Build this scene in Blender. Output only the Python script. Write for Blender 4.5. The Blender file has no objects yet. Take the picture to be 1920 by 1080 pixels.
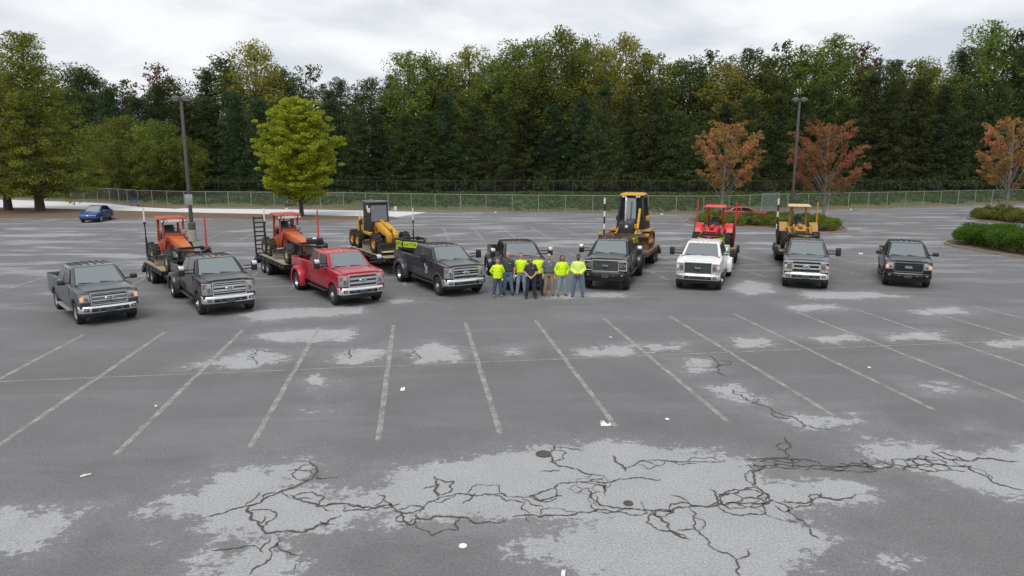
import bpy, bmesh, math, random
import numpy as np
from mathutils import Vector, Matrix, geometry, noise as mnoise

PI = math.pi
R = math.radians
scene = bpy.context.scene
COL = scene.collection
random.seed(7)
rng = np.random.default_rng(7)

# ------------------------------------------------------------------ camera
FPX, CAM_H, HORIZON = 1280.0, 5.8, 303.0
PITCH = math.atan((540 - HORIZON) / FPX)
cam_data = bpy.data.cameras.new('camera')
cam_data.sensor_width = 36.0
cam_data.lens = 36.0 * FPX / 1920.0
cam_data.clip_start = 0.1
cam_data.clip_end = 3000
cam = bpy.data.objects.new('camera', cam_data)
cam.location = (0, 0, CAM_H)
cam.rotation_euler = (PI / 2 - PITCH, 0, 0)
COL.objects.link(cam)
scene.camera = cam

# ------------------------------------------------------------------ sky and sun (overcast)
SUN_EL, SUN_AZ = R(58), R(200)          # azimuth clockwise from +Y: behind the camera
world = bpy.data.worlds.new('World')
scene.world = world
world.use_nodes = True
nt = world.node_tree
nt.nodes.clear()
N = nt.nodes.new
L = nt.links.new
out = N('ShaderNodeOutputWorld')
bg = N('ShaderNodeBackground')
sky = N('ShaderNodeTexSky')
sky.sky_type = 'NISHITA'
sky.sun_disc = False
sky.sun_elevation = SUN_EL
sky.sun_rotation = SUN_AZ
tc = N('ShaderNodeTexCoord')
sep = N('ShaderNodeSeparateXYZ')
L(tc.outputs['Generated'], sep.inputs[0])
absz = N('ShaderNodeMath'); absz.operation = 'ABSOLUTE'
L(sep.outputs['Z'], absz.inputs[0])
addz = N('ShaderNodeMath'); addz.operation = 'ADD'; addz.inputs[1].default_value = 0.22
L(absz.outputs[0], addz.inputs[0])
dvx = N('ShaderNodeMath'); dvx.operation = 'DIVIDE'
L(sep.outputs['X'], dvx.inputs[0]); L(addz.outputs[0], dvx.inputs[1])
dvy = N('ShaderNodeMath'); dvy.operation = 'DIVIDE'
L(sep.outputs['Y'], dvy.inputs[0]); L(addz.outputs[0], dvy.inputs[1])
cmb = N('ShaderNodeCombineXYZ')
L(dvx.outputs[0], cmb.inputs[0]); L(dvy.outputs[0], cmb.inputs[1])
cn = N('ShaderNodeTexNoise')
cn.inputs['Scale'].default_value = 1.5
cn.inputs['Detail'].default_value = 7
cn.inputs['Roughness'].default_value = 0.52
cn.inputs['Distortion'].default_value = 0.35
L(cmb.outputs[0], cn.inputs['Vector'])
cr = N('ShaderNodeValToRGB')
cr.color_ramp.elements[0].position = 0.36
cr.color_ramp.elements[0].color = (5.0, 5.25, 5.7, 1)
cr.color_ramp.elements[1].position = 0.60
cr.color_ramp.elements[1].color = (7.4, 7.45, 7.5, 1)
L(cn.outputs['Fac'], cr.inputs['Fac'])
cm = N('ShaderNodeMixRGB')               # thick cloud with a little of the sky behind it
cm.inputs['Fac'].default_value = 0.93
L(sky.outputs[0], cm.inputs[1])
L(cr.outputs['Color'], cm.inputs[2])
L(cm.outputs[0], bg.inputs['Color'])
bg.inputs['Strength'].default_value = 0.10
L(bg.outputs[0], out.inputs['Surface'])

sun_data = bpy.data.lights.new('sun', 'SUN')
sun_data.energy = 1.5
sun_data.angle = R(35)
sun_data.color = (1.0, 0.97, 0.92)
sun = bpy.data.objects.new('sun', sun_data)
sun.rotation_euler = (PI / 2 - SUN_EL, 0, PI - SUN_AZ + PI * 0)
sd = Vector((math.sin(SUN_AZ) * math.cos(SUN_EL), math.cos(SUN_AZ) * math.cos(SUN_EL), math.sin(SUN_EL)))
sun.rotation_euler = sd.to_track_quat('Z', 'Y').to_euler()
sun.location = sd * 60
COL.objects.link(sun)

scene.view_settings.view_transform = 'Standard'
scene.view_settings.look = 'None'
scene.view_settings.exposure = 0.45
scene.view_settings.gamma = 1.0
scene.view_settings.use_curve_mapping = False

# ------------------------------------------------------------------ helpers
def at(px, py, z=0.0):
    """point of the place (metres) that lies under a pixel of the photograph, at height z"""
    c, s = math.cos(PITCH), math.sin(PITCH)
    u, v = px - 960, 540 - py
    d = Vector((u, FPX * c + v * s, -FPX * s + v * c))
    t = (z - CAM_H) / d.z
    return Vector((d.x * t, d.y * t, z))

def tag(o, label=None, cat=None, group=None, kind=None):
    if label: o['label'] = label
    if cat: o['category'] = cat
    if group: o['group'] = group
    if kind: o['kind'] = kind
    return o

def empty(name, loc=(0, 0, 0), rz=0.0, label=None, cat=None, group=None):
    o = bpy.data.objects.new(name, None)
    o.empty_display_size = 0.3
    o.location = loc
    o.rotation_euler = (0, 0, rz)
    COL.objects.link(o)
    return tag(o, label, cat, group)

def link(name, mesh, mat=None, parent=None, loc=None, rot=None, scale=None):
    o = bpy.data.objects.new(name, mesh)
    COL.objects.link(o)
    if parent is not None: o.parent = parent
    if loc is not None: o.location = loc
    if rot is not None: o.rotation_euler = rot
    if scale is not None: o.scale = scale
    if mat is not None:
        if len(mesh.materials) == 0:
            mesh.materials.append(mat)
        o.material_slots[0].link = 'OBJECT'
        o.material_slots[0].material = mat
    return o

class MB:
    """collects shapes; mesh() turns them into one mesh"""
    def __init__(s): s.v = []; s.f = []
    def add(s, vs, fs):
        b = len(s.v)
        s.v += [tuple(v) for v in vs]
        s.f += [tuple(i + b for i in f) for f in fs]
        return s
    def box(s, x0, x1, y0, y1, z0, z1):
        return s.add([(x0,y0,z0),(x1,y0,z0),(x1,y1,z0),(x0,y1,z0),(x0,y0,z1),(x1,y0,z1),(x1,y1,z1),(x0,y1,z1)],
                     [(0,3,2,1),(4,5,6,7),(0,1,5,4),(1,2,6,5),(2,3,7,6),(3,0,4,7)])
    def cbox(s, c, size):
        x, y, z = c; a, b, d = size[0]/2, size[1]/2, size[2]/2
        return s.box(x-a, x+a, y-b, y+b, z-d, z+d)
    def hexa(s, p):      # eight corners: 0-3 bottom ring, 4-7 top ring
        return s.add(p, [(0,3,2,1),(4,5,6,7),(0,1,5,4),(1,2,6,5),(2,3,7,6),(3,0,4,7)])
    def prism(s, poly, axis, a, b):
        """2D polygon swept along an axis; axis 'y': poly is (x,z); 'x': (y,z); 'z': (x,y)"""
        n = len(poly)
        def P(p, t):
            return (p[0], t, p[1]) if axis == 'y' else (t, p[0], p[1]) if axis == 'x' else (p[0], p[1], t)
        ar = sum(poly[i][0]*poly[(i+1)%n][1] - poly[(i+1)%n][0]*poly[i][1] for i in range(n))
        if (ar < 0) != (axis == 'y'): poly = poly[::-1]
        vs = [P(p, a) for p in poly] + [P(p, b) for p in poly]
        fs = [tuple(range(n-1, -1, -1)), tuple(range(n, 2*n))]
        fs += [(i, (i+1) % n, n + (i+1) % n, n + i) for i in range(n)]
        return s.add(vs, fs)
    def bar(s, p0, p1, w, h=None):
        """square bar between two points"""
        h = h or w
        p0, p1 = Vector(p0), Vector(p1)
        d = (p1 - p0).normalized()
        up = Vector((0, 0, 1)) if abs(d.z) < 0.95 else Vector((1, 0, 0))
        a = d.cross(up).normalized() * w / 2
        b = a.cross(d).normalized() * h / 2
        return s.hexa([p0-a-b, p0+a-b, p1+a-b, p1-a-b, p0-a+b, p0+a+b, p1+a+b, p1-a+b])
    def tube(s, pts, rad, n=8, caps=True):
        pts = [Vector(p) for p in pts]
        rad = rad if isinstance(rad, (list, tuple)) else [rad] * len(pts)
        b = len(s.v)
        ref = None
        for i, p in enumerate(pts):
            d = (pts[min(i+1, len(pts)-1)] - pts[max(i-1, 0)])
            d = d.normalized() if d.length > 1e-9 else Vector((0, 0, 1))
            if ref is None:
                ref = d.orthogonal().normalized()
            u = (ref - d * ref.dot(d))
            u = u.normalized() if u.length > 1e-6 else d.orthogonal().normalized()
            ref = u
            w = d.cross(u)
            for k in range(n):
                t = 2 * PI * k / n
                s.v.append(tuple(p + (u * math.cos(t) + w * math.sin(t)) * rad[i]))
        for i in range(len(pts) - 1):
            for k in range(n):
                k2 = (k + 1) % n
                s.f.append((b+i*n+k, b+i*n+k2, b+(i+1)*n+k2, b+(i+1)*n+k))
        if caps:
            s.f.append(tuple(b + k for k in range(n-1, -1, -1)))
            s.f.append(tuple(b + (len(pts)-1)*n + k for k in range(n)))
        return s
    def lathe(s, prof, axis='y', c=(0, 0, 0), n=24, closed=False):
        """profile of (radius, along) turned about an axis through c"""
        b = len(s.v); m = len(prof)
        for k in range(n):
            t = 2 * PI * k / n
            for r, a in prof:
                x, y = r * math.cos(t), r * math.sin(t)
                q = (x, a, y) if axis == 'y' else (a, x, y) if axis == 'x' else (x, y, a)
                s.v.append((q[0]+c[0], q[1]+c[1], q[2]+c[2]))
        for k in range(n):
            k2 = (k + 1) % n
            for i in range(m if closed else m - 1):
                i2 = (i + 1) % m
                f = (b+k*m+i, b+k*m+i2, b+k2*m+i2, b+k2*m+i)
                s.f.append(f if axis != 'y' else f[::-1])
        if not closed:
            for i in (0, m-1):
                if prof[i][0] > 1e-6:
                    s.f.append(tuple(b + k*m + i for k in range(n)))
        return s
    def ell(s, c, r, n=12, m=8):
        """ellipsoid"""
        b = len(s.v)
        for j in range(m + 1):
            ph = PI * j / m
            for i in range(n):
                t = 2 * PI * i / n
                s.v.append((c[0]+r[0]*math.sin(ph)*math.cos(t), c[1]+r[1]*math.sin(ph)*math.sin(t), c[2]+r[2]*math.cos(ph)))
        for j in range(m):
            for i in range(n):
                i2 = (i + 1) % n
                s.f.append((b+j*n+i, b+(j+1)*n+i, b+(j+1)*n+i2, b+j*n+i2))
        return s
    def panel(s, q, u0, u1, v0, v1, off=0.004, th=0.012):
        """slab on a quad q = bottom-a, bottom-b, top-b, top-a; stands off along the quad's normal"""
        q = [Vector(p) for p in q]
        def P(u, v):
            return (q[0].lerp(q[1], u)).lerp(q[3].lerp(q[2], u), v)
        nrm = (q[1]-q[0]).cross(q[3]-q[0]).normalized()
        c = [P(u0,v0), P(u1,v0), P(u1,v1), P(u0,v1)]
        return s.hexa([p + nrm*(off-th) for p in c] + [p + nrm*off for p in c])
    def mesh(s, name, bevel=0.0, seg=2, smooth=True, ang=35, fix=True):
        me = bpy.data.meshes.new(name)
        me.from_pydata(s.v, [], s.f)
        if fix or bevel:
            bm = bmesh.new(); bm.from_mesh(me)
            if fix:
                bmesh.ops.remove_doubles(bm, verts=bm.verts, dist=1e-5)
                bmesh.ops.recalc_face_normals(bm, faces=bm.faces)
            if bevel:
                es = [e for e in bm.edges if len(e.link_faces) == 2 and e.calc_face_angle(0) > R(28)]
                bmesh.ops.bevel(bm, geom=es, offset=bevel, segments=seg, affect='EDGES', profile=0.5, clamp_overlap=True)
            bm.to_mesh(me); bm.free()
        if smooth:
            me.polygons.foreach_set('use_smooth', [True] * len(me.polygons))
            me.set_sharp_from_angle(angle=R(ang))
        me.update()
        return me

CACHE = {}
def cached(key, fn):
    if key not in CACHE: CACHE[key] = fn()
    return CACHE[key]

def text_mesh(body, size, depth=0.004, width=None):
    key = ('text', body, size)
    if key in CACHE: return CACHE[key]
    cu = bpy.data.curves.new('lettering', 'FONT')
    cu.body = body; cu.size = size; cu.extrude = depth / 2
    cu.align_x = 'CENTER'; cu.align_y = 'CENTER'; cu.resolution_u = 3
    o = bpy.data.objects.new('lettering', cu); COL.objects.link(o)
    dg = bpy.context.evaluated_depsgraph_get()
    me = bpy.data.meshes.new_from_object(o.evaluated_get(dg))
    bpy.data.objects.remove(o); bpy.data.curves.remove(cu)
    CACHE[key] = me
    return me

def frame_matrix(origin, xdir, zdir):
    """text frame: x along xdir, text normal along zdir"""
    x = Vector(xdir).normalized(); z = Vector(zdir).normalized(); y = z.cross(x)
    m = Matrix((x, y, z)).transposed().to_4x4(); m.translation = Vector(origin)
    return m

def fast_mesh(name, V, Q):
    me = bpy.data.meshes.new(name)
    nv, nf = len(V), len(Q)
    k = Q.shape[1]
    me.vertices.add(nv); me.vertices.foreach_set('co', V.astype(np.float32).ravel())
    me.loops.add(nf * k); me.loops.foreach_set('vertex_index', Q.astype(np.int32).ravel())
    me.polygons.add(nf)
    me.polygons.foreach_set('loop_start', np.arange(0, nf * k, k, dtype=np.int32))
    me.update(calc_edges=True)
    return me

# ------------------------------------------------------------------ materials
def new_mat(name):
    m = bpy.data.materials.new(name)
    m.use_nodes = True
    t = m.node_tree
    b = t.nodes['Principled BSDF']
    return m, t, b

def nd(t, typ, **kw):
    n = t.nodes.new(typ)
    for k, v in kw.items():
        if k in n.inputs: n.inputs[k].default_value = v
        else: setattr(n, k, v)
    return n

def plain(name, col, rough=0.5, metal=0.0, dirt=0.12, scale=9.0, coat=0.0, emit=None, spec=None, bump=0.0, bscale=60):
    """principled with uneven grime so that no surface is one flat tone"""
    m, t, b = new_mat(name)
    tcn = nd(t, 'ShaderNodeTexCoord')
    nz = nd(t, 'ShaderNodeTexNoise', Scale=scale, Detail=5.0, Roughness=0.6)
    t.links.new(tcn.outputs['Object'], nz.inputs['Vector'])
    mx = nd(t, 'ShaderNodeMixRGB')
    d = tuple(c * (1 - dirt * 2.2) for c in col)
    e = tuple(min(1, c * (1 + dirt)) for c in col)
    mx.inputs[1].default_value = (*d, 1); mx.inputs[2].default_value = (*e, 1)
    t.links.new(nz.outputs['Fac'], mx.inputs['Fac'])
    t.links.new(mx.outputs[0], b.inputs['Base Color'])
    mr = nd(t, 'ShaderNodeMapRange')
    mr.inputs['To Min'].default_value = max(0.02, rough - 0.08); mr.inputs['To Max'].default_value = min(1, rough + 0.12)
    t.links.new(nz.outputs['Fac'], mr.inputs['Value'])
    t.links.new(mr.outputs[0], b.inputs['Roughness'])
    b.inputs['Metallic'].default_value = metal
    b.inputs['Coat Weight'].default_value = coat
    b.inputs['Coat Roughness'].default_value = 0.05
    if spec is not None: b.inputs['IOR'].default_value = spec
    if emit:
        b.inputs['Emission Color'].default_value = (*emit[0], 1); b.inputs['Emission Strength'].default_value = emit[1]
    if bump:
        bn = nd(t, 'ShaderNodeTexNoise', Scale=bscale, Detail=4.0)
        t.links.new(tcn.outputs['Object'], bn.inputs['Vector'])
        bp = nd(t, 'ShaderNodeBump', Strength=bump, Distance=0.02)
        t.links.new(bn.outputs['Fac'], bp.inputs['Height'])
        t.links.new(bp.outputs[0], b.inputs['Normal'])
    return m

M = {}
M['rubber'] = plain('rubber', (0.022, 0.022, 0.023), 0.75, dirt=0.3)
M['rubber_dusty'] = plain('rubber_dusty', (0.060, 0.056, 0.052), 0.85, dirt=0.3)
M['black_plastic'] = plain('black_plastic', (0.018, 0.018, 0.019), 0.45)
M['chassis'] = plain('chassis', (0.012, 0.012, 0.012), 0.8, dirt=0.3)
M['chrome'] = plain('chrome', (0.80, 0.81, 0.82), 0.20, metal=0.82, dirt=0.06)
M['steel_rim'] = plain('steel_rim', (0.62, 0.63, 0.64), 0.28, metal=0.9, dirt=0.1)
M['cream_rim'] = plain('cream_rim', (0.42, 0.37, 0.27), 0.6, dirt=0.25)
M['grey_trim'] = plain('grey_trim', (0.16, 0.165, 0.17), 0.4, metal=0.3)
M['glass'] = plain('glass', (0.10, 0.125, 0.13), 0.05, dirt=0.12, coat=1.0, spec=2.5)  # base colour lightened to stand in for sky reflection and interior haze
M['side_glass'] = plain('side_glass', (0.008, 0.009, 0.010), 0.12, coat=0.0, spec=1.28)
M['lens'] = plain('lens', (0.40, 0.41, 0.43), 0.15, metal=0.2, coat=1.0, dirt=0.38, scale=22)
M['smoked_lens'] = plain('smoked_lens', (0.05, 0.05, 0.055), 0.12, coat=1.0, dirt=0.3, scale=22)
M['amber_lit'] = plain('amber_lit', (0.70, 0.38, 0.19), 0.3, emit=((1.0, 0.52, 0.27), 0.30))
M['amber'] = plain('amber', (0.42, 0.20, 0.08), 0.3)
M['red_lens'] = plain('red_lens', (0.5, 0.02, 0.015), 0.25)
M['white_lens'] = plain('white_lens', (0.75, 0.75, 0.72), 0.25)
M['emblem_blue'] = plain('emblem_blue', (0.02, 0.05, 0.16), 0.25, coat=0.5)
M['plate'] = plain('plate', (0.05, 0.075, 0.085), 0.4)
M['white_paint'] = plain('white_paint', (0.72, 0.72, 0.70), 0.5)
def paint(name, col, rough=0.30, metal=0.0, coat=0.5, dirt=0.08):
    return plain(name, col, rough, metal, dirt, 3.0, coat, spec=1.38)
M['p_grey'] = paint('paint_magnetic_grey', (0.075, 0.080, 0.088), metal=0.25)
M['p_darkbrown'] = paint('paint_dark_brown_grey', (0.026, 0.025, 0.029), metal=0.15)
M['p_red'] = paint('paint_red', (0.40, 0.016, 0.035), metal=0.1)
M['p_charcoal'] = paint('paint_charcoal', (0.046, 0.045, 0.052), metal=0.2)
M['p_black'] = paint('paint_black', (0.011, 0.011, 0.013))
M['p_white'] = paint('paint_white', (0.78, 0.78, 0.77), rough=0.32)
M['p_steel'] = paint('paint_steel_grey', (0.075, 0.083, 0.095), metal=0.25)
M['p_blue'] = paint('paint_blue', (0.012, 0.055, 0.21), metal=0.2)
M['p_cherry'] = paint('paint_cherry', (0.42, 0.012, 0.035), metal=0.1)
M['orange_red'] = plain('orange_red_machine', (0.46, 0.075, 0.035), 0.55, dirt=0.36, coat=0.05)
M['orange'] = plain('orange_machine', (0.60, 0.14, 0.028), 0.5, dirt=0.30, coat=0.1)
M['yellow'] = plain('yellow_machine', (0.64, 0.33, 0.016), 0.45, dirt=0.24, coat=0.15)
M['ochre'] = plain('ochre_machine', (0.46, 0.25, 0.06), 0.6, dirt=0.25)
M['tan_top'] = plain('tan_top', (0.62, 0.47, 0.26), 0.6, dirt=0.15)
M['machine_red'] = plain('machine_red', (0.60, 0.022, 0.025), 0.42, dirt=0.14, coat=0.15)
M['fabric_black'] = plain('black_vinyl', (0.02, 0.02, 0.022), 0.55, dirt=0.25, bump=0.3, bscale=8)
M['clear_vinyl'] = plain('clear_vinyl', (0.16, 0.17, 0.20), 0.2, dirt=0.3, scale=4, coat=0.4)
M['steel_blade'] = plain('steel_blade', (0.30, 0.27, 0.24), 0.45, metal=0.5, dirt=0.3)
M['dull_steel'] = plain('dull_steel', (0.34, 0.34, 0.34), 0.55, metal=0.4, dirt=0.25)
M['galv'] = plain('galvanised', (0.40, 0.42, 0.41), 0.5, metal=0.4, dirt=0.15)
M['pole_brown'] = plain('pole_brown', (0.085, 0.08, 0.078), 0.55, dirt=0.2)
M['trailer_black'] = plain('trailer_black', (0.018, 0.018, 0.019), 0.5, dirt=0.3)
M['trailer_tan'] = plain('trailer_tan', (0.40, 0.24, 0.11), 0.6, dirt=0.3)
M['gator_green'] = plain('sign_yellow_green', (0.55, 0.72, 0.05), 0.4, dirt=0.1)
M['sticker_white'] = plain('sticker_white', (0.70, 0.71, 0.72), 0.45, dirt=0.1)
M['dull_white'] = plain('dull_white', (0.42, 0.44, 0.46), 0.5, dirt=0.2)
M['pole_red'] = plain('pole_red', (0.65, 0.035, 0.03), 0.5)
M['pole_amber'] = plain('pole_amber', (0.62, 0.27, 0.03), 0.5)
M['rust'] = plain('rust', (0.16, 0.075, 0.04), 0.85, dirt=0.35)
M['concrete_base'] = plain('concrete_base', (0.40, 0.36, 0.29), 0.9, dirt=0.3, bump=0.3)

def wood_mat():
    m, t, b = new_mat('deck_wood')
    tcn = nd(t, 'ShaderNodeTexCoord')
    mp = nd(t, 'ShaderNodeMapping'); mp.inputs['Scale'].default_value = (1.2, 14, 14)
    t.links.new(tcn.outputs['Object'], mp.inputs[0])
    nz = nd(t, 'ShaderNodeTexNoise', Scale=2.5, Detail=6.0, Roughness=0.65)
    t.links.new(mp.outputs[0], nz.inputs['Vector'])
    oi = nd(t, 'ShaderNodeObjectInfo')
    cr_ = nd(t, 'ShaderNodeValToRGB')
    cr_.color_ramp.elements[0].color = (0.16, 0.115, 0.075, 1)
    cr_.color_ramp.elements[1].color = (0.42, 0.33, 0.225, 1)
    mul = nd(t, 'ShaderNodeMath', operation='MULTIPLY_ADD'); mul.inputs[1].default_value = 0.35
    t.links.new(oi.outputs['Random'], mul.inputs[0]); t.links.new(nz.outputs['Fac'], mul.inputs[2])
    sb = nd(t, 'ShaderNodeMath', operation='SUBTRACT'); sb.inputs[1].default_value = 0.15
    t.links.new(mul.outputs[0], sb.inputs[0])
    t.links.new(sb.outputs[0], cr_.inputs['Fac'])
    t.links.new(cr_.outputs[0], b.inputs['Base Color'])
    b.inputs['Roughness'].default_value = 0.85
    return m
M['wood'] = wood_mat()

# ================================================================== GROUND
ROW = R(8.0)                                   # the parking rows run 8 degrees off the picture plane
RU = Vector((math.cos(ROW), math.sin(ROW), 0)) # along a row
RV = Vector((-math.sin(ROW), math.cos(ROW), 0))# along a stall line

KERB_PX = [(0, 373), (100, 376.5), (200, 380.5), (240, 385), (330, 389.5), (560, 392), (640, 393), (800, 397), (960, 399.5),
           (1080, 401), (1200, 402), (1300, 403), (1380, 402), (1458, 397.5), (1560, 394.5), (1650, 392), (1780, 388), (1920, 384)]
_k = [at(*p) for p in KERB_PX]
KX = np.array([-300, -160] + [p.x for p in _k] + [140, 300])
KY = np.array([_k[0].y + 30, _k[0].y + 12] + [p.y for p in _k] + [_k[-1].y + 8, _k[-1].y + 14])
def yk(x): return np.interp(x, KX, KY)

def poly_sdf(P, poly):
    """signed distance, positive inside"""
    poly = np.asarray(poly); n = len(poly)
    d2 = np.full(len(P), 1e9); inside = np.zeros(len(P), bool)
    for i in range(n):
        a, b = poly[i], poly[(i + 1) % n]
        e = b - a; w = P - a
        t = np.clip((w @ e) / max(e @ e, 1e-9), 0, 1)
        q = w - t[:, None] * e
        d2 = np.minimum(d2, (q * q).sum(1))
        c = (a[1] > P[:, 1]) != (b[1] > P[:, 1])
        with np.errstate(divide='ignore', invalid='ignore'):
            xi = a[0] + (P[:, 1] - a[1]) * (b[0] - a[0]) / (b[1] - a[1] if b[1] != a[1] else 1e-9)
        inside ^= c & (P[:, 0] < xi)
    d = np.sqrt(d2)
    return np.where(inside, d, -d)

WORN_PX = [   # where the seal coat has worn off, outlines on the photograph
 [(255,960),(370,920),(415,880),(470,873),(500,885),(560,858),(588,860),(580,900),(560,912),(640,925),(700,915),(740,880),(800,870),(860,868),(900,850),(1000,840),(1100,828),(1240,835),(1340,850),(1400,862),(1440,890),(1420,905),(1500,900),(1600,905),(1640,930),(1560,945),(1490,960),(1530,990),(1560,1010),(1500,1060),(1480,1100),(1150,1100),(1080,1070),(960,1040),(985,1012),(1080,990),(1130,982),(1060,972),(960,978),(860,975),(800,968),(745,985),(710,960),(660,965),(640,990),(540,998),(530,1020),(565,1050),(560,1100),(440,1100),(400,1060),(460,1020),(420,1000),(380,985),(330,970)],
 [(-40,962),(120,957),(175,955),(130,975),(120,1000),(70,1025),(-40,1030)],
 [(1600,840),(1640,825),(1700,830),(1800,850),(1870,840),(1990,825),(1990,930),(1880,930),(1800,915),(1720,880),(1650,870)],
 [(1455,785),(1520,778),(1600,775),(1632,797),(1510,804)],
 [(1320,722),(1390,715),(1420,740),(1470,745),(1440,762),(1360,755)],
 [(425,590),(480,578),(690,572),(695,590),(560,600),(470,606)],
 [(465,632),(520,620),(680,615),(660,640),(540,642)],
 [(340,690),(400,670),(490,652),(560,670),(480,695)],
 [(590,680),(640,655),(735,645),(725,680),(660,690)],
 [(765,658),(800,640),(868,655),(868,675),(780,682)],
 [(560,712),(600,695),(635,725),(600,742)],
 [(930,652),(985,648),(990,668),(935,672)],
 [(1070,655),(1190,643),(1180,668),(1080,668)],
 [(1205,645),(1290,642),(1285,660),(1215,662)],
 [(1262,672),(1340,668),(1360,700),(1275,708)],
 [(1370,635),(1440,632),(1450,650),(1380,652)],
 [(1500,632),(1590,625),(1640,640),(1560,646)],
 [(1640,622),(1780,618),(1790,640),(1660,642)],
 [(1470,572),(1560,570),(1590,580),(1500,584)],
 [(1690,580),(1800,574),(1830,590),(1730,592)],
 [(1350,536),(1400,524),(1460,532),(1462,552),(1400,556)],
 [(1500,545),(1640,548),(1700,556),(1600,562),(1510,560)],
 [(1010,545),(1190,548),(1180,558),(1030,560)],
 [(1790,800),(1840,795),(1850,808),(1800,812)],
 [(1720,718),(1790,722),(1800,738),(1740,736)],
 [(560,770),(640,768),(630,776),(570,778)],
 [(225,1020),(300,1008),(340,1022),(280,1040)], [(380,1040),(460,1025),(560,1040),(580,1100),(330,1100)], [(1590,1040),(1700,1030),(1760,1060),(1640,1075)], [(1060,930),(1130,925),(1120,940),(1070,942)], [(1840,640),(1930,632),(1940,650),(1860,652)], [(330,905),(365,898),(375,905),(345,912)], [(700,560),(760,556),(800,566),(730,572)],
]
def build_lot():
    xs = np.unique(np.concatenate([np.arange(-170, -26, 6.0), np.arange(-26, 30, 0.2), np.arange(30, 171, 6.0)]))
    ys = np.unique(np.concatenate([np.arange(-30, 8, 4.0), np.arange(8, 36, 0.2), np.arange(36, 62, 1.0)]))
    ts = np.linspace(0, 1, 14)[1:]
    nx = len(xs)
    X = np.tile(xs, len(ys) + len(ts)); 
    Y = np.concatenate([np.repeat(ys, nx)] + [61 + (yk(xs) + 0.05 - 61) * t for t in ts])
    V = np.stack([X, Y, np.zeros_like(X)], 1)
    ny = len(ys) + len(ts)
    i, j = np.meshgrid(np.arange(nx - 1), np.arange(ny - 1))
    a = (j * nx + i).ravel()
    Q = np.stack([a, a + 1, a + nx + 1, a + nx], 1)
    me = fast_mesh('parking_lot', V, Q)
    sd = np.full(len(V), -1.5)
    near = (np.abs(X - 2) < 30) & (Y > 7) & (Y < 37)
    P = V[near][:, :2]
    best = np.full(len(P), -1.5)
    for ip, pl in enumerate(WORN_PX):
        pts = [at(px, py) for px, py in pl]
        less = 0.0 if ip < 3 else 0.08 + 0.12 * (ip % 3)          # the small patches are only half bare
        best = np.maximum(best, poly_sdf(P, [(p.x, p.y) for p in pts]) - less)
    sd[near] = np.clip(best, -1.5, 1.5)
    at_ = me.attributes.new('worn', 'FLOAT', 'POINT')
    at_.data.foreach_set('value', sd.astype(np.float32))
    return me

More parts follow.
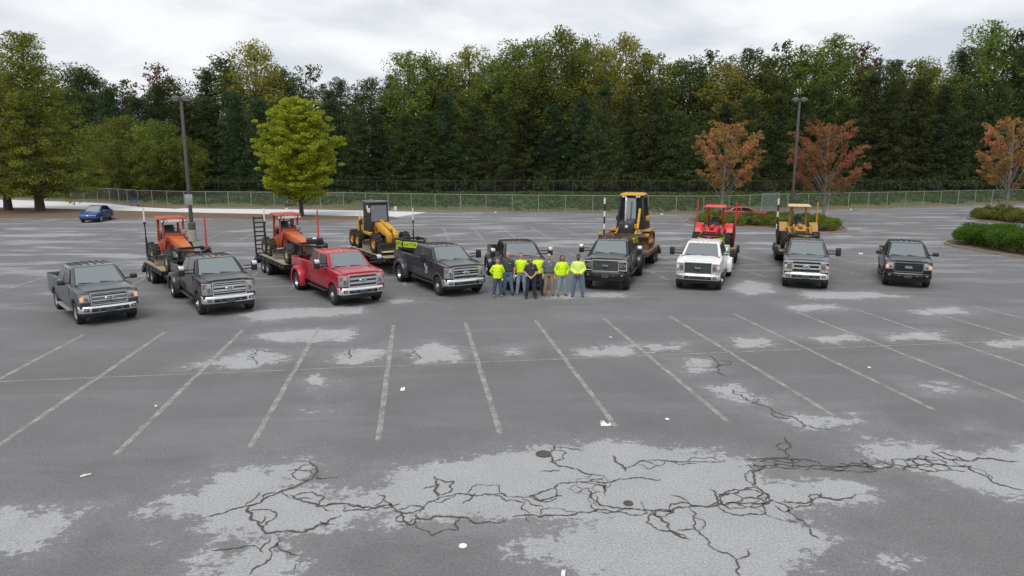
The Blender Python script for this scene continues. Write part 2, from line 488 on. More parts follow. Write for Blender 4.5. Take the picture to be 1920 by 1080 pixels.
def asphalt_mat():
    m, t, b = new_mat('asphalt')
    lk = t.links.new
    tcn = nd(t, 'ShaderNodeTexCoord')
    mp = nd(t, 'ShaderNodeMapping'); mp.inputs['Rotation'].default_value = (0, 0, -ROW)
    lk(tcn.outputs['Object'], mp.inputs[0])
    att = nd(t, 'ShaderNodeAttribute', attribute_name='worn')
    n1 = nd(t, 'ShaderNodeTexNoise', Scale=1.1, Detail=9.0, Roughness=0.68)
    lk(tcn.outputs['Object'], n1.inputs['Vector'])
    mpn = nd(t, 'ShaderNodeMapping'); mpn.inputs['Rotation'].default_value = (0, 0, -ROW); mpn.inputs['Scale'].default_value = (0.85, 1.15, 1)
    lk(tcn.outputs['Object'], mpn.inputs[0])
    n2 = nd(t, 'ShaderNodeTexNoise', Scale=3.2, Detail=7.0, Roughness=0.7)
    lk(mpn.outputs[0], n2.inputs['Vector'])
    def math_(op, a, b_=None, v=None, clamp=False):
        n = nd(t, 'ShaderNodeMath', operation=op, use_clamp=clamp)
        if isinstance(a, (int, float)): n.inputs[0].default_value = a
        else: lk(a, n.inputs[0])
        if b_ is not None:
            if isinstance(b_, (int, float)): n.inputs[1].default_value = b_
            else: lk(b_, n.inputs[1])
        if v is not None:
            if isinstance(v, (int, float)): n.inputs[2].default_value = v
            else: lk(v, n.inputs[2])
        return n.outputs[0]
    # mask of the worn patches, ragged by two noises
    nf = nd(t, 'ShaderNodeTexNoise', Scale=9.0, Detail=6.0, Roughness=0.75)
    lk(mpn.outputs[0], nf.inputs['Vector'])
    e1 = math_('ADD', math_('MULTIPLY_ADD', n1.outputs['Fac'], 1.5, -0.72), math_('MULTIPLY_ADD', nf.outputs['Fac'], 1.3, -0.63))
    e2 = math_('MULTIPLY_ADD', n2.outputs['Fac'], 1.6, -0.78)
    s = math_('ADD', math_('ADD', att.outputs['Fac'], e1), e2)
    mask = nd(t, 'ShaderNodeMapRange', interpolation_type='SMOOTHSTEP')
    mask.inputs['From Min'].default_value = 0.0; mask.inputs['From Max'].default_value = 0.14
    lk(s, mask.inputs['Value'])
    # faint worn freckles everywhere + long streaks across the far lot
    mps = nd(t, 'ShaderNodeMapping'); mps.inputs['Rotation'].default_value = (0, 0, -ROW); mps.inputs['Scale'].default_value = (0.05, 0.22, 1)
    lk(tcn.outputs['Object'], mps.inputs[0])
    n3 = nd(t, 'ShaderNodeTexNoise', Scale=2.6, Detail=7.0, Roughness=0.62, Distortion=0.4)
    lk(mps.outputs[0], n3.inputs['Vector'])
    n4 = nd(t, 'ShaderNodeTexNoise', Scale=0.45, Detail=7.0, Roughness=0.66)
    lk(tcn.outputs['Object'], n4.inputs['Vector'])
    # base tones
    c1 = nd(t, 'ShaderNodeMixRGB'); c1.inputs[1].default_value = (0.098, 0.098, 0.102, 1); c1.inputs[2].default_value = (0.168, 0.167, 0.170, 1)
    lk(n4.outputs['Fac'], c1.inputs['Fac'])
    # streaks get stronger with distance from the worked near rows
    sx = nd(t, 'ShaderNodeSeparateXYZ'); lk(mp.outputs[0], sx.inputs[0])
    far = nd(t, 'ShaderNodeMapRange'); far.inputs['From Min'].default_value = 26; far.inputs['From Max'].default_value = 44
    lk(sx.outputs['Y'], far.inputs['Value'])
    st = nd(t, 'ShaderNodeMapRange', interpolation_type='SMOOTHSTEP'); st.inputs['From Min'].default_value = 0.50; st.inputs['From Max'].default_value = 0.62
    lk(n3.outputs['Fac'], st.inputs['Value'])
    stf = math_('MULTIPLY', st.outputs[0], math_('MULTIPLY_ADD', far.outputs[0], 0.72, 0.12))
    c2 = nd(t, 'ShaderNodeMixRGB'); c2.inputs[2].default_value = (0.30, 0.305, 0.315, 1)
    lk(stf, c2.inputs['Fac']); lk(c1.outputs[0], c2.inputs[1])
    # rusty-brown leaf stain along the middle line of the near rows
    dm = math_('ABSOLUTE', math_('SUBTRACT', sx.outputs['Y'], 19.6))
    bs = nd(t, 'ShaderNodeMapRange', interpolation_type='SMOOTHSTEP'); bs.inputs['From Min'].default_value = 1.6; bs.inputs['From Max'].default_value = 0.1
    bs.inputs['To Min'].default_value = 0.0; bs.inputs['To Max'].default_value = 1.0
    lk(dm, bs.inputs['Value'])
    bsf = math_('MULTIPLY', bs.outputs[0], math_('MULTIPLY', n2.outputs['Fac'], 0.75), clamp=True)
    c3 = nd(t, 'ShaderNodeMixRGB'); c3.inputs[2].default_value = (0.105, 0.088, 0.078, 1)
    lk(bsf, c3.inputs['Fac']); lk(c2.outputs[0], c3.inputs[1])
    # worn patches
    lp = nd(t, 'ShaderNodeMixRGB'); lp.inputs[1].default_value = (0.255, 0.260, 0.267, 1); lp.inputs[2].default_value = (0.365, 0.370, 0.376, 1)
    lk(n1.outputs['Fac'], lp.inputs['Fac'])
    half = nd(t, 'ShaderNodeMapRange', interpolation_type='SMOOTHSTEP')     # half-worn margin round the bare patches
    half.inputs['From Min'].default_value = -1.0; half.inputs['From Max'].default_value = 0.35; half.inputs['To Max'].default_value = 0.24
    lk(s, half.inputs['Value'])
    fr_ = nd(t, 'ShaderNodeMapRange', interpolation_type='SMOOTHSTEP'); fr_.inputs['From Min'].default_value = 0.60; fr_.inputs['From Max'].default_value = 0.70
    lk(nf.outputs['Fac'], fr_.inputs['Value'])
    fw_ = nd(t, 'ShaderNodeMapRange', interpolation_type='SMOOTHSTEP'); fw_.inputs['From Min'].default_value = 0.44; fw_.inputs['From Max'].default_value = 0.62; fw_.inputs['To Max'].default_value = 0.75
    lk(n4.outputs['Fac'], fw_.inputs['Value'])
    freck = math_('MULTIPLY', fr_.outputs[0], fw_.outputs[0])               # scattered freckles of wear
    mk = math_('MAXIMUM', math_('MAXIMUM', mask.outputs[0], half.outputs[0]), freck)
    c4 = nd(t, 'ShaderNodeMixRGB'); lk(mk, c4.inputs['Fac']); lk(c3.outputs[0], c4.inputs[1]); lk(lp.outputs[0], c4.inputs[2])
    # aggregate grain
    n5 = nd(t, 'ShaderNodeTexNoise', Scale=75.0, Detail=3.0, Roughness=0.75)
    lk(tcn.outputs['Object'], n5.inputs['Vector'])
    n6 = nd(t, 'ShaderNodeTexNoise', Scale=24.0, Detail=5.0, Roughness=0.8)
    lk(tcn.outputs['Object'], n6.inputs['Vector'])
    g1 = nd(t, 'ShaderNodeMapRange'); g1.inputs['From Min'].default_value = 0.25; g1.inputs['From Max'].default_value = 0.75
    g1.inputs['To Min'].default_value = 0.40; g1.inputs['To Max'].default_value = 1.60
    lk(n5.outputs['Fac'], g1.inputs['Value'])
    g2 = nd(t, 'ShaderNodeMapRange'); g2.inputs['From Min'].default_value = 0.30; g2.inputs['From Max'].default_value = 0.70; g2.inputs['To Min'].default_value = 0.60; g2.inputs['To Max'].default_value = 1.40
    lk(n6.outputs['Fac'], g2.inputs['Value'])
    gm = math_('MULTIPLY', g1.outputs[0], g2.outputs[0])
    c5 = nd(t, 'ShaderNodeMixRGB', blend_type='MULTIPLY'); c5.inputs['Fac'].default_value = 1.0
    lk(c4.outputs[0], c5.inputs[1]); lk(gm, c5.inputs[2])
    lk(c5.outputs[0], b.inputs['Base Color'])
    b.inputs['Roughness'].default_value = 0.82
    bp = nd(t, 'ShaderNodeBump', Strength=0.5, Distance=0.01)
    lk(n5.outputs['Fac'], bp.inputs['Height']); lk(bp.outputs[0], b.inputs['Normal'])
    return m

lot = link('parking_lot', build_lot(), asphalt_mat())
tag(lot, 'grey worn asphalt parking lot under the row of trucks', 'parking lot', kind='structure')

# ---- terrain: bank behind the kerb, forest floor, reaches the horizon
def build_ground():
    xs = np.unique(np.concatenate([np.arange(-1500, -160, 90.0), np.arange(-160, 161, 4.0), np.arange(170, 1501, 90.0)]))
    so = np.array([-1000, -120, -60, -25, -8, -1.5, -0.2, 0.12, 0.5, 1.5, 3, 5, 7, 9, 12, 15, 18, 21, 24, 28, 32, 36, 42, 50, 60, 75, 100, 160, 320, 700, 1500.0])
    nx, ns = len(xs), len(so)
    X = np.tile(xs, ns); S = np.repeat(so, nx)
    Y = yk(X) + S
    Z = np.where(S < 0.05, -0.09, 0.07 + 0.55 * np.clip((S - 1.5) / 28, 0, 1))
    bump = np.array([mnoise.noise(Vector((x * 0.11, y * 0.13, 0))) for x, y in zip(X, Y)])
    Z = Z + np.where(S > 2, bump * 0.16, 0)
    V = np.stack([X, Y, Z], 1)
    i, j = np.meshgrid(np.arange(nx - 1), np.arange(ns - 1))
    a = (j * nx + i).ravel()
    me = fast_mesh('ground', V, np.stack([a, a + 1, a + nx + 1, a + nx], 1))
    at_ = me.attributes.new('back', 'FLOAT', 'POINT'); at_.data.foreach_set('value', S.astype(np.float32))
    me.polygons.foreach_set('use_smooth', [True] * len(me.polygons))
    return me
def ground_mat():
    m, t, b = new_mat('bank_soil')
    lk = t.links.new
    tcn = nd(t, 'ShaderNodeTexCoord')
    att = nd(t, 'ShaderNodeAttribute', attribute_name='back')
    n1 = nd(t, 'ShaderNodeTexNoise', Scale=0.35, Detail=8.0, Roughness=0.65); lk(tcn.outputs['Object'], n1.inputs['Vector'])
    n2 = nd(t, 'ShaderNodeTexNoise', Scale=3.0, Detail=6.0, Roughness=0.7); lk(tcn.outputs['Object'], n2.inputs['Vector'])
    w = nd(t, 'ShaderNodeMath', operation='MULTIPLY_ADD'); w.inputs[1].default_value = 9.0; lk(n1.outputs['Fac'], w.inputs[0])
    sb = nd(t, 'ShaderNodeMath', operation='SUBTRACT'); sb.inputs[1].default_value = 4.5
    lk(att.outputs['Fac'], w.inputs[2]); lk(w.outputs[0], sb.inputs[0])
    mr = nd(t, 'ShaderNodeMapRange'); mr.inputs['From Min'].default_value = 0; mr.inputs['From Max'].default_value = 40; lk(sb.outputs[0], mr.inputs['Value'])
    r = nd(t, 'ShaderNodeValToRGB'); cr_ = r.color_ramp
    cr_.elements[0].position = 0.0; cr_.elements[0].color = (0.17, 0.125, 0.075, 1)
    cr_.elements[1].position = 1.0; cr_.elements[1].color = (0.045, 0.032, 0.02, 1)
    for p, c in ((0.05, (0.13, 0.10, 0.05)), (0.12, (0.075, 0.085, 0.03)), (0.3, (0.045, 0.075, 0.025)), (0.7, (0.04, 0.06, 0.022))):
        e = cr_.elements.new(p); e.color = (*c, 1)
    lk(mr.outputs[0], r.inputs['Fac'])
    g = nd(t, 'ShaderNodeMapRange'); g.inputs['To Min'].default_value = 0.45; g.inputs['To Max'].default_value = 1.55; lk(n2.outputs['Fac'], g.inputs['Value'])
    mx = nd(t, 'ShaderNodeMixRGB', blend_type='MULTIPLY'); mx.inputs['Fac'].default_value = 1
    lk(r.outputs[0], mx.inputs[1]); lk(g.outputs[0], mx.inputs[2]); lk(mx.outputs[0], b.inputs['Base Color'])
    b.inputs['Roughness'].default_value = 0.95
    bp = nd(t, 'ShaderNodeBump', Strength=0.8, Distance=0.15); lk(n2.outputs['Fac'], bp.inputs['Height']); lk(bp.outputs[0], b.inputs['Normal'])
    return m
ground = link('ground', build_ground(), ground_mat())
tag(ground, 'weedy bank and leaf-strewn forest floor behind the parking lot', 'ground', kind='structure')
def ground_z(x, y):
    s = y - float(yk(x))
    if s < 0.05: return 0.0
    z = 0.07 + 0.55 * min(max((s - 1.5) / 28, 0), 1)
    return z + (mnoise.noise(Vector((x * 0.11, y * 0.13, 0))) * 0.16 if s > 2 else 0)

# ---- concrete service road behind the tree strip
M['concrete'] = plain('road_concrete', (0.60, 0.60, 0.595), 0.85, dirt=0.08, scale=0.6)
def sheet(name, px, mat, z, parent=None):
    pts = [at(*p) for p in px]
    mb = MB(); mb.add([(p.x, p.y, z) for p in pts], [tuple(range(len(pts)))])
    me = mb.mesh(name, smooth=False)
    if me.polygons[0].normal.z < 0: me.flip_normals()
    return link(name, me, mat, parent)
road = sheet('service_road', [(-260,369),(-100,371.5),(0,374),(100,377.5),(200,381.5),(240,386),(330,390.5),(560,393),(640,394),(770,397),(800,398.6),(740,407.5),(700,411),(500,411),(200,411),(-260,411)], M['concrete'], 0.005)
tag(road, 'pale concrete service road behind the tree strip', 'road', kind='structure')

# ---- kerbs
M['kerb'] = plain('kerb_concrete', (0.27, 0.235, 0.195), 0.9, dirt=0.25, scale=1.5, bump=0.2)
def kerb_mesh(name, pts, closed=False, w=0.16, h=0.14, z0=-0.06):
    n = len(pts); mb = MB(); ring = []
    for i in range(n):
        a = pts[(i-1) % n] if (closed or i > 0) else pts[i]
        b = pts[(i+1) % n] if (closed or i < n-1) else pts[i]
        d = (b - a).normalized(); s = Vector((-d.y, d.x, 0)) * w / 2
        p = pts[i]
        ring.append([(p.x-s.x, p.y-s.y, z0), (p.x+s.x, p.y+s.y, z0), (p.x+s.x*0.8, p.y+s.y*0.8, h), (p.x-s.x*0.8, p.y-s.y*0.8, h)])
    vs = [v for r_ in ring for v in r_]; fs = []
    for i in range(n if closed else n-1):
        j = (i+1) % n
        for k in range(4):
            k2 = (k+1) % 4
            fs.append((i*4+k, i*4+k2, j*4+k2, j*4+k))
    if not closed: fs += [(3,2,1,0), tuple((n-1)*4+k for k in range(4))]
    mb.add(vs, fs)
    return mb.mesh(name, bevel=0.0, smooth=False)
def smooth_loop(pts, it=2, closed=True):
    for _ in range(it):
        o = []; n = len(pts)
        for i in range(n if closed else n-1):
            a, b = pts[i], pts[(i+1) % n]
            o += [a.lerp(b, 0.25), a.lerp(b, 0.75)]
        if not closed: o = [pts[0]] + o + [pts[-1]]
        pts = o
    return pts
kx = np.linspace(-150, 140, 120)
back_kerb = link('kerb', kerb_mesh('kerb', [Vector((x, float(yk(x)), 0)) for x in kx], w=0.2), M['kerb'])
tag(back_kerb, 'long weathered kerb along the foot of the fenced bank', 'kerb', kind='structure')

M['mulch'] = plain('pine_straw_mulch', (0.15, 0.095, 0.06), 0.95, dirt=0.28, scale=2.2, bump=0.8, bscale=12)
def island(name, px, label):
    pts = smooth_loop([at(*p) for p in px], 2)
    o = empty(name)
    tag(o, label, 'island', kind='structure')
    link('kerb', kerb_mesh('island_kerb', pts, True), M['kerb'], o)
    mb = MB(); mb.add([(p.x, p.y, 0.10) for p in pts], [tuple(range(len(pts)))])
    me = mb.mesh('mulch', smooth=False)
    if me.polygons[0].normal.z < 0: me.flip_normals()
    link('mulch_bed', me, M['mulch'], o)
    return o, pts
strip, strip_pts = island('tree_strip', [(-330,413),(0,411.5),(200,411),(400,410.5),(480,414),(560,415.5),(680,414),(735,412),(746,409.5),(720,407.5),(640,407),(560,405),(400,401.5),(300,399),(150,394.5),(0,390.5),(-330,386)], 'long brown mulched strip under the left trees')
isl1, isl1_pts = island('planting_island', [(1284,413),(1300,423),(1370,427),(1440,430),(1500,437),(1560,438.5),(1592,433),(1578,423),(1530,415),(1420,410),(1310,409)], 'kerbed planting island of low shrubs behind the parked tractors')
isl2, isl2_pts = island('planting_island', [(1812,411),(1850,417),(1930,424),(2060,430),(2080,410),(1850,404),(1820,405)], 'kerbed planting island by the maple at the right edge')
isl3, isl3_pts = island('planting_island', [(1766,458),(1800,466),(1860,476),(1925,486),(2040,505),(2080,478),(1960,456),(1850,449),(1785,450)], 'kerbed planting island around the clipped hedge at the right')

# ---- painted stall lines
def line_mat():
    m, t, b = new_mat('worn_line_paint')
    lk = t.links.new
    tcn = nd(t, 'ShaderNodeTexCoord')
    n1 = nd(t, 'ShaderNodeTexNoise', Scale=1.6, Detail=5.0, Roughness=0.7); lk(tcn.outputs['Object'], n1.inputs['Vector'])
    n2 = nd(t, 'ShaderNodeTexNoise', Scale=28.0, Detail=4.0, Roughness=0.7); lk(tcn.outputs['Object'], n2.inputs['Vector'])
    ad = nd(t, 'ShaderNodeMath', operation='ADD'); lk(n1.outputs['Fac'], ad.inputs[0]); lk(n2.outputs['Fac'], ad.inputs[1])
    mr = nd(t, 'ShaderNodeMapRange', interpolation_type='SMOOTHSTEP'); mr.inputs['From Min'].default_value = 0.80; mr.inputs['From Max'].default_value = 1.18
    mr.inputs['To Min'].default_value = 0.06; mr.inputs['To Max'].default_value = 0.80
    lk(ad.outputs[0], mr.inputs['Value'])
    lk(mr.outputs[0], b.inputs['Alpha'])
    b.inputs['Base Color'].default_value = (0.40, 0.40, 0.39, 1)
    b.inputs['Roughness'].default_value = 0.8
    return m
M['line'] = line_mat()
def strip_mesh(name, length, w):
    mb = MB(); n = max(2, int(length / 0.5)); rr = random.Random(3)
    vs = []
    for i in range(n + 1):
        x = -length/2 + length * i / n
        vs += [(x, -w/2 * (0.85 + 0.3*rr.random()), 0), (x, w/2 * (0.85 + 0.3*rr.random()), 0)]
    mb.add(vs, [(2*i, 2*i+2, 2*i+3, 2*i+1) for i in range(n)])
    return mb.mesh(name, smooth=False, fix=False)
STALL = 2.60
line_me = strip_mesh('stall_line', 10.5, 0.13)
P0 = at(740, 609).lerp(at(705, 827), 0.5)
P0 = at(740, 609) * 0.5 + at(705, 827) * 0.5
for row, i0, i1 in ((0, -6, 16), (1, -16, 22), (2, -18, 8), (2, 14, 24)):
    for i in range(i0, i1):
        c = P0 + RU * (STALL * i + (0.7 if row == 2 else 0.3 if row == 1 else 0)) + RV * (18.3 * row)
        o = link('stall_line', line_me, M['line'], lot, loc=(c.x, c.y, 0.004), rot=(0, 0, ROW + PI/2 - 0.0))
mid_me = strip_mesh('middle_line', 62.0, 0.07)
c = P0 + RU * 4
link('middle_line', mid_me, M['line'], lot, loc=(c.x, c.y + 0.15, 0.0065), rot=(0, 0, ROW))

# ---- cracks
M['crack'] = plain('crack_dirt', (0.085, 0.082, 0.076), 0.95, dirt=0.3, scale=20)
def crack_pts(z):
    return [at(px, py) for px, py in z]
def zl(off, lst): return [(off[0] + x / 2, off[1] + y / 2) for x, y in lst]
ZL, ZR = (0, 560), (960, 560)
CRACKS = [zl(ZL, q) for q in (
 [(1165,605),(1150,685),(1060,720),(945,775),(850,800),(760,822)],
 [(945,775),(930,800),(940,830),(985,855),(995,880),(1050,875),(1150,870),(1230,840),(1280,815)],
 [(1050,880),(1010,940),(980,1000),(935,1038)], [(1085,735),(1130,755),(1190,780),(1250,770),(1300,770),(1360,785),(1450,775),(1500,770)],
 [(1410,730),(1440,740),(1465,770),(1500,800),(1550,805),(1600,770),(1650,745),(1780,740),(1920,745)],
 [(1630,665),(1625,720),(1640,745)], [(1290,775),(1290,800),(1380,795),(1410,780)], [(1500,800),(1540,850),(1560,825),(1740,820),(1900,830)],
 [(1010,900),(985,960)], [(1200,835),(1220,850),(1240,845)], [(960,190),(955,230),(965,250)], [(1310,190),(1310,225)], [(1545,190),(1580,225)], [(1735,770),(1780,730)], [(1135,985),(1100,1020)])]
CRACKS += [zl(ZR, q) for q in (
 [(135,545),(145,590),(180,630),(260,650),(330,660)], [(0,745),(70,740),(140,715),(190,690),(270,690),(380,685),(500,675),(560,680)],
 [(375,590),(400,620),(425,650)], [(410,635),(480,610),(600,610),(800,605)], [(285,710),(300,750),(330,775),(400,785),(520,795),(550,820),(590,870),(670,905)],
 [(0,820),(100,820),(200,815),(300,800),(400,800),(540,810)], [(520,795),(640,785),(740,780),(830,765),(930,770),(980,755)],
 [(665,785),(680,830),(730,900),(780,950),(850,1045)], [(740,715),(770,745),(740,780)], [(770,735),(860,720),(910,710)],
 [(910,710),(905,670),(930,640),(1000,620),(1100,630),(1200,635),(1330,630),(1430,625)], [(910,710),(960,740),(1030,780),(1080,830),(1120,870),(1155,905)],
 [(1030,520),(1040,590),(930,600),(880,600)], [(1360,600),(1430,625),(1500,625),(1600,620),(1700,625),(1760,660),(1830,700),(1920,720)],
 [(1570,570),(1620,600),(1730,610),(1900,610)], [(1460,605),(1520,600),(1600,605)], [(1010,760),(1160,745),(1290,735)],
 [(830,340),(880,375),(950,405),(1030,440),(1100,490)], [(70,740),(110,760),(190,740)], [(355,740),(350,700),(270,690)], [(1160,745),(1160,730)], [(105,650),(180,645)], [(740,215),(770,260),(800,290)], [(310,170),(330,195)])]
def ribbon(mb, pts, w, seed):
    rr = random.Random(seed)
    pts = [Vector(p) for p in pts]
    for lev in range(5):
        o = [pts[0]]
        for a, b in zip(pts, pts[1:]):
            l = (b - a).length
            if l > 0.07:
                d = (b - a); nrm = Vector((-d.y, d.x, 0)) * rr.uniform(-0.21, 0.21)
                o.append((a + b) / 2 + nrm)
            o.append(b)
        pts = o
    n = len(pts); vs = []
    for i, p in enumerate(pts):
        d = (pts[min(i+1, n-1)] - pts[max(i-1, 0)]).normalized()
        s = Vector((-d.y, d.x, 0))
        e = min(1, i / 4 + 0.25, (n-1-i) / 4 + 0.25)
        ww = w * e * rr.uniform(0.35, 1.6)
        vs += [p + s * ww / 2, p - s * ww / 2]
    mb.add([(v.x, v.y, 0.0095) for v in vs], [(2*i, 2*i+1, 2*i+3, 2*i+2) for i in range(n-1)])
    return pts
for ci, q in enumerate(CRACKS):
    mb = MB(); w = (0.030, 0.040, 0.024, 0.034)[ci % 4]
    pts = ribbon(mb, crack_pts(q), w, ci)
    rr = random.Random(ci * 7 + 1)
    for p in pts[3:-3]:                          # short side branches
        if rr.random() < 0.035:
            a = rr.uniform(0, 2*PI); l = rr.uniform(0.2, 0.75)
            ribbon(mb, [p, p + Vector((math.cos(a), math.sin(a)*0.8, 0)) * l], 0.022, rr.random())
    i = rr.randrange(3, 12)
    while i < len(pts) - 12:                     # side loops that close into blocks
        j = i + rr.randrange(8, 20)
        if j >= len(pts): break
        a, b = pts[i], pts[j]; d = b - a
        if 0.25 < d.length < 1.6:
            nrm = Vector((-d.y, d.x, 0)) * rr.choice((-1, 1)) * rr.uniform(0.25, 0.6)
            ribbon(mb, [a, a.lerp(b, rr.uniform(.15, .35)) + nrm, a.lerp(b, rr.uniform(.6, .85)) + nrm * rr.uniform(.6, 1.1), b], w * rr.uniform(.5, .8), rr.random())
        i = j + rr.randrange(4, 26)
    me = mb.mesh('crack', smooth=False, fix=False)
    link('crack', me, M['crack'], lot)
def alligator(quad, n, w, seed):
    """honeycomb of fine cracks inside a quad of pixels"""
    rr = random.Random(seed)
    q = [at(*p) for p in quad]
    pts = []
    tries = 0
    while len(pts) < n and tries < 3000:
        tries += 1
        u, v = rr.random(), rr.random()
        p = q[0].lerp(q[1], u).lerp(q[3].lerp(q[2], u), v)
        if all((p - o).length > 0.27 for o in pts): pts.append(p)
    res = geometry.delaunay_2d_cdt([Vector((p.x, p.y)) for p in pts], [], [], 0, 1e-6)
    vs, tris = res[0], res[2]
    cen = [(vs[t_[0]] + vs[t_[1]] + vs[t_[2]]) / 3 for t_ in tris]
    edge = {}
    mb = MB()
    for k, t_ in enumerate(tris):
        for a, b in ((0,1),(1,2),(2,0)):
            e = tuple(sorted((t_[a], t_[b])))
            if e in edge:
                c0, c1 = cen[edge[e]], cen[k]
                if (c0-c1).length < 1.0 and rr.random() < 0.86:
                    ribbon(mb, [Vector((c0.x, c0.y, 0)), Vector((c1.x, c1.y, 0))], w * rr.uniform(0.6, 1.3), rr.random())
            else: edge[e] = k
    link('crack', mb.mesh('alligator_crack', smooth=False, fix=False), M['crack'], lot)
def zq(off, l): return [(off[0] + x/2, off[1] + y/2) for x, y in l]
alligator(zq(ZR, [(170,740),(390,735),(370,645),(220,650)]), 34, 0.022, 1)
alligator(zq(ZR, [(730,800),(1000,800),(960,700),(800,700)]), 16, 0.05, 2)
alligator(zq(ZR, [(870,650),(1120,650),(1120,595),(880,595)]), 14, 0.045, 3)
alligator(zq(ZR, [(1430,655),(1770,660),(1720,580),(1480,585)]), 20, 0.045, 4)
alligator(zq(ZL, [(1440,860),(1610,850),(1600,765),(1470,765)]), 12, 0.045, 5)
alligator(zq(ZR, [(1060,655),(1440,650),(1440,610),(1080,612)]), 16, 0.035, 7)
alligator(zq(ZL, [(1150,810),(1330,815),(1300,755),(1170,765)]), 10, 0.035, 8)
alligator(zq(ZR, [(940,800),(1100,830),(1060,740),(960,735)]), 9, 0.035, 9)
alligator(zq(ZR, [(490,830),(650,830),(640,770),(510,770)]), 9, 0.035, 6)

# ================================================================== FENCES
def mesh_mat(name, cover, col):
    m, t, b = new_mat(name)
    lk = t.links.new
    uv = nd(t, 'ShaderNodeUVMap')
    sp = nd(t, 'ShaderNodeSeparateXYZ'); lk(uv.outputs[0], sp.inputs[0])
    def mth(op, a, b_):
        n = nd(t, 'ShaderNodeMath', operation=op)
        for i, v in enumerate((a, b_)):
            if isinstance(v, (int, float)): n.inputs[i].default_value = v
            elif v is not None: lk(v, n.inputs[i])
        return n.outputs[0]
    def wires(op):
        s = mth('DIVIDE', mth(op, sp.outputs[0], sp.outputs[1]), 0.07)
        f = mth('FRACT', s, None)
        return mth('LESS_THAN', f, cover / 2)
    al = mth('MAXIMUM', wires('ADD'), wires('SUBTRACT'))
    lk(al, b.inputs['Alpha'])
    b.inputs['Base Color'].default_value = (*col, 1); b.inputs['Roughness'].default_value = 0.6; b.inputs['Metallic'].default_value = 0.3
    return m
M['chain'] = mesh_mat('chain_link', 0.16, (0.20, 0.21, 0.20))
M['chain_dark'] = mesh_mat('chain_link_dark', 0.06, (0.10, 0.10, 0.10))
M['gate_fabric'] = mesh_mat('gate_windscreen', 0.62, (0.19, 0.24, 0.23))
post_me = MB().lathe([(0.034, 0.0), (0.034, 1.86), (0.042, 1.865), (0.04, 1.90), (0.0, 1.93)], 'z', n=8).mesh('post')
def fence(name, pts, label, height, spacing, mat, pmat):
    o = empty(name, pts[0], label=label, cat='fence')
    base = Vector(pts[0])
    lens = [(b - a).length for a, b in zip(pts, pts[1:])]
    tot = sum(lens); n = int(tot / spacing)
    P = []
    for i in range(n + 1):
        d = tot * i / n; k = 0
        while k < len(lens) - 1 and d > lens[k]: d -= lens[k]; k += 1
        p = pts[k].lerp(pts[k+1], min(1, d / lens[k]))
        P.append(Vector((p.x, p.y, ground_z(p.x, p.y))) - base)
    for p in P:
        link('post', post_me, pmat, o, loc=p, scale=(1, 1, height / 1.9), rot=(random.uniform(-.015, .015), random.uniform(-.02, .02), 0))
    mb = MB(); mb.tube([p + Vector((0, 0, height)) for p in P], 0.022, 6)
    link('top_rail', mb.mesh('top_rail'), pmat, o)
    V, Q, U = [], [], []
    run = 0.0
    for i, p in enumerate(P):
        if i: run += (P[i] - P[i-1]).length
        V += [(p.x, p.y - 0.03, p.z + 0.03), (p.x, p.y - 0.03, p.z + height - 0.02)]
        U += [(run, 0), (run, height)]
    Q = np.array([(2*i, 2*i+2, 2*i+3, 2*i+1) for i in range(len(P)-1)])
    me = fast_mesh('chain_mesh', np.array(V), Q)
    uvl = me.uv_layers.new(name='UVMap')
    uvl.data.foreach_set('uv', np.array(U, dtype=np.float32)[Q.ravel()].ravel())
    link('chain_mesh', me, mat, o)
    return o
fx = np.arange(-66, 118, 3.0)
fence('chain_link_fence', [Vector((x, float(yk(x)) + 1.0, ground_z(x, float(yk(x)) + 1.0))) for x in fx],
      'long galvanised chain-link fence just behind the back kerb', 1.95, 3.05, M['chain'], M['galv'])
fence('chain_link_fence', [Vector((x, 117 + 0.02 * x, ground_z(x, 117 + 0.02 * x))) for x in np.arange(-56, 82, 4.0)],
      'dark chain-link fence at the foot of the wood, farther of the two', 2.0, 3.3, M['chain_dark'], M['pole_brown'])
# covered gate leaf in the near fence
gp = at(1421, 397); gx0, gx1 = gp.x, at(1457, 396).x
g = empty('fence_gate', (gx0, float(yk(gx0)) + 0.72, 0.08), label='grey-green screened gate panel leaning on the long fence', cat='gate')
dy = float(yk(gx1) - yk(gx0)); gl = gx1 - gx0
mb = MB()
mb.tube([(0,0,0.05),(0,0,2.1)], .03, 6).tube([(gl,dy,0.05),(gl,dy,2.1)], .03, 6).tube([(0,0,2.08),(gl,dy,2.08)], .025, 6).tube([(0,0,0.1),(gl,dy,0.1)], .025, 6)
link('gate_frame', mb.mesh('gate_frame'), M['galv'], g)
me = fast_mesh('gate_screen', np.array([(0,0,.12),(gl,dy,.12),(gl,dy,2.06),(0,0,2.06)]), np.array([(0,1,2,3)]))
u = me.uv_layers.new(name='UVMap'); u.data.foreach_set('uv', [0,0,gl,0,gl,2,0,2])
link('gate_screen', me, M['gate_fabric'], g)

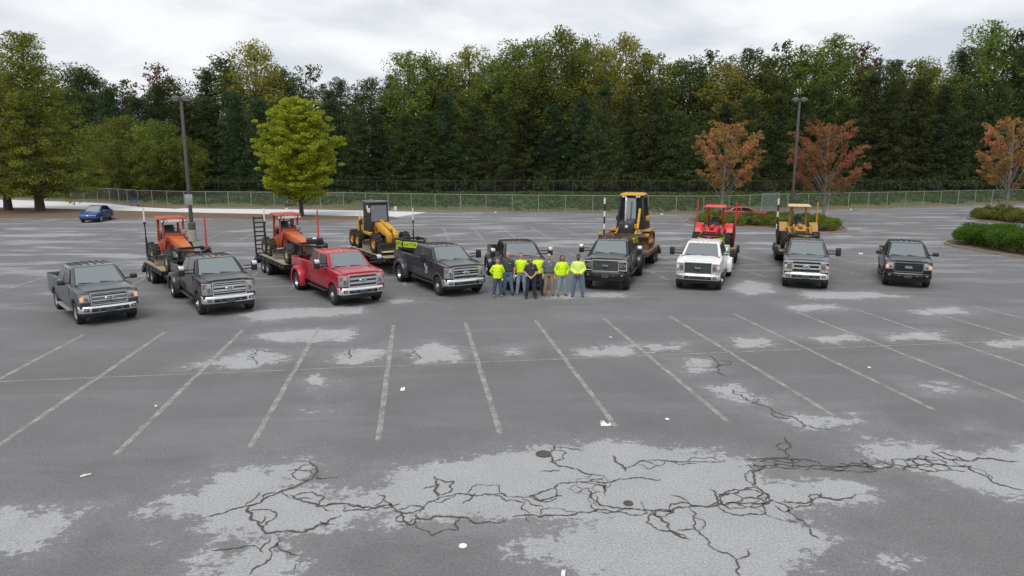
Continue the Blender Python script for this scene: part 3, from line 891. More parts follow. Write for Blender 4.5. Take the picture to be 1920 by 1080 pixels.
# ================================================================== LIGHT POLES
def light_pole(px, py, top, label, sign):
    p = at(px, py)
    o = empty('light_pole', (p.x, p.y, 0), label=label, cat='light pole', group='twin-headed light poles in the lot')
    base = MB().lathe([(0.0, 0), (0.30, 0.0), (0.30, 0.78), (0.27, 0.82), (0.0, 0.82)], 'z', n=20).mesh('concrete_footing', bevel=0)
    link('concrete_footing', base, M['concrete_base'], o)
    link('base_cover', MB().lathe([(0.0, .82), (0.26, 0.82), (0.26, 1.35), (0.14, 1.42), (0.0, 1.42)], 'z', n=16).mesh('base_cover'), M['pole_brown'], o)
    sh = MB(); w0, w1 = .11, .085
    sh.hexa([(-w0,-w0,1.4),(w0,-w0,1.4),(w0,w0,1.4),(-w0,w0,1.4),(-w1,-w1,top-.15),(w1,-w1,top-.15),(w1,w1,top-.15),(-w1,w1,top-.15)])
    link('shaft', sh.mesh('shaft', bevel=0.02), M['pole_brown'], o)
    link('cross_arm', MB().box(-.32, .32, -.04, .04, top-.25, top-.17).mesh('cross_arm', bevel=.01), M['pole_brown'], o)
    dome = cached('dome', lambda: MB().lathe([(0.0, 0.26), (0.12, 0.25), (0.24, 0.20), (0.31, 0.11), (0.335, 0.0), (0.33, -0.04), (0.0, -0.04)], 'z', n=20).mesh('lamp_head'))
    lens = cached('lens', lambda: MB().lathe([(0.0, -0.09), (0.18, -0.08), (0.27, -0.045)], 'z', n=20).mesh('lamp_lens'))
    for s in (-1, 1):
        h = link('lamp_head', dome, M['pole_brown'], o, loc=(s * .36, 0, top - .17), scale=(1, 1, 1))
        link('lamp_lens', lens, M['white_lens'], h)
    if sign:
        link('sign', MB().box(-.28, .28, -.135, -.115, 2.65, 3.45).mesh('sign', bevel=.004), M['dull_steel'], o)
    return o
light_pole(362, 452, 10.35, 'brown light pole with a small blank sign, beside the left trailer', True)
light_pole(1482, 424, 11.3, 'brown light pole rising from the shrub island between the maples', False)

# ================================================================== FOLIAGE
def leaf_mat(name, dark, light, trans=0.35, nscale=0.45, spread=0.5, warm=None, warm_amt=0.0):
    m, t, b = new_mat(name)
    lk = t.links.new
    geo = nd(t, 'ShaderNodeNewGeometry'); oi = nd(t, 'ShaderNodeObjectInfo'); tcn = nd(t, 'ShaderNodeTexCoord')
    nz = nd(t, 'ShaderNodeTexNoise', Scale=nscale, Detail=4.0, Roughness=0.6)
    ofs = nd(t, 'ShaderNodeVectorMath', operation='ADD')
    cmbn = nd(t, 'ShaderNodeMath', operation='MULTIPLY'); cmbn.inputs[1].default_value = 50.0
    lk(oi.outputs['Random'], cmbn.inputs[0])
    lk(tcn.outputs['Object'], ofs.inputs[0]); lk(cmbn.outputs[0], ofs.inputs[1]); lk(ofs.outputs[0], nz.inputs['Vector'])
    f = nd(t, 'ShaderNodeMath', operation='MULTIPLY_ADD'); f.inputs[1].default_value = spread
    lk(geo.outputs['Random Per Island'], f.inputs[0])
    st = nd(t, 'ShaderNodeMapRange'); st.inputs['From Min'].default_value = 0.3; st.inputs['From Max'].default_value = 0.7
    st.inputs['To Min'].default_value = -0.1; st.inputs['To Max'].default_value = 1.0 - spread * 0.6
    lk(nz.outputs['Fac'], st.inputs['Value']); lk(st.outputs[0], f.inputs[2])
    mx = nd(t, 'ShaderNodeMixRGB', use_clamp=True); mx.inputs[1].default_value = (*dark, 1); mx.inputs[2].default_value = (*light, 1)
    lk(f.outputs[0], mx.inputs['Fac'])
    col = mx.outputs[0]
    if warm:
        n2 = nd(t, 'ShaderNodeTexNoise', Scale=nscale * 0.9, Detail=3.0); lk(ofs.outputs[0], n2.inputs['Vector'])
        wr = nd(t, 'ShaderNodeMapRange', interpolation_type='SMOOTHSTEP'); wr.inputs['From Min'].default_value = 0.52 ; wr.inputs['From Max'].default_value = 0.66
        wr.inputs['To Max'].default_value = warm_amt
        lk(n2.outputs['Fac'], wr.inputs['Value'])
        m2 = nd(t, 'ShaderNodeMixRGB'); m2.inputs[2].default_value = (*warm, 1); lk(wr.outputs[0], m2.inputs['Fac']); lk(col, m2.inputs[1]); col = m2.outputs[0]
    # each tree a little different
    hv = nd(t, 'ShaderNodeHueSaturation')
    h1 = nd(t, 'ShaderNodeMapRange'); h1.inputs['To Min'].default_value = 0.485; h1.inputs['To Max'].default_value = 0.515
    v1 = nd(t, 'ShaderNodeMapRange'); v1.inputs['To Min'].default_value = 0.82; v1.inputs['To Max'].default_value = 1.2
    lk(oi.outputs['Random'], h1.inputs['Value']); lk(oi.outputs['Random'], v1.inputs['Value'])
    lk(h1.outputs[0], hv.inputs['Hue']); lk(v1.outputs[0], hv.inputs['Value']); lk(col, hv.inputs['Color']); col = hv.outputs[0]
    t.nodes.remove(b)
    o = t.nodes['Material Output']
    df = nd(t, 'ShaderNodeBsdfDiffuse'); tr = nd(t, 'ShaderNodeBsdfTranslucent'); ms = nd(t, 'ShaderNodeMixShader'); ms.inputs[0].default_value = trans
    lk(col, df.inputs[0]); lk(col, tr.inputs[0]); lk(df.outputs[0], ms.inputs[1]); lk(tr.outputs[0], ms.inputs[2]); lk(ms.outputs[0], o.inputs[0])
    return m
M['lf_pine'] = leaf_mat('pine_needles', (0.035, 0.051, 0.022), (0.105, 0.135, 0.049), 0.25, 0.35, spread=.3)
M['lf_pine2'] = leaf_mat('pine_needles_blue', (0.027, 0.046, 0.024), (0.086, 0.127, 0.057), 0.25, 0.35, spread=.3)
M['lf_oak'] = leaf_mat('oak_leaves', (0.086, 0.121, 0.030), (0.247, 0.299, 0.069), 0.45, spread=.28)
M['lf_dark'] = leaf_mat('dark_oak_leaves', (0.035, 0.054, 0.023), (0.119, 0.151, 0.054), 0.35, spread=.3)
M['lf_yellow'] = leaf_mat('yellowing_leaves', (0.168, 0.173, 0.038), (0.378, 0.362, 0.079), 0.5, spread=.28)
M['lf_bright'] = leaf_mat('turning_maple_leaves', (0.19, 0.27, 0.025), (0.50, 0.55, 0.06), 0.45, 0.6)
M['lf_willow'] = leaf_mat('willow_oak_leaves', (0.073, 0.090, 0.018), (0.235, 0.246, 0.045), 0.4, 0.4, warm=(0.19, 0.145, 0.03), warm_amt=0.55)
M['lf_bush'] = leaf_mat('bushy_leaves', (0.069, 0.094, 0.025), (0.218, 0.253, 0.057), 0.4, 0.4)
M['lf_red'] = leaf_mat('red_maple_leaves', (0.18, 0.10, 0.04), (0.40, 0.215, 0.09), 0.4, 0.5, warm=(0.44, 0.16, 0.11), warm_amt=0.9)
M['lf_rust'] = leaf_mat('bare_rusty_leaves', (0.11, 0.07, 0.05), (0.22, 0.13, 0.095), 0.4)
M['lf_shrub'] = leaf_mat('juniper_leaves', (0.055, 0.085, 0.02), (0.21, 0.25, 0.06), 0.3, 1.2, warm=(0.20, 0.15, 0.04), warm_amt=0.5)
M['lf_hedge'] = leaf_mat('hedge_leaves', (0.022, 0.055, 0.010), (0.12, 0.20, 0.035), 0.3, 1.6)
M['lf_ivy'] = leaf_mat('bank_cover_leaves', (0.028, 0.055, 0.014), (0.085, 0.13, 0.035), 0.3, 0.25, warm=(0.12, 0.085, 0.035), warm_amt=0.7)
M['bark'] = plain('bark', (0.075, 0.062, 0.050), 0.95, dirt=0.3, scale=4, bump=0.5, bscale=18)
M['bark_pale'] = plain('bark_pale', (0.27, 0.25, 0.225), 0.9, dirt=0.25, scale=4, bump=0.4, bscale=18)

def leaves(C, Rr, per, size, aspect=0.6, up=0.5, shell=0.5, seed=0, outward=0.5):
    """C (n,3) clump centres, Rr (n,3) radii -> leaf quads spread through the clumps"""
    g_ = np.random.default_rng(seed)
    n = len(C); tot = n * per
    d = g_.normal(size=(tot, 3)); d /= np.linalg.norm(d, axis=1)[:, None]
    r = g_.random(tot) ** (1/3); r = shell + (1 - shell) * r if shell > 0 else r
    r *= g_.uniform(0.75, 1.1, tot)
    c = np.repeat(C, per, 0) + d * r[:, None] * np.repeat(Rr, per, 0)
    nr = g_.normal(size=(tot, 3)) * 0.8 + d * outward + np.array([0, 0, up])
    nr /= np.linalg.norm(nr, axis=1)[:, None]
    t_ = np.cross(nr, g_.normal(size=(tot, 3))); t_ /= np.linalg.norm(t_, axis=1)[:, None] + 1e-9
    b_ = np.cross(nr, t_)
    s = size * g_.uniform(0.6, 1.3, tot)[:, None] / 2
    t_ = t_ * s; b_ = b_ * s * aspect
    V = np.stack([c - t_, c - b_ * 0.9 + t_ * 0.15, c + t_, c + b_ * 0.9 - t_ * 0.1], 1).reshape(-1, 3)
    Q = np.arange(tot * 4).reshape(-1, 4)
    return V, Q

def env_pine(u):  return 0.22 + 0.80 * (1 - u) ** 0.75
def env_oval(u):  return math.sqrt(max(0.02, 1 - (2 * u - 0.85) ** 2 / 1.35)) 
def env_round(u): return math.sqrt(max(0.02, 1 - (2 * u - 0.9) ** 2 / 1.3))
def env_cone(u):  return (1.0 - 0.78 * u) * (0.72 + 2.2 * min(u, 0.13))
def env_vase(u):  return 0.42 + 0.75 * math.sin(PI * min(1, 0.12 + u * 0.80))
def make_tree(seed, h, rad, base, nbr, env, rise, clump, per, leaf, aspect, droop=0.0, trunk_r=0.2, flat=0.6, lean=0.3, inner=0.3, irr=0.3, up=0.5, limbs=True, multi=1):
    """tapered trunk with limbs; leaf clumps along the outer part of each limb"""
    rr = random.Random(seed)
    mb = MB()
    nst = 7
    ph1, ph2 = rr.uniform(0, 6), rr.uniform(0, 6)
    def trunk(u):
        return Vector((lean * math.sin(u * 3 + ph1) * u, lean * math.sin(u * 2.4 + ph2) * u, h * u * 0.97))
    mb.tube([trunk(i / nst) for i in range(nst + 1)], [trunk_r * (1 - 0.93 * (i / nst)) * (1.35 if i == 0 else 1) + 0.012 for i in range(nst + 1)], 8)
    C, RR_ = [], []
    az = rr.uniform(0, 6)
    for i in range(nbr):
        u = (i + 0.5) / nbr
        z = base + (h - base) * (u ** 0.93)
        az += 2.39996 + rr.uniform(-0.5, 0.5)
        L_ = rad * env(u) * rr.uniform(1 - irr, 1 + irr * 0.7)
        st_ = trunk(max(0.02, (z - L_ * rise * 0.8) / h if rise > 0 else z / h))
        dr = Vector((math.cos(az), math.sin(az), 0))
        end = Vector((trunk(z / h).x, trunk(z / h).y, z)) + dr * L_ + Vector((0, 0, L_ * rise * 0.25 - L_ * droop))
        mid = st_.lerp(end, 0.5) + Vector((0, 0, L_ * 0.10))
        if limbs:
            r0 = max(0.018, trunk_r * 0.34 * (1 - u * 0.75))
            mb.tube([st_, st_.lerp(mid, .6), mid, end], [r0, r0 * .8, r0 * .6, 0.010], 5, caps=False)
        k = max(2, int(L_ / (clump * 0.8)))
        for j in range(k):
            t_ = inner + (1 - inner) * (j + rr.random()) / k
            p = st_.lerp(mid, t_ * 2) if t_ < .5 else mid.lerp(end, t_ * 2 - 1)
            side = Vector((-dr.y, dr.x, 0)) * rr.gauss(0, 0.28) * L_ * t_
            s = clump * rr.uniform(0.6, 1.25) * (1.05 - 0.25 * t_)
            C.append(p + side + Vector((0, 0, rr.gauss(0, .12) * clump)))
            RR_.append((s, s, s * flat))
            if limbs and rr.random() < 0.5:
                mb.tube([p, C[-1]], [0.012, 0.006], 3, caps=False)
    top = trunk(1.0)
    for j in range(3):
        C.append(top + Vector((rr.gauss(0, .25), rr.gauss(0, .25), -j * clump * 0.55))); RR_.append((clump * (.45 + .2 * j),) * 2 + (clump * .6,))
    V, Q = leaves(np.array([tuple(c) for c in C]), np.array(RR_), per, leaf, aspect, up=up, shell=0.35, seed=seed)
    V[:, 2] = np.maximum(V[:, 2], 0.15)
    tm = mb.mesh('trunk', fix=False); cm_ = fast_mesh('crown', V, Q)
    return tm, cm_
def tree(name, meshes, mat, loc, rz, sc, label, group=None, bark='bark', cat='tree'):
    o = empty(name, loc, rz, label, cat, group)
    o.scale = sc if isinstance(sc, tuple) else (sc, sc, sc)
    link('trunk', meshes[0], M[bark], o)
    link('crown', meshes[1], M[mat], o)
    return o

# -------- the wood: prototypes (nominal height 20 m), copied and scaled
PINES = [make_tree(100 + i, 20, 4.6, 0.8, 96, env_pine, 0.15, 1.2, 48, 0.52, 0.24, droop=-0.02, trunk_r=.24, flat=.55, irr=.32, up=.3, inner=.15) for i in range(5)]
OAKS = [make_tree(200 + i, 20, 4.9, 3.0, 70, env_oval, 0.70, 1.45, 64, 0.32, 0.7, trunk_r=.26, flat=.8, irr=.3) for i in range(5)]
THIN = [make_tree(300 + i, 20, 3.8, 7.0, 34, env_oval, 0.8, 1.1, 20, 0.42, 0.7, trunk_r=.2, flat=.7, irr=.45) for i in range(2)]
def top_height(pxy, d):        # height of a tree at distance d whose top shows at pixel row pxy
    return CAM_H + (HORIZON - pxy) * d / FPX * 1.01
rw = random.Random(11)
def put(kind, px, topy, d, mat, label, group, wid=1.0):
    x = (px - 960) / FPX * d * 1.01
    z = ground_z(x, d)
    h = max(5, top_height(topy, d) - z)
    protos = {'pine': PINES, 'oak': OAKS, 'thin': THIN}[kind]
    s = h / 20.0
    w = (0.5 * s + 0.5) * wid * rw.uniform(0.92, 1.1)
    nm = {'pine': 'pine_tree', 'oak': 'broadleaf_tree', 'thin': 'broadleaf_tree'}[kind]
    tree(nm, protos[rw.randrange(len(protos))], mat, (x, d, z - 0.05), rw.uniform(0, 6.28), (w, w, s), label, group)
# front row of dark pines
MARKS = [(-60,'past the left edge shade tree'),(75,'the tall left shade tree'),(165,'the blue car'),(262,'the tallest bushy tree'),(350,'the left light pole'),(440,'the gap left of the bright maple'),(560,'the bright yellow-green maple'),(655,'the right side of the bright maple'),(705,'the yellow grader'),(800,'the charcoal truck'),(900,'the left shoulder of the crew'),(1000,'the standing crew'),(1085,'the right end of the crew'),(1178,'the dozer'),(1265,'the gap between dozer and red tractor'),(1350,'the left red maple'),(1430,'the fence gate'),(1490,'the right light pole'),(1550,'the orange and gold maple'),(1640,'the long bare stretch of right fence'),(1695,'the rightmost truck'),(1780,'the clipped hedge'),(1885,'the right-edge maple'),(1980,'past the right picture edge')]
def mark(px):
    m_ = min(MARKS, key=lambda q: abs(q[0] - px)); d_ = px - m_[0]
    return ('just left above ' if d_ < -10 else 'just right above ' if d_ > 10 else 'straight above ') + m_[1]
px = -60
while px < 1990:
    ty = 192 + rw.uniform(-24, 26) + (14 if 620 < px < 760 else 0) - (22 if px > 1600 else 0)
    put('pine', px, ty, 123 + rw.uniform(-2.5, 3.5), 'lf_pine' if rw.random() < .6 else 'lf_pine2',
        'dark front-row pine of the wood, ' + mark(px), 'front row pines of the wood')
    px += 44 + rw.uniform(-8, 8)
# the taller trees whose tops make the skyline: pixel x, top row, kind, foliage, label or None
SKY = [(-60,120,'oak','lf_dark',0),(20,140,'oak','lf_oak',0),(110,135,'oak','lf_willow','olive broadleaf tree peeping out between the big left tree and the wood'),(178,136,'oak','lf_dark','dark round-topped broadleaf tree just right of the big left tree'),(205,146,'oak','lf_dark',0),
 (258,158,'thin','lf_dark','thin open-crowned dark tree left of the rust-topped tree'),(322,130,'thin','lf_rust','thin rust-red tree top above the left lamp head'),(350,158,'oak','lf_dark',0),(412,142,'pine','lf_pine2',0),(452,122,'oak','lf_dark','dark tall tree left of the pale round top on the left skyline'),
 (500,98,'oak','lf_yellow','pale yellow-green round top standing out on the left skyline'),(548,140,'oak','lf_dark',0),(600,131,'thin','lf_dark','open dark crown with sky gaps above the bright yellow-green tree'),(655,158,'pine','lf_pine',0),(705,158,'oak','lf_dark',0),
 (745,150,'pine','lf_pine',0),(772,113,'oak','lf_oak','green round top at the left end of the middle rise'),(812,118,'oak','lf_oak',0),(845,132,'oak','lf_oak',0),(882,106,'oak','lf_yellow','yellow-green tree top left of the highest tree in the middle'),(925,124,'oak','lf_oak',0),
 (962,98,'oak','lf_oak',0),(1000,92,'oak','lf_oak',0),(1046,76,'oak','lf_oak','highest green crown in the middle of the wood'),(1088,92,'oak','lf_oak',0),(1122,102,'oak','lf_yellow',0),(1160,87,'oak','lf_yellow','yellow crown just right of the highest green crown'),
 (1205,116,'oak','lf_oak',0),(1250,130,'oak','lf_oak',0),(1282,126,'oak','lf_dark',0),(1316,107,'thin','lf_dark','dark feathery top above the left red maple'),(1345,130,'oak','lf_yellow',0),(1382,108,'oak','lf_dark',0),
 (1418,120,'oak','lf_yellow',0),(1450,94,'thin','lf_dark','dark open top left of the right lamp head'),(1480,108,'oak','lf_oak','green crown right above the right lamp head'),(1532,88,'oak','lf_oak','tall green crown between the right lamp and the pointed pine'),(1582,96,'thin','lf_rust','thin brownish top right of the right lamp'),
 (1610,130,'oak','lf_dark',0),(1645,124,'pine','lf_pine','pointed dark pine standing alone on the right skyline'),(1685,126,'oak','lf_oak','small green top between the two pointed pines on the right'),(1712,138,'oak','lf_yellow',0),(1758,106,'pine','lf_pine','broad dark pointed pine near the right end of the wood'),
 (1812,66,'oak','lf_oak','tall yellow-green crown near the right edge'),(1850,72,'thin','lf_dark','open dark crown left of the tallest tree at the right edge'),(1902,46,'thin','lf_dark','tallest dark open crown at the right edge of the wood'),(1925,60,'oak','lf_dark',0),(1985,60,'oak','lf_dark',0)]
gen = {'lf_oak': 'green broadleaf tree rising behind the front row pines', 'lf_dark': 'dark broadleaf tree rising behind the front row pines', 'lf_yellow': 'yellowing broadleaf tree rising behind the front row pines', 'lf_pine': 'dark pine rising behind the front row pines', 'lf_pine2': 'bluish pine rising behind the front row pines'}
for px, ty, k, mt, lb in SKY:
    put(k, px, ty, 133 + rw.uniform(-3, 5), mt, lb or gen[mt].replace(' rising behind the front row pines', ' of the skyline, ' + mark(px)), 'trees whose tops make the skyline', wid=1.12 if k == 'oak' else 1.0)
px = -80
while px < 2010:               # a last row that closes the gaps
    sk = np.interp(px, [s_[0] for s_ in SKY], [s_[1] for s_ in SKY])
    put('oak' if rw.random() < .6 else 'pine', px, sk + rw.uniform(22, 45), 145 + rw.uniform(-3, 5), 'lf_dark', 'dark tree deep in the wood, ' + mark(px), 'trees deep in the wood', 1.15)
    px += 58 + rw.uniform(-10, 10)

# -------- bushy trees in front of the wood, left
BUSH = [make_tree(400 + i, 12, 4.6, 0.7, 66, env_round, 0.55, 1.0, 40, 0.34, 0.55, trunk_r=.16, flat=.8, irr=.22, droop=.05) for i in range(2)]
for px, ty, d, w, lb in ((215, 236, 112, 1.0, 'bushy green tree beside the big left tree, behind the fence'), (262, 219, 110, 1.05, 'tallest rounded bushy tree left of the light pole'), (318, 228, 109, 1.05, 'bushy green tree just left of the light pole, behind the fence'), (362, 256, 107, .8, 'lowest rounded bushy tree right of the light pole'), (240, 262, 104, .8, 'small front bushy tree low behind the left fence'), (300, 262, 103.5, .8, 'small bushy tree low behind the fence near the light pole')):
    x = (px - 960) / FPX * d * 1.01; z = ground_z(x, d); h = top_height(ty, d) - z
    tree('bushy_tree', BUSH[rw.randrange(2)], 'lf_bush', (x, d, z - .05), rw.uniform(0, 6), (w, w, h / 12.3), lb, 'bushy trees in front of the wood')

# -------- the specimen trees in the lot
p = at(76, 397)
tree('shade_tree', make_tree(500, 20.2, 7.6, 1.9, 150, env_cone, 0.10, 1.15, 52, 0.34, 0.35, droop=.10, trunk_r=.42, flat=.42, irr=.18, lean=.2, inner=.2), 'lf_willow', (p.x, p.y, .06), 0.4, 1, 'tallest feathery olive-green shade tree on the strip left of the blue car', cat='tree')
p = at(16, 395)
tree('shade_tree', make_tree(501, 19.0, 7.0, 2.2, 120, env_cone, 0.12, 1.15, 44, 0.34, 0.35, droop=.10, trunk_r=.36, flat=.42, irr=.2, lean=.2, inner=.2), 'lf_willow', (p.x, p.y, .06), 2.1, 1, 'feathery olive shade tree cut by the left edge of the picture', cat='tree')
p = at(566, 406)
tree('maple_tree', make_tree(510, 12.1, 3.9, 2.1, 140, env_oval, 0.40, 0.66, 80, 0.21, 0.7, trunk_r=.19, flat=.5, irr=.24, lean=.1, inner=.25), 'lf_bright', (p.x, p.y, .08), 0, 1, 'bright yellow-green round maple standing alone behind the trailers', cat='tree')
REDM = [make_tree(520 + i, 9.4, 2.75, 3.2, 44, env_vase, 0.95, 0.44, 30, 0.21, 0.7, trunk_r=.15, flat=.65, irr=.4, lean=.25, inner=.55) for i in range(3)]
for (px_, py_), h, sc, k, lb in (((1352, 413), 9.6, .92, 0, 'reddish sparse maple above the parked red car'), ((1543, 420), 9.3, .95, 1, 'orange and gold sparse maple beside the right light pole'), ((1884, 412), 10.1, .95, 2, 'rusty sparse maple by the right edge of the picture')):
    p = at(px_, py_)
    tree('red_maple', REDM[k], 'lf_red', (p.x, p.y, .06), k * 2.0, (sc, sc, h / 9.6), lb, 'sparse red maples on the islands', bark='bark_pale')

# -------- shrubs
def shrub_mesh(seed, rx, ry, h, n, leaf, boxy=False):
    rr = np.random.default_rng(seed)
    C = []
    for i in range(n):
        a = rr.uniform(0, 2*PI); r = math.sqrt(rr.random()) * 0.82
        top = (1 - r ** (4 if boxy else 2)) * 0.8
        C.append((math.cos(a) * r * rx, math.sin(a) * r * ry, h * (0.18 + top * rr.random() ** .5)))
    return leaves(np.array(C), np.full((n, 3), 0.30) * np.array([1, 1, .8]) * min(1, h), 46, leaf, .45, up=.6, shell=.4, seed=seed)
def shrub_proto(seed, rx, ry, h, n, leaf, boxy=False):
    V, Q = shrub_mesh(seed, rx, ry, h, n, leaf, boxy)
    V[:, 2] = np.maximum(V[:, 2], .02)
    mb = MB(); rr = random.Random(seed)
    for i in range(9):
        a = rr.uniform(0, 6.28); l = rr.uniform(.3, .7)
        mb.tube([(0, 0, -.02), (math.cos(a)*rx*l*.5, math.sin(a)*ry*l*.5, h*.4), (math.cos(a)*rx*l, math.sin(a)*ry*l, h*.75)], [.03, .02, .008], 4, caps=False)
    return fast_mesh('foliage', V, Q), mb.mesh('stems', fix=False)
JUN = [shrub_proto(600 + i, 1.15, 1.0, 0.85, 70, .12) for i in range(3)]
HED = [shrub_proto(610 + i, 1.0, .95, 1.25, 130, .10, True) for i in range(3)]
def shrub(name, pr, mat, x, y, sc, label, group):
    o = empty(name, (x, y, .09), rw.uniform(0, 6), label, 'shrub', group); o.scale = sc
    link('foliage', pr[0], M[mat], o); link('stems', pr[1], M['bark'], o)
def inside(p, poly):
    return poly_sdf(np.array([[p[0], p[1]]]), [(q.x, q.y) for q in poly])[0]
def scatter_shrubs(poly, step, margin, fn):
    xs = [q.x for q in poly]; ys = [q.y for q in poly]
    y = min(ys)
    while y < max(ys):
        x = min(xs) + rw.uniform(0, step)
        while x < min(max(xs), 62):
            q = (x + rw.uniform(-.3, .3), y + rw.uniform(-.3, .3))
            if inside(q, poly) > margin: fn(*q)
            x += step
        y += step * .9
scatter_shrubs(isl1_pts, 1.75, 0.9, lambda x, y: shrub('juniper_shrub', JUN[rw.randrange(3)], 'lf_shrub', x, y, (1, 1, rw.uniform(.85, 1.25)), 'low spreading shrub in the island behind the red and yellow tractors', 'shrubs of the tractor-side island'))
scatter_shrubs(isl2_pts, 1.75, 0.9, lambda x, y: shrub('juniper_shrub', JUN[rw.randrange(3)], 'lf_shrub', x, y, (1, 1, rw.uniform(1.1, 1.5)), 'low spreading shrub in the island around the right-edge maple', 'shrubs of the right-edge island'))
scatter_shrubs(isl3_pts, 1.45, 0.8, lambda x, y: shrub('hedge_shrub', HED[rw.randrange(3)], 'lf_hedge', x, y, (1, 1, rw.uniform(.92, 1.06)), 'clipped dense green hedge shrub on the right island', 'shrubs of the clipped hedge'))

# -------- low cover on the bank, weeds and litter line
gg = np.random.default_rng(5)
n = 5200
X = gg.uniform(-75, 100, n); S = gg.uniform(2.0, 34, n)
keep = np.array([mnoise.noise(Vector((x * .12, s * .2, 3))) + 0.35 * (s > 7) - (0.5 if s < 4.5 else 0) > -0.12 for x, s in zip(X, S)])
X, S = X[keep], S[keep]; Y = yk(X) + S
Z = np.array([ground_z(x, y) for x, y in zip(X, Y)])
V, Q = leaves(np.stack([X, Y, Z + .12], 1), np.stack([gg.uniform(.4, 1.1, len(X)), gg.uniform(.4, 1.1, len(X)), gg.uniform(.15, .5, len(X))], 1), 16, .34, .7, up=.9, shell=.2, seed=9)
V[:, 2] = np.maximum(V[:, 2], np.repeat(np.repeat(Z, 16), 4) + .01)
o = link('bank_cover', fast_mesh('bank_cover', V, Q), M['lf_ivy'])
tag(o, 'low green creeping cover on the bank between the fences', 'ground cover', kind='stuff')
n = 5200
X = gg.uniform(-112, 112, n); S = gg.uniform(20, 62, n)
Y = yk(X) + S; keep = (Y > 119.5) & (Y < 131); X, Y = X[keep], Y[keep]
Z = np.array([ground_z(x, y) for x, y in zip(X, Y)])
V, Q = leaves(np.stack([X, Y, Z + gg.uniform(.4, 2.2, len(X))], 1), np.stack([gg.uniform(.6, 1.5, len(X)), gg.uniform(.5, 1, len(X)), gg.uniform(.5, 1.2, len(X))], 1), 30, .38, .7, up=.5, shell=.2, seed=10)
V[:, 2] = np.maximum(V[:, 2], .1)
o = link('undergrowth', fast_mesh('undergrowth', V, Q), M['lf_dark'])
tag(o, 'dark undergrowth along the foot of the wood', 'undergrowth', kind='stuff')

# ================================================================== WHEELS
def tyre_mesh(r, w, rim, key='road', lugs=0):
    def f():
        mb = MB()
        h = w / 2
        mb.lathe([(rim, -h*.72), (rim + .02, -h*.95), (r - .05, -h), (r - .012, -h*.86), (r, -h*.6), (r, h*.6), (r - .012, h*.86), (r - .05, h), (rim + .02, h*.95), (rim, h*.72)], 'y', n=28, closed=True)
        for k in range(lugs):
            t = 2*PI*k/lugs
            for s in (-1, 1):
                tt = t + (PI/lugs if s > 0 else 0)
                c, sn = math.cos(tt), math.sin(tt)
                c2, s2 = math.cos(tt + .16), math.sin(tt + .16)
                a = (c*(r+.018), s*h*.98, sn*(r+.018)); b = (c2*(r+.018), s*h*.06, s2*(r+.018))
                mb.bar(a, b, .055, .05)
        return mb.mesh('tyre', fix=True)
    return cached(('tyre', r, w, rim, lugs), f)
def rim_mesh(rim, w, style):
    def f():
        mb = MB(); h = w / 2
        if style == 'dual_front':      # steel wheel, hub stands out
            mb.lathe([(rim, -h*.72), (rim, h*.75), (rim-.02, h*.8), (rim-.045, h*.70), (rim*.55, h*.78), (rim*.42, h*1.05), (rim*.30, h*1.1), (rim*.27, h*1.35), (0, h*1.4)], 'y', n=24)
        elif style == 'dual_rear':     # deep dish
            mb.lathe([(rim, -h*.72), (rim, h*.75), (rim-.02, h*.8), (rim-.05, h*.5), (rim*.62, -h*.2), (rim*.40, -h*.25), (rim*.30, h*.3), (0, h*.35)], 'y', n=24)
        else:
            mb.lathe([(rim, -h*.72), (rim, h*.75), (rim-.015, h*.8), (rim-.03, h*.6), (rim*.9, h*.35), (rim*.4, h*.45), (rim*.28, h*.62), (0, h*.66)], 'y', n=24)
            if style == 'alloy':
                for k in range(6):
                    t = 2*PI*k/6
                    mb.bar((math.cos(t)*rim*.2, h*.60, math.sin(t)*rim*.2), (math.cos(t)*rim*.93, h*.66, math.sin(t)*rim*.93), .07, .05)
        return mb.mesh('rim')
    return cached(('rim', rim, w, style), f)
def holes_mesh(rim, w, style):
    def f():
        mb = MB(); h = w/2; n = 8 if 'dual' in style else 6
        y = h*.80 if style == 'dual_front' else h*.19 if style == 'dual_rear' else h*.43
        for k in range(n):
            t = 2*PI*(k+.5)/n
            mb.lathe([(0, -.012), (rim*.13, -.012), (rim*.13, .012), (0, .012)], 'y', c=(math.cos(t)*rim*.72, y, math.sin(t)*rim*.72), n=8)
        return mb.mesh('hole')
    return cached(('holes', rim, w, style), f)
def wheel(parent, x, y, r, w, rim, style, tmat='rubber', rmat='steel_rim', lugs=0, name='wheel', z=None, holes=True):
    s = 1 if y > 0 else -1
    o = empty(name, (x, y, r if z is None else z)); o.parent = parent
    if s < 0: o.rotation_euler = (0, 0, PI)
    link('tyre', tyre_mesh(r, w, rim, lugs=lugs), M[tmat], o)
    link('rim', rim_mesh(rim, w, style), M[rmat], o)
    if holes: link('rim_hole', holes_mesh(rim, w, style), M['chassis'], o)
    return o

# ================================================================== PICKUPS
def arch(cx, cz, r, n=12, a0=0, a1=180):
    return [(cx + r*math.cos(R(a0 + (a1-a0)*i/n)), cz + r*math.sin(R(a0 + (a1-a0)*i/n))) for i in range(n+1)]
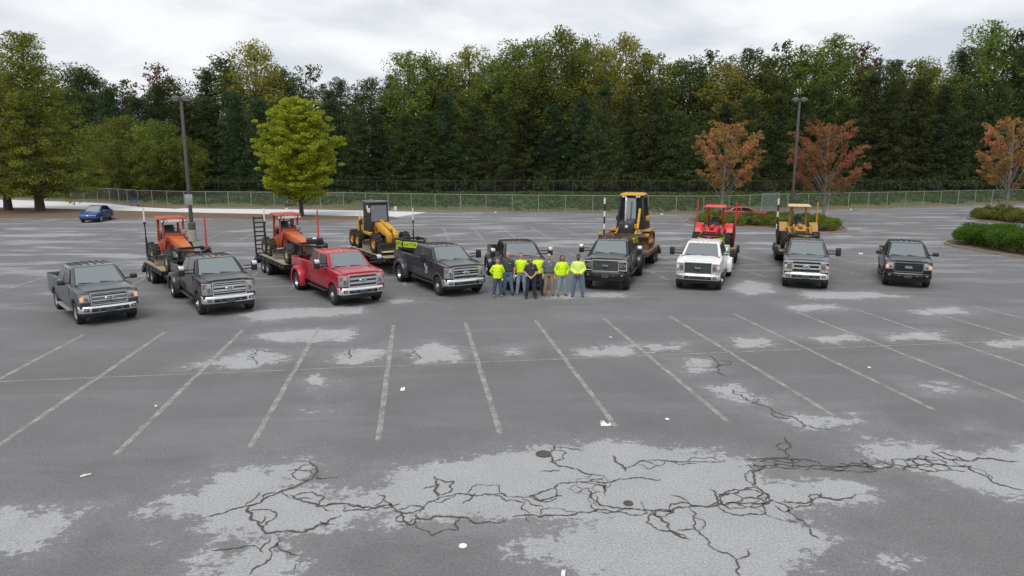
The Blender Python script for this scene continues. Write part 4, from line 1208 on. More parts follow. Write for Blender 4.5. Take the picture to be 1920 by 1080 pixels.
# x forward, y left, origin on the ground below the front axle
GEO = {
 'half':  dict(wb=3.50, front=.88, hood=1.275, cowl=1.345, cowl_x=-.34, wst=-1.12, roof=1.95, rback=-2.62, cab=-2.82, tail=-4.72, belt=1.36, rail=1.36, sill=.50, wr=.395, ww=.27, rim=.245, width=1.99, bump=.47),
 'super': dict(wb=4.22, front=.93, hood=1.40, cowl=1.45, cowl_x=-.37, wst=-1.12, roof=2.04, rback=-2.78, cab=-2.98, tail=-5.40, belt=1.47, rail=1.46, sill=.58, wr=.415, ww=.26, rim=.235, width=2.02, bump=.51),
}
def truck_meshes(kind, dually):
    G = GEO[kind]
    hw = G['width'] / 2
    ar = G['wr'] + .12
    az = G['wr'] + .02
    def lower():
        fr = G['front'] - .10
        prof = [(fr-.06, G['sill']+.02), (fr, G['sill']+.16), (fr, G['hood']-.16), (fr-.06, G['hood']-.055), (fr-.20, G['hood']-.03), (.1, G['hood']+.015), (G['cowl_x'], G['cowl']-.01),
                (G['cowl_x']-.3, G['belt']), (G['cab'], G['belt']+.005), (G['cab'], G['sill']), (-ar, G['sill'])]
        prof += arch(0, az, ar, 12, 180, 0)[1:-1] + [(ar, G['sill'])]
        mb = MB(); mb.prism(prof, 'y', -hw, hw)
        me = mb.mesh('body', bevel=.045, seg=3)
        for v in me.vertices:          # plan taper of the nose, tuck-under of the sills, slight barrel of the sides
            x, y, z = v.co
            k = 1 - .055 * max(0, (x - .25) / .6) ** 2
            k *= 1 - .05 * max(0, (.95 - z) / .45) ** 2 - .035 * max(0, (z - 1.0) / .45) ** 2
            v.co.y = y * k
        return me
    def hood():
        mb = MB(); h = G['hood']; f0 = G['front'] - .19; c = G['cowl_x'] + .02; cw = G['cowl']
        n = 6
        ys = [-.80, -.62, -.50, -.30, 0, .30, .50, .62, .80]
        zo = [0, .012, .034, .030, .036, .030, .034, .012, 0]
        vs, fs = [], []
        for i in range(n+1):
            u = i/n; x = f0 + (c - f0)*u
            zb = h - .028 + (cw - h + .028) * u ** .9 + .012*math.sin(PI*u)
            for y, z in zip(ys, zo):
                vs.append((x, y * (.93 + .06*u), zb + z*(.55 + .6*u*(1-u*.3)) + .006))
        m = len(ys)
        for i in range(n):
            for j in range(m-1):
                fs.append((i*m+j, i*m+j+1, (i+1)*m+j+1, (i+1)*m+j))
        k = len(vs); vs += [(x, y, z-.05) for x, y, z in vs]
        fs += [tuple(q+k for q in f[::-1]) for f in fs]
        rim_ = [j for j in range(m)] + [i*m+m-1 for i in range(1, n+1)] + [n*m+j for j in range(m-2, -1, -1)] + [i*m for i in range(n-1, 0, -1)]
        for a, b in zip(rim_, rim_[1:] + rim_[:1]): fs.append((a, b, b+k, a+k))
        mb.add(vs, fs)
        return mb.mesh('hood', ang=50)
    b_y, r_y = hw * .955, hw * .735
    xb0, xb1, xt0, xt1 = G['cowl_x'] + .02, G['cab'] + .01, G['wst'], G['rback']
    zb, zt = G['belt'] - .03, G['roof']
    zb0 = G['cowl'] - .03
    def cab():
        mb = MB(); zr = zt - .03
        vs = [(xb0, b_y*.93, zb0), (xb0-.35, b_y, zb), (xb1, b_y, zb), (xb1, -b_y, zb), (xb0-.35, -b_y, zb), (xb0, -b_y*.93, zb0),
              (xt0, r_y*.97, zr), (xt0-.4, r_y, zr+.015), (xt1, r_y*.98, zr), (xt1, -r_y*.98, zr), (xt0-.4, -r_y, zr+.015), (xt0, -r_y*.97, zr),
              (xt0-.22, 0, zt+.005), (xt1+.2, 0, zt+.0)]
        fs = [(0,1,7,6), (1,2,8,7), (2,3,9,8), (3,4,10,9), (4,5,11,10), (5,0,6,11), (6,7,12), (7,8,13,12), (8,9,13), (9,10,12,13), (10,11,12), (11,6,12), (0,5,4,3,2,1)]
        mb.add(vs, fs)
        return mb.mesh('cab', bevel=.04, seg=3, ang=40)
    ws = [(xb0, b_y*.93, zb0), (xb0, -b_y*.93, zb0), (xt0, -r_y*.97, zt-.03), (xt0, r_y*.97, zt-.03)]
    # order so that the normal points forward
    ws = [ws[1], ws[0], ws[3], ws[2]]
    def windscreen():
        return MB().panel(ws, .055, .945, .07, .95, .010, .02).mesh('windscreen', bevel=.006, seg=1)
    def side(s):
        q = [(xb0-.12, s*b_y, zb-.0), (xb1, s*b_y, zb), (xt1, s*r_y*.98, zt-.03), (xt0-.05, s*r_y, zt-.03)]
        return q if s > 0 else [q[1], q[0], q[3], q[2]]      # outward normal
    def window(s, u0, u1):
        q = side(s)
        if s < 0: u0, u1 = 1-u1, 1-u0
        return MB().panel(q, u0, u1, .09, .86, .016, .03).mesh('window', bevel=.006, seg=1)
    def rear_glass():
        q = [(xb1, b_y, zb), (xb1, -b_y, zb), (xt1, -r_y, zt-.03), (xt1, r_y, zt-.03)]
        return MB().panel(q, .1, .9, .14, .86, .012, .02).mesh('rear_window', bevel=.006, seg=1)
    def door(s, x0, x1):
        mb = MB(); y = hw*.993
        z0, z1 = G['sill']+.07, G['belt']-.02
        yl, yu = y*.968, y*.982
        zm = 1.0
        a = [(x0, s*yl, z0), (x1, s*yl, z0), (x1, s*(y+.004), zm), (x0, s*(y+.004), zm)]
        b = [(x0, s*(y+.004), zm), (x1, s*(y+.004), zm), (x1, s*yu, z1), (x0, s*yu, z1)]
        th = Vector((0, s*.012, 0))
        for q in (a, b):
            q = [Vector(p) for p in q]
            mb.hexa([p - th for p in q] + [p + th*.6 for p in q])
        return mb.mesh('door', bevel=.006, seg=1)
    ra = az + .02; rr_ = ar + (.02 if dually else .0)
    def bed_side(s):
        prof = [(G['cab']-.03, G['rail']), (G['tail'], G['rail']), (G['tail'], G['sill']+.08), (-G['wb']-rr_, G['sill']+.04)]
        prof += arch(-G['wb'], az, rr_, 12, 180, 0)[1:-1] + [(-G['wb']+rr_, G['sill']+.04), (G['cab']-.03, G['sill']+.04)]
        mb = MB(); y0, y1 = sorted((s*(hw-.11), s*hw)); mb.prism(prof, 'y', y0, y1)
        me = mb.mesh('bed_side', bevel=.022)
        for v in me.vertices:
            z = v.co.z
            v.co.y *= 1 - .04 * max(0, (.95 - z)/.45)**2 - .025 * max(0, (z - 1.05)/.4)**2
        return me
    def flare(s):       # wide fender over the twin rear wheels
        mb = MB(); n = 14; prof_o = arch(-G['wb'], az, rr_+.155, n, -12, 192); prof_i = arch(-G['wb'], az, rr_-.01, n, -8, 188)
        ys = [(hw-.04, 1.08), (hw+.10, 1.06), (hw+.185, 1.0), (hw+.215, .90)]
        vs, fs = [], []; m = n+1
        for y, k in ys:
            for (ox, oz), (ix, iz) in zip(prof_o, prof_i):
                vs.append((ix + (ox-ix)*max(0, (k-.62)/.46), s*y, iz + (oz-iz)*max(0, (k-.62)/.46)))
        for (ix, iz) in prof_i: vs.append((ix, s*(hw+.205), iz))
        for (ix, iz) in prof_i: vs.append((ix, s*(hw-.04), iz))
        L_ = len(ys) + 2
        for r_ in range(L_):
            r2 = (r_+1) % L_
            for i in range(n): fs.append((r_*m+i, r_*m+i+1, r2*m+i+1, r2*m+i))
        for e in (0, n): fs.append(tuple(r_*m+e for r_ in range(L_)))
        mb.add(vs, fs)
        return mb.mesh('rear_fender', ang=50)
    def bed_floor():
        mb = MB(); x0, x1 = G['tail']+.06, G['cab']-.03
        mb.box(x0, x1, -hw+.12, hw-.12, .86, .92)
        mb.box(x1-.05, x1, -hw+.115, hw-.115, .92, G['rail']-.02)
        for s in (-1, 1): mb.box(-G['wb']-.48, -G['wb']+.48, *sorted((s*(hw-.12), s*(hw-.34))), .92, 1.12)
        return mb.mesh('bed_liner', bevel=.015, seg=1)
    def tailgate():
        return MB().box(G['tail']-.005, G['tail']+.055, -hw+.115, hw-.115, .90, G['rail']-.005).mesh('tailgate', bevel=.02)
    def chassis():
        mb = MB()
        mb.box(G['tail']+.1, .62, -.48, .48, .42, .70)
        mb.box(-.62, .62, -hw+.30, hw-.30, .50, G['hood']-.22)
        mb.box(-G['wb']-.62, -G['wb']+.62, -hw+.34, hw-.34, .50, .93)
        mb.tube([(0, -hw+.2, G['wr']), (0, hw-.2, G['wr'])], .06, 8)
        mb.tube([(-G['wb'], -hw+.2, G['wr']), (-G['wb'], hw-.2, G['wr'])], .07, 8)
        mb.ell((-G['wb'], 0, G['wr']), (.2, .2, .18))
        mb.box(G['tail']-.10, G['tail']+.02, -hw+.15, hw-.15, .52, .74)
        return mb.mesh('chassis', bevel=.02)
    def cowl():
        mb = MB(); mb.box(G['cowl_x']-.02, G['cowl_x']+.11, -hw*.86, hw*.86, G['cowl']-.06, G['cowl']+.012)
        return mb.mesh('cowl_panel', bevel=.01)
    def wiper(s):
        mb = MB(); q = [Vector(p) for p in ws]
        nrm = (q[1]-q[0]).cross(q[3]-q[0]).normalized()
        def P(u, v): return q[0].lerp(q[1], u).lerp(q[3].lerp(q[2], u), v) + nrm*.028
        a, b, c_ = (P(.50, .03), P(.30, .085), P(.10, .13)) if s < 0 else (P(.88, .03), P(.70, .075), P(.50, .12))
        mb.bar(a, b, .03, .02).bar(b, c_, .018, .02)
        return mb.mesh('wiper')
    def step(s):
        mb = MB(); y = s*(hw+.02)
        mb.box(G['cab']+.05, -.62, *sorted((y-s*.16, y+s*.05)), G['sill']-.12, G['sill']-.055)
        for x in (-.8, -1.7, G['cab']+.3): mb.bar((x, y-s*.10, G['sill']-.09), (x, y-s*.35, G['sill']+.05), .05, .03)
        return mb.mesh('running_board', bevel=.012, seg=1)
    def arch_trim(s, cx, r_):
        mb = MB(); n = 14; o = arch(cx, az, r_+.055, n); i_ = arch(cx, az, r_-.012, n)
        vs, fs = [], []
        for y in (hw*.97-.02, hw*.985+.012):
            for p in o: vs.append((p[0], s*y, p[1]))
            for p in i_: vs.append((p[0], s*(y+.004), p[1]))
        m = n+1
        for k in range(n):
            fs += [(2*m+k, 2*m+k+1, 3*m+k+1, 3*m+k), (k, k+1, m+k+1, m+k), (k, k+1, 2*m+k+1, 2*m+k), (m+k, m+k+1, 3*m+k+1, 3*m+k)]
        fs += [(0, m, 3*m, 2*m), (n, m+n, 3*m+n, 2*m+n)]
        mb.add(vs, fs)
        return mb.mesh('wheel_arch_trim')
    D = dict(body=lower(), hood=hood(), cab=cab(), windscreen=windscreen(), rear=rear_glass(), bed_floor=bed_floor(), tailgate=tailgate(), chassis=chassis(), cowl=cowl())
    # doors split at the B pillar
    xm = (G['cowl_x'] + G['cab']) / 2 - .10
    for s in (-1, 1):
        D['win_f', s] = window(s, .045, .475); D['win_r', s] = window(s, .535, .93)
        D['door_f', s] = door(s, xm+.008, -.62); D['door_r', s] = door(s, G['cab']+.06, xm-.008)
        D['bed', s] = bed_side(s); D['wiper', s] = wiper(s); D['step', s] = step(s)
        D['arch_f', s] = arch_trim(s, 0, ar)
        if dually: D['flare', s] = flare(s)
        else: D['arch_r', s] = arch_trim(s, -G['wb'], rr_)
        mb = MB(); y = s*(hw+.015)
        mb.bar((xm+.10, y, G['belt']-.10), (xm+.30, y, G['belt']-.10), .03, .035)
        D['handle', s] = mb.mesh('handle', bevel=.008, seg=1)
    D['xm'] = xm
    return D

def rounded_rect(cy, cz, w, h, r, n=4):
    pts = []
    for sx, sz, a in ((1, 1, 0), (-1, 1, 90), (-1, -1, 180), (1, -1, 270)):
        for i in range(n+1):
            t = R(a + 90*i/n)
            pts.append((cy + sx*(w/2-r) + r*math.cos(t), cz + sz*(h/2-r) + r*math.sin(t)))
    return pts
def frame_prism(outer, inner, x0, x1, name):
    """ring in the y-z plane"""
    n = len(outer); mb = MB()
    vs = [(x0, *p) for p in outer] + [(x1, *p) for p in outer] + [(x0, *p) for p in inner] + [(x1, *p) for p in inner]
    fs = []
    for i in range(n):
        j = (i+1) % n
        fs += [(i, j, n+j, n+i), (2*n+i, 2*n+j, 3*n+j, 3*n+i), (n+i, n+j, 3*n+j, 3*n+i), (i, j, 2*n+j, 2*n+i)]
    mb.add(vs, fs)
    return mb.mesh(name, bevel=.0, ang=30)
def front_end(o, kind, style, S):
    """grille, lamps, bumper; S: spec of one truck"""
    G = GEO[kind]; fx = G['front'] - .10; hz = G['hood']
    chrome = M[S.get('trim', 'chrome')]; bar = M[S.get('bar', S.get('trim', 'chrome'))]; bumper = M[S.get('bumper', 'chrome')]
    gw = 1.20 if kind == 'half' else 1.24
    gh = .45 if kind == 'half' else .53
    gz = hz - .075 - gh/2
    key = (kind, style)
    gr = link('grille', cached(('grille', key), lambda: MB().prism(rounded_rect(0, gz, gw-.04, gh-.04, .03), 'x', fx-.02, fx+.012).mesh('grille')), M['black_plastic'], o)
    fw = .055 if style == 'sd11' else .035
    if style in ('sd11', 'sd17', 'sd20', 'half', 'sd23', 'sd20mesh'):
        link('grille_frame', cached(('gframe', key), lambda: frame_prism(rounded_rect(0, gz, gw, gh, .05), rounded_rect(0, gz, gw-2*fw, gh-2*fw, .03), fx-.02, fx+.045, 'grille_frame')), chrome, gr)
    def bars():
        mb = MB(); w = gw/2 - fw - .01
        if style == 'half':
            for z in (gz+.065, gz-.065): mb.box(fx+.012, fx+.05, -w, w, z-.028, z+.028)
            for z in (gz+.15, gz, gz-.15): mb.box(fx+.012, fx+.03, -w, w, z-.010, z+.010)
        elif style == 'sd11':
            for z in (gz+.085, gz-.085): mb.box(fx+.012, fx+.055, -w, w, z-.045, z+.045)
        elif style == 'sd17':
            for z in (gz+.08, gz-.06): mb.box(fx+.012, fx+.055, -w, w, z-.036, z+.036)
            for z in (gz+.17, gz-.15): mb.box(fx+.012, fx+.04, -w, w, z-.016, z+.016)
        elif style == 'sd20':
            for z in (gz+.10, gz-.075): mb.box(fx+.012, fx+.055, -w, w, z-.026, z+.026)
            for s in (-1, 1): mb.box(fx+.012, fx+.05, *sorted((s*w, s*(w-.05))), gz-.07, gz+.10)
        elif style == 'sd23':
            for z in (gz+.14, gz-.10): 
                mb.box(fx+.012, fx+.045, -w, w, z-.034, z+.034)
            for z in (gz+.02,): mb.box(fx+.012, fx+.03, -w, w, z-.01, z+.01)
        else:                       # fine mesh
            for k in range(9): mb.box(fx+.012, fx+.028, -w, w, gz-gh*.42+k*gh*.105-.006, gz-gh*.42+k*gh*.105+.006)
            for k in range(21): mb.box(fx+.012, fx+.022, -w+.1*w*k-.004, -w+.1*w*k+.004, gz-gh*.44, gz+gh*.44)
        return mb.mesh('grille_bar', bevel=.006, seg=1)
    link('grille_bar', cached(('gbar', key), bars), bar if style != 'sd20mesh' else M['grey_trim'], gr)
    em = link('emblem', cached('emblem', lambda: MB().lathe([(0, 0), (.155, 0), (.155, .018), (.14, .03), (0, .032)], 'x', n=28).mesh('emblem')), chrome if S.get('emb') is None else M[S['emb']], gr, loc=(fx+.05, 0, gz + (.0 if kind == 'half' else .01)), scale=(1, 1, .42))
    bl = link('emblem_face', cached('emblem_face', lambda: MB().lathe([(0, .03), (.128, .03), (.122, .037), (0, .038)], 'x', n=28).mesh('emblem_face')), M['emblem_blue'], em)
    tx = link('lettering', text_mesh('Ford', .11), M['sticker_white'], em)
    tx.matrix_local = frame_matrix((.041, 0, 0), (0, 1, 0), (1, 0, 0)); tx.scale = (1, 2.2, 1)
    # head lamps
    for s in (-1, 1):
        y0, y1 = s*(gw/2+.015), s*(G['width']/2*.955)
        lh = gh*.86 if kind == 'super' else .30
        lz = gz + (.01 if kind == 'super' else .03)
        def lamp():
            mb = MB(); a, b = sorted((y0, y1))
            k = [(fx+.040, fx+.012), (fx+.012, fx+.040)][s < 0]
            mb.hexa([(fx-.22, a, lz-lh/2), (k[0], a, lz-lh/2), (k[1], b, lz-lh/2+.01), (fx-.22, b, lz-lh/2+.01), (fx-.22, a, lz+lh/2), (k[0]-.03, a, lz+lh/2), (k[1]-.03, b, lz+lh/2-.02), (fx-.22, b, lz+lh/2-.02)])
            return mb.mesh('headlight', bevel=.02)
        hl = link('headlight', cached(('lamp', key, s), lamp), M['smoked_lens'] if S.get('smoked') else M['lens'], o)
        ym = (y0*.42 + y1*.58); xo = fx - .002
        def reflector():
            mb = MB()
            if style in ('sd20', 'sd20mesh'):      # dark C-shaped unit on the grille side
                yc = y0*.72 + y1*.28
                mb.prism([(yc-.075, lz-.10), (yc+.075, lz-.10), (yc+.075, lz+.06), (yc-.04 if s > 0 else yc+.075, lz+.12), (yc-.075 if s > 0 else yc-.075, lz+.10)], 'x', fx+.005, fx+.048)
            else:
                mb.box(fx-.01, fx+.044, *sorted((y0*.8+y1*.2, y0*.52+y1*.48)), lz-lh*.26, lz+lh*.10)
            return mb.mesh('lamp_unit', bevel=.012, seg=1)
        link('lamp_unit', cached(('refl', key, s), reflector), M['grey_trim'], hl)
        if style.startswith('sd20'):
            def surround():
                mb = MB(); a_, b_ = sorted((y0, y1)); t_ = .022
                mb.box(fx+.0, fx+.052, a_, b_, lz+lh*.5-t_-.02, lz+lh*.5-.02); mb.box(fx+.0, fx+.052, a_, b_, lz-lh*.5+.012, lz-lh*.5+.012+t_)
                mb.box(fx+.0, fx+.050, *sorted((y1, y1-s*t_)), lz-lh*.5+.02, lz+lh*.5-.03)
                return mb.mesh('lamp_surround', bevel=.004, seg=1)
            link('lamp_surround', cached(('surround', key, s), surround), M['white_lens'] if S.get('smoked') else M['chrome'], hl)
        tm = M['amber_lit'] if S.get('lit') else M['amber']
        def turn():
            mb = MB()
            if kind == 'half': mb.box(fx-.06, fx+.038, *sorted((y0*.40+y1*.60, y0*.08+y1*.92)), lz-lh*.32, lz+lh*.26)
            else: mb.box(fx-.06, fx+.036, *sorted((y0*.36+y1*.64, y0*.14+y1*.86)), lz-lh*.10 if style.startswith('sd20') else lz+lh*.12, lz+lh*.13 if style.startswith('sd20') else lz+lh*.34)
            return mb.mesh('turn_signal', bevel=.01, seg=1)
        link('turn_signal', cached(('turn', key, s), turn), tm, hl)
    # bumper
    hw = G['width']/2
    def bump():
        bz0, bz1 = G['bump'], G['bump'] + (.25 if kind == 'half' else .28)
        mb = MB(); f = G['front']
        pts = [(-hw*.985, f-.34), (-hw*.97, f-.16), (-hw*.80, f-.035), (-.45, f), (.45, f), (hw*.80, f-.035), (hw*.97, f-.16), (hw*.985, f-.34)]
        inn = [(y*.96, x-.10) for y, x in pts]
        n = len(pts); vs = []
        for z, k in ((bz0, .03), (bz0+.07, 0), (bz1-.06, 0), (bz1, .035)):
            vs += [(x-k, y, z) for y, x in pts]
        b = len(vs)
        fs = [(r_*n+i, r_*n+i+1, (r_+1)*n+i+1, (r_+1)*n+i) for r_ in range(3) for i in range(n-1)]
        vs += [(x, y, bz0) for y, x in inn] + [(x, y, bz1) for y, x in inn]
        fs += [(3*n+i, 3*n+i+1, b+n+i+1, b+n+i) for i in range(n-1)] + [(i, i+1, b+i+1, b+i) for i in range(n-1)] + [(b+i, b+i+1, b+n+i+1, b+n+i) for i in range(n-1)]
        for e in (0, n-1): fs.append((e, n+e, 2*n+e, 3*n+e, b+n+e, b+e))
        mb.add(vs, fs)
        return mb.mesh('bumper', bevel=.012, seg=1, ang=40)
    bp = link('bumper', cached(('bumper', kind), bump), bumper, o)
    z0 = G['bump']
    def intake():
        mb = MB(); mb.box(G['front']-.06, G['front']+.012, -.60, .60, z0+.05, z0+.185)
        return mb.mesh('lower_grille', bevel=.02)
    link('lower_grille', cached(('intake', kind), intake), M['black_plastic'], bp)
    for s in (-1, 1):
        link('fog_lamp', cached(('fog', kind, s), lambda: MB().hexa([(G['front']-.12, s*.74-.09, z0+.08), (G['front']-.0, s*.70-.02*s, z0+.08), (G['front']-.035, s*.74+.10*s, z0+.08), (G['front']-.14, s*.74+.09, z0+.08), (G['front']-.12, s*.74-.09, z0+.19), (G['front']-.0, s*.70-.02*s, z0+.19), (G['front']-.035, s*.74+.10*s, z0+.19), (G['front']-.14, s*.74+.09, z0+.19)]).mesh('fog_lamp', bevel=.01, seg=1)), M['black_plastic'], bp)
        link('fog_lens', cached(('foglens', kind, s), lambda: MB().cbox((G['front']-.005, s*.76, z0+.135), (.03, .09, .05)).mesh('fog_lens', bevel=.01, seg=1)), M['lens'], bp)
        link('tow_hook', cached(('hook', kind, s), lambda: MB().tube([(G['front']-.05, s*.36-.04, z0+.11), (G['front']+.03, s*.36-.02, z0+.11), (G['front']+.03, s*.36+.02, z0+.11), (G['front']-.05, s*.36+.04, z0+.11)], .014, 6).mesh('tow_hook')), M['dull_steel'], bp)
    def valance():
        mb = MB(); mb.hexa([(G['front']-.34, -hw*.90, z0-.15), (G['front']-.12, -hw*.80, z0-.17), (G['front']-.12, hw*.80, z0-.17), (G['front']-.34, hw*.90, z0-.15), (G['front']-.34, -hw*.96, z0+.02), (G['front']-.07, -hw*.84, z0+.02), (G['front']-.07, hw*.84, z0+.02), (G['front']-.34, hw*.96, z0+.02)])
        return mb.mesh('air_dam', bevel=.03)
    link('air_dam', cached(('valance', kind), valance), M['black_plastic'], bp)
    if S.get('plate', True):
        pl = link('front_plate', cached(('plate', kind), lambda: MB().cbox((G['front']+.022, 0, z0+.10), (.015, .31, .155)).mesh('front_plate', bevel=.004, seg=1)), M['plate'], bp)

def mirror(o, kind, s, S):
    G = GEO[kind]; hw = G['width']/2; x = G['cowl_x'] - .22; z = G['belt'] + .06
    big = kind == 'super'
    def arm():
        mb = MB()
        y0, y1 = s*hw*.92, s*(hw + (.30 if big else .12))
        mb.bar((x, y0, z), (x+.02, y1, z+.02), .09, .05)
        if big: mb.bar((x, y0, z+.14), (x+.02, y1, z+.14), .07, .04)
        return mb.mesh('mirror_arm', bevel=.01, seg=1)
    a = link('mirror', cached(('marm', kind, s), arm), M['black_plastic'], o)
    def housing():
        mb = MB(); c = s*(hw + (.36 if big else .20)); w, h = (.24, .40) if big else (.26, .20)
        zc = z + (.10 if big else .05)
        mb.hexa([(x-.09, c-w/2, zc-h/2), (x+.07, c-w/2*.8, zc-h/2+.03), (x+.07, c+w/2*.8, zc-h/2+.03), (x-.09, c+w/2, zc-h/2), (x-.09, c-w/2, zc+h/2), (x+.07, c-w/2*.8, zc+h/2-.03), (x+.07, c+w/2*.8, zc+h/2-.03), (x-.09, c+w/2, zc+h/2)])
        return mb.mesh('mirror_housing', bevel=.035, seg=3)
    link('mirror_housing', cached(('mhouse', kind, s), housing), M['black_plastic'], a)
    if S.get('mirror_cap'):
        def cap():
            mb = MB(); c = s*(hw+.36)
            mb.hexa([(x-.08, c-.118, z+.14), (x+.08, c-.10, z+.14), (x+.08, c+.10, z+.14), (x-.08, c+.118, z+.14), (x-.08, c-.112, z+.315), (x+.07, c-.09, z+.29), (x+.07, c+.09, z+.29), (x-.08, c+.112, z+.315)])
            return mb.mesh('mirror_cap', bevel=.035, seg=3)
        link('mirror_cap', cached(('mcap', kind, s), cap), M[S['mirror_cap']], a)

def pickup(S):
    kind, dually = S['kind'], S.get('dually', False)
    G = GEO[kind]; D = cached(('truck', kind, dually), lambda: truck_meshes(kind, dually))
    lift = S.get('lift', 0.0)
    root = empty('pickup_truck', (*S['pos'], 0), R(S['head']), S['label'], 'pickup truck', 'pickup trucks lined up in the lot')
    k = S.get('scale', 1.0); root.scale = (k, k, k)
    pm = M[S['paint']]
    # everything sprung sits in the body's frame; wheels stay on the ground
    class Up:  # offset parts by the lift
        pass
    def part(name, me, mat, parent=root):
        o = link(name, me, mat, parent)
        if parent is root: o.location.z = lift
        return o
    body = part('body', D['body'], pm)
    part('chassis', D['chassis'], M['chassis'])
    part('hood', D['hood'], pm)
    cab = part('cab', D['cab'], pm)
    part('windscreen', D['windscreen'], M['glass'])
    part('rear_window', D['rear'], M['side_glass'])
    part('cowl_panel', D['cowl'], M['black_plastic'])
    ribs = M['chassis'] if S.get('dark_ribs', True) else pm  # black ribs paint in the dark stripes reflected on a ridged roof
    def rib():
        return MB().box(G['rback']+.12, G['wst']-.18, -.045, .045, G['roof']-.012, G['roof']+.010).mesh('roof_rib', bevel=.012, seg=1)
    rb = cached(('rib', kind), rib)
    for i in range(6):
        y = (-2.5 + i) * .235
        q = part('roof_rib', rb, ribs, cab); q.location = (0, y, -.028*abs(y/.6)**1.6 - .002)
    if kind == 'super':
        ml = cached('marker', lambda: MB().ell((0, 0, 0), (.06, .045, .024), 10, 6).mesh('marker_light'))
        for i in range(5):
            y = (-2 + i) * (.22 if abs(i-2) < 2 else .26)
            q = part('marker_light', ml, M['amber'] if not S.get('white_markers') else M['white_lens'], cab); q.location = (G['wst']-.10, y, G['roof']-.016-.02*abs(y/.5)**1.5)
    an = link('antenna', cached('ant', lambda: MB().tube([(0, 0, 0), (-.05, 0, .55)], .006, 4).mesh('antenna')), M['black_plastic'], body, loc=(G['cowl_x']+.25, -G['width']/2*.84, G['cowl']-.06))
    for s in (-1, 1):
        df = part('door', D['door_f', s], pm); dr = part('door', D['door_r', s], pm)
        link('window', D['win_f', s], M['side_glass'], df); link('window', D['win_r', s], M['side_glass'], dr)
        hm = M['chrome'] if S.get('chrome_handles') else pm
        link('handle', D['handle', s], hm, df)
        h2 = link('handle', D['handle', s], hm, dr); h2.location.x = G['cab'] + .12 - D['xm'] - .05
        part('bed_side', D['bed', s], pm)
        part('wiper', D['wiper', s], M['black_plastic'])
        if S.get('steps', True): part('running_board', D['step', s], M[S.get('step_mat', 'black_plastic')])
        if S.get('arch'): part('wheel_arch_trim', D['arch_f', s], M[S['arch']])
        if dually: part('rear_fender', D['flare', s], pm)
        elif S.get('arch'): part('wheel_arch_trim', D['arch_r', s], M[S['arch']])
        ao = part('front_assembly_anchor', D['arch_f', s], pm) if False else None
    part('bed_liner', D['bed_floor'], M['black_plastic'])
    part('tailgate', D['tailgate'], pm)
    # front end parts hang on the body so that they rise with a lift
    before = set(bpy.data.objects)
    front_end(root, kind, S['style'], S)
    for s in (-1, 1): mirror(root, kind, s, S)
    for ob in set(bpy.data.objects) - before:
        if ob.parent is root: ob.location.z += lift
    wr = S.get('wr', G['wr']); hw = G['width']/2
    rim = S.get('rim', G['rim'])
    for s in (-1, 1):
        wheel(root, 0, s*(hw-.155 + (.03 if dually else 0)), wr, G['ww'], rim, 'dual_front' if dually else 'alloy', rmat=S.get('rmat', 'steel_rim'))
        if dually:
            wheel(root, -G['wb'], s*(hw+.05), wr, G['ww'], rim, 'dual_rear', rmat=S.get('rmat', 'steel_rim'))
            wheel(root, -G['wb'], s*(hw-.27), wr, G['ww'], rim, 'dual_front', rmat='chassis', holes=False)
        else:
            wheel(root, -G['wb'], s*(hw-.155), wr, G['ww'], rim, 'alloy', rmat=S.get('rmat', 'steel_rim'))
    if S.get('door_mark'):        # small white company mark on the front door, too faint to read
        mb = MB(); y = -hw*1.003
        for poly in ([(-1.40, 1.26), (-1.36, 1.26), (-1.28, 1.12), (-1.32, 1.10)], [(-1.27, 1.22), (-1.24, 1.25), (-1.23, 1.13), (-1.26, 1.13)], [(-1.27, 1.12), (-1.02, 1.19), (-1.03, .98), (-1.25, .95)], [(-1.30, .92), (-1.05, .95), (-1.07, .84), (-1.28, .83)]):
            mb.prism(poly, 'y', y-.006, y+.03)
        link('door_mark', mb.mesh('door_mark', smooth=False), M['dull_white'], body)
    return root
def ax(a, b):
    """middle of the front axle from the ground contact of the two front tyres"""
    p, q = at(*a), at(*b); m = (p + q) / 2
    return (m.x, m.y)
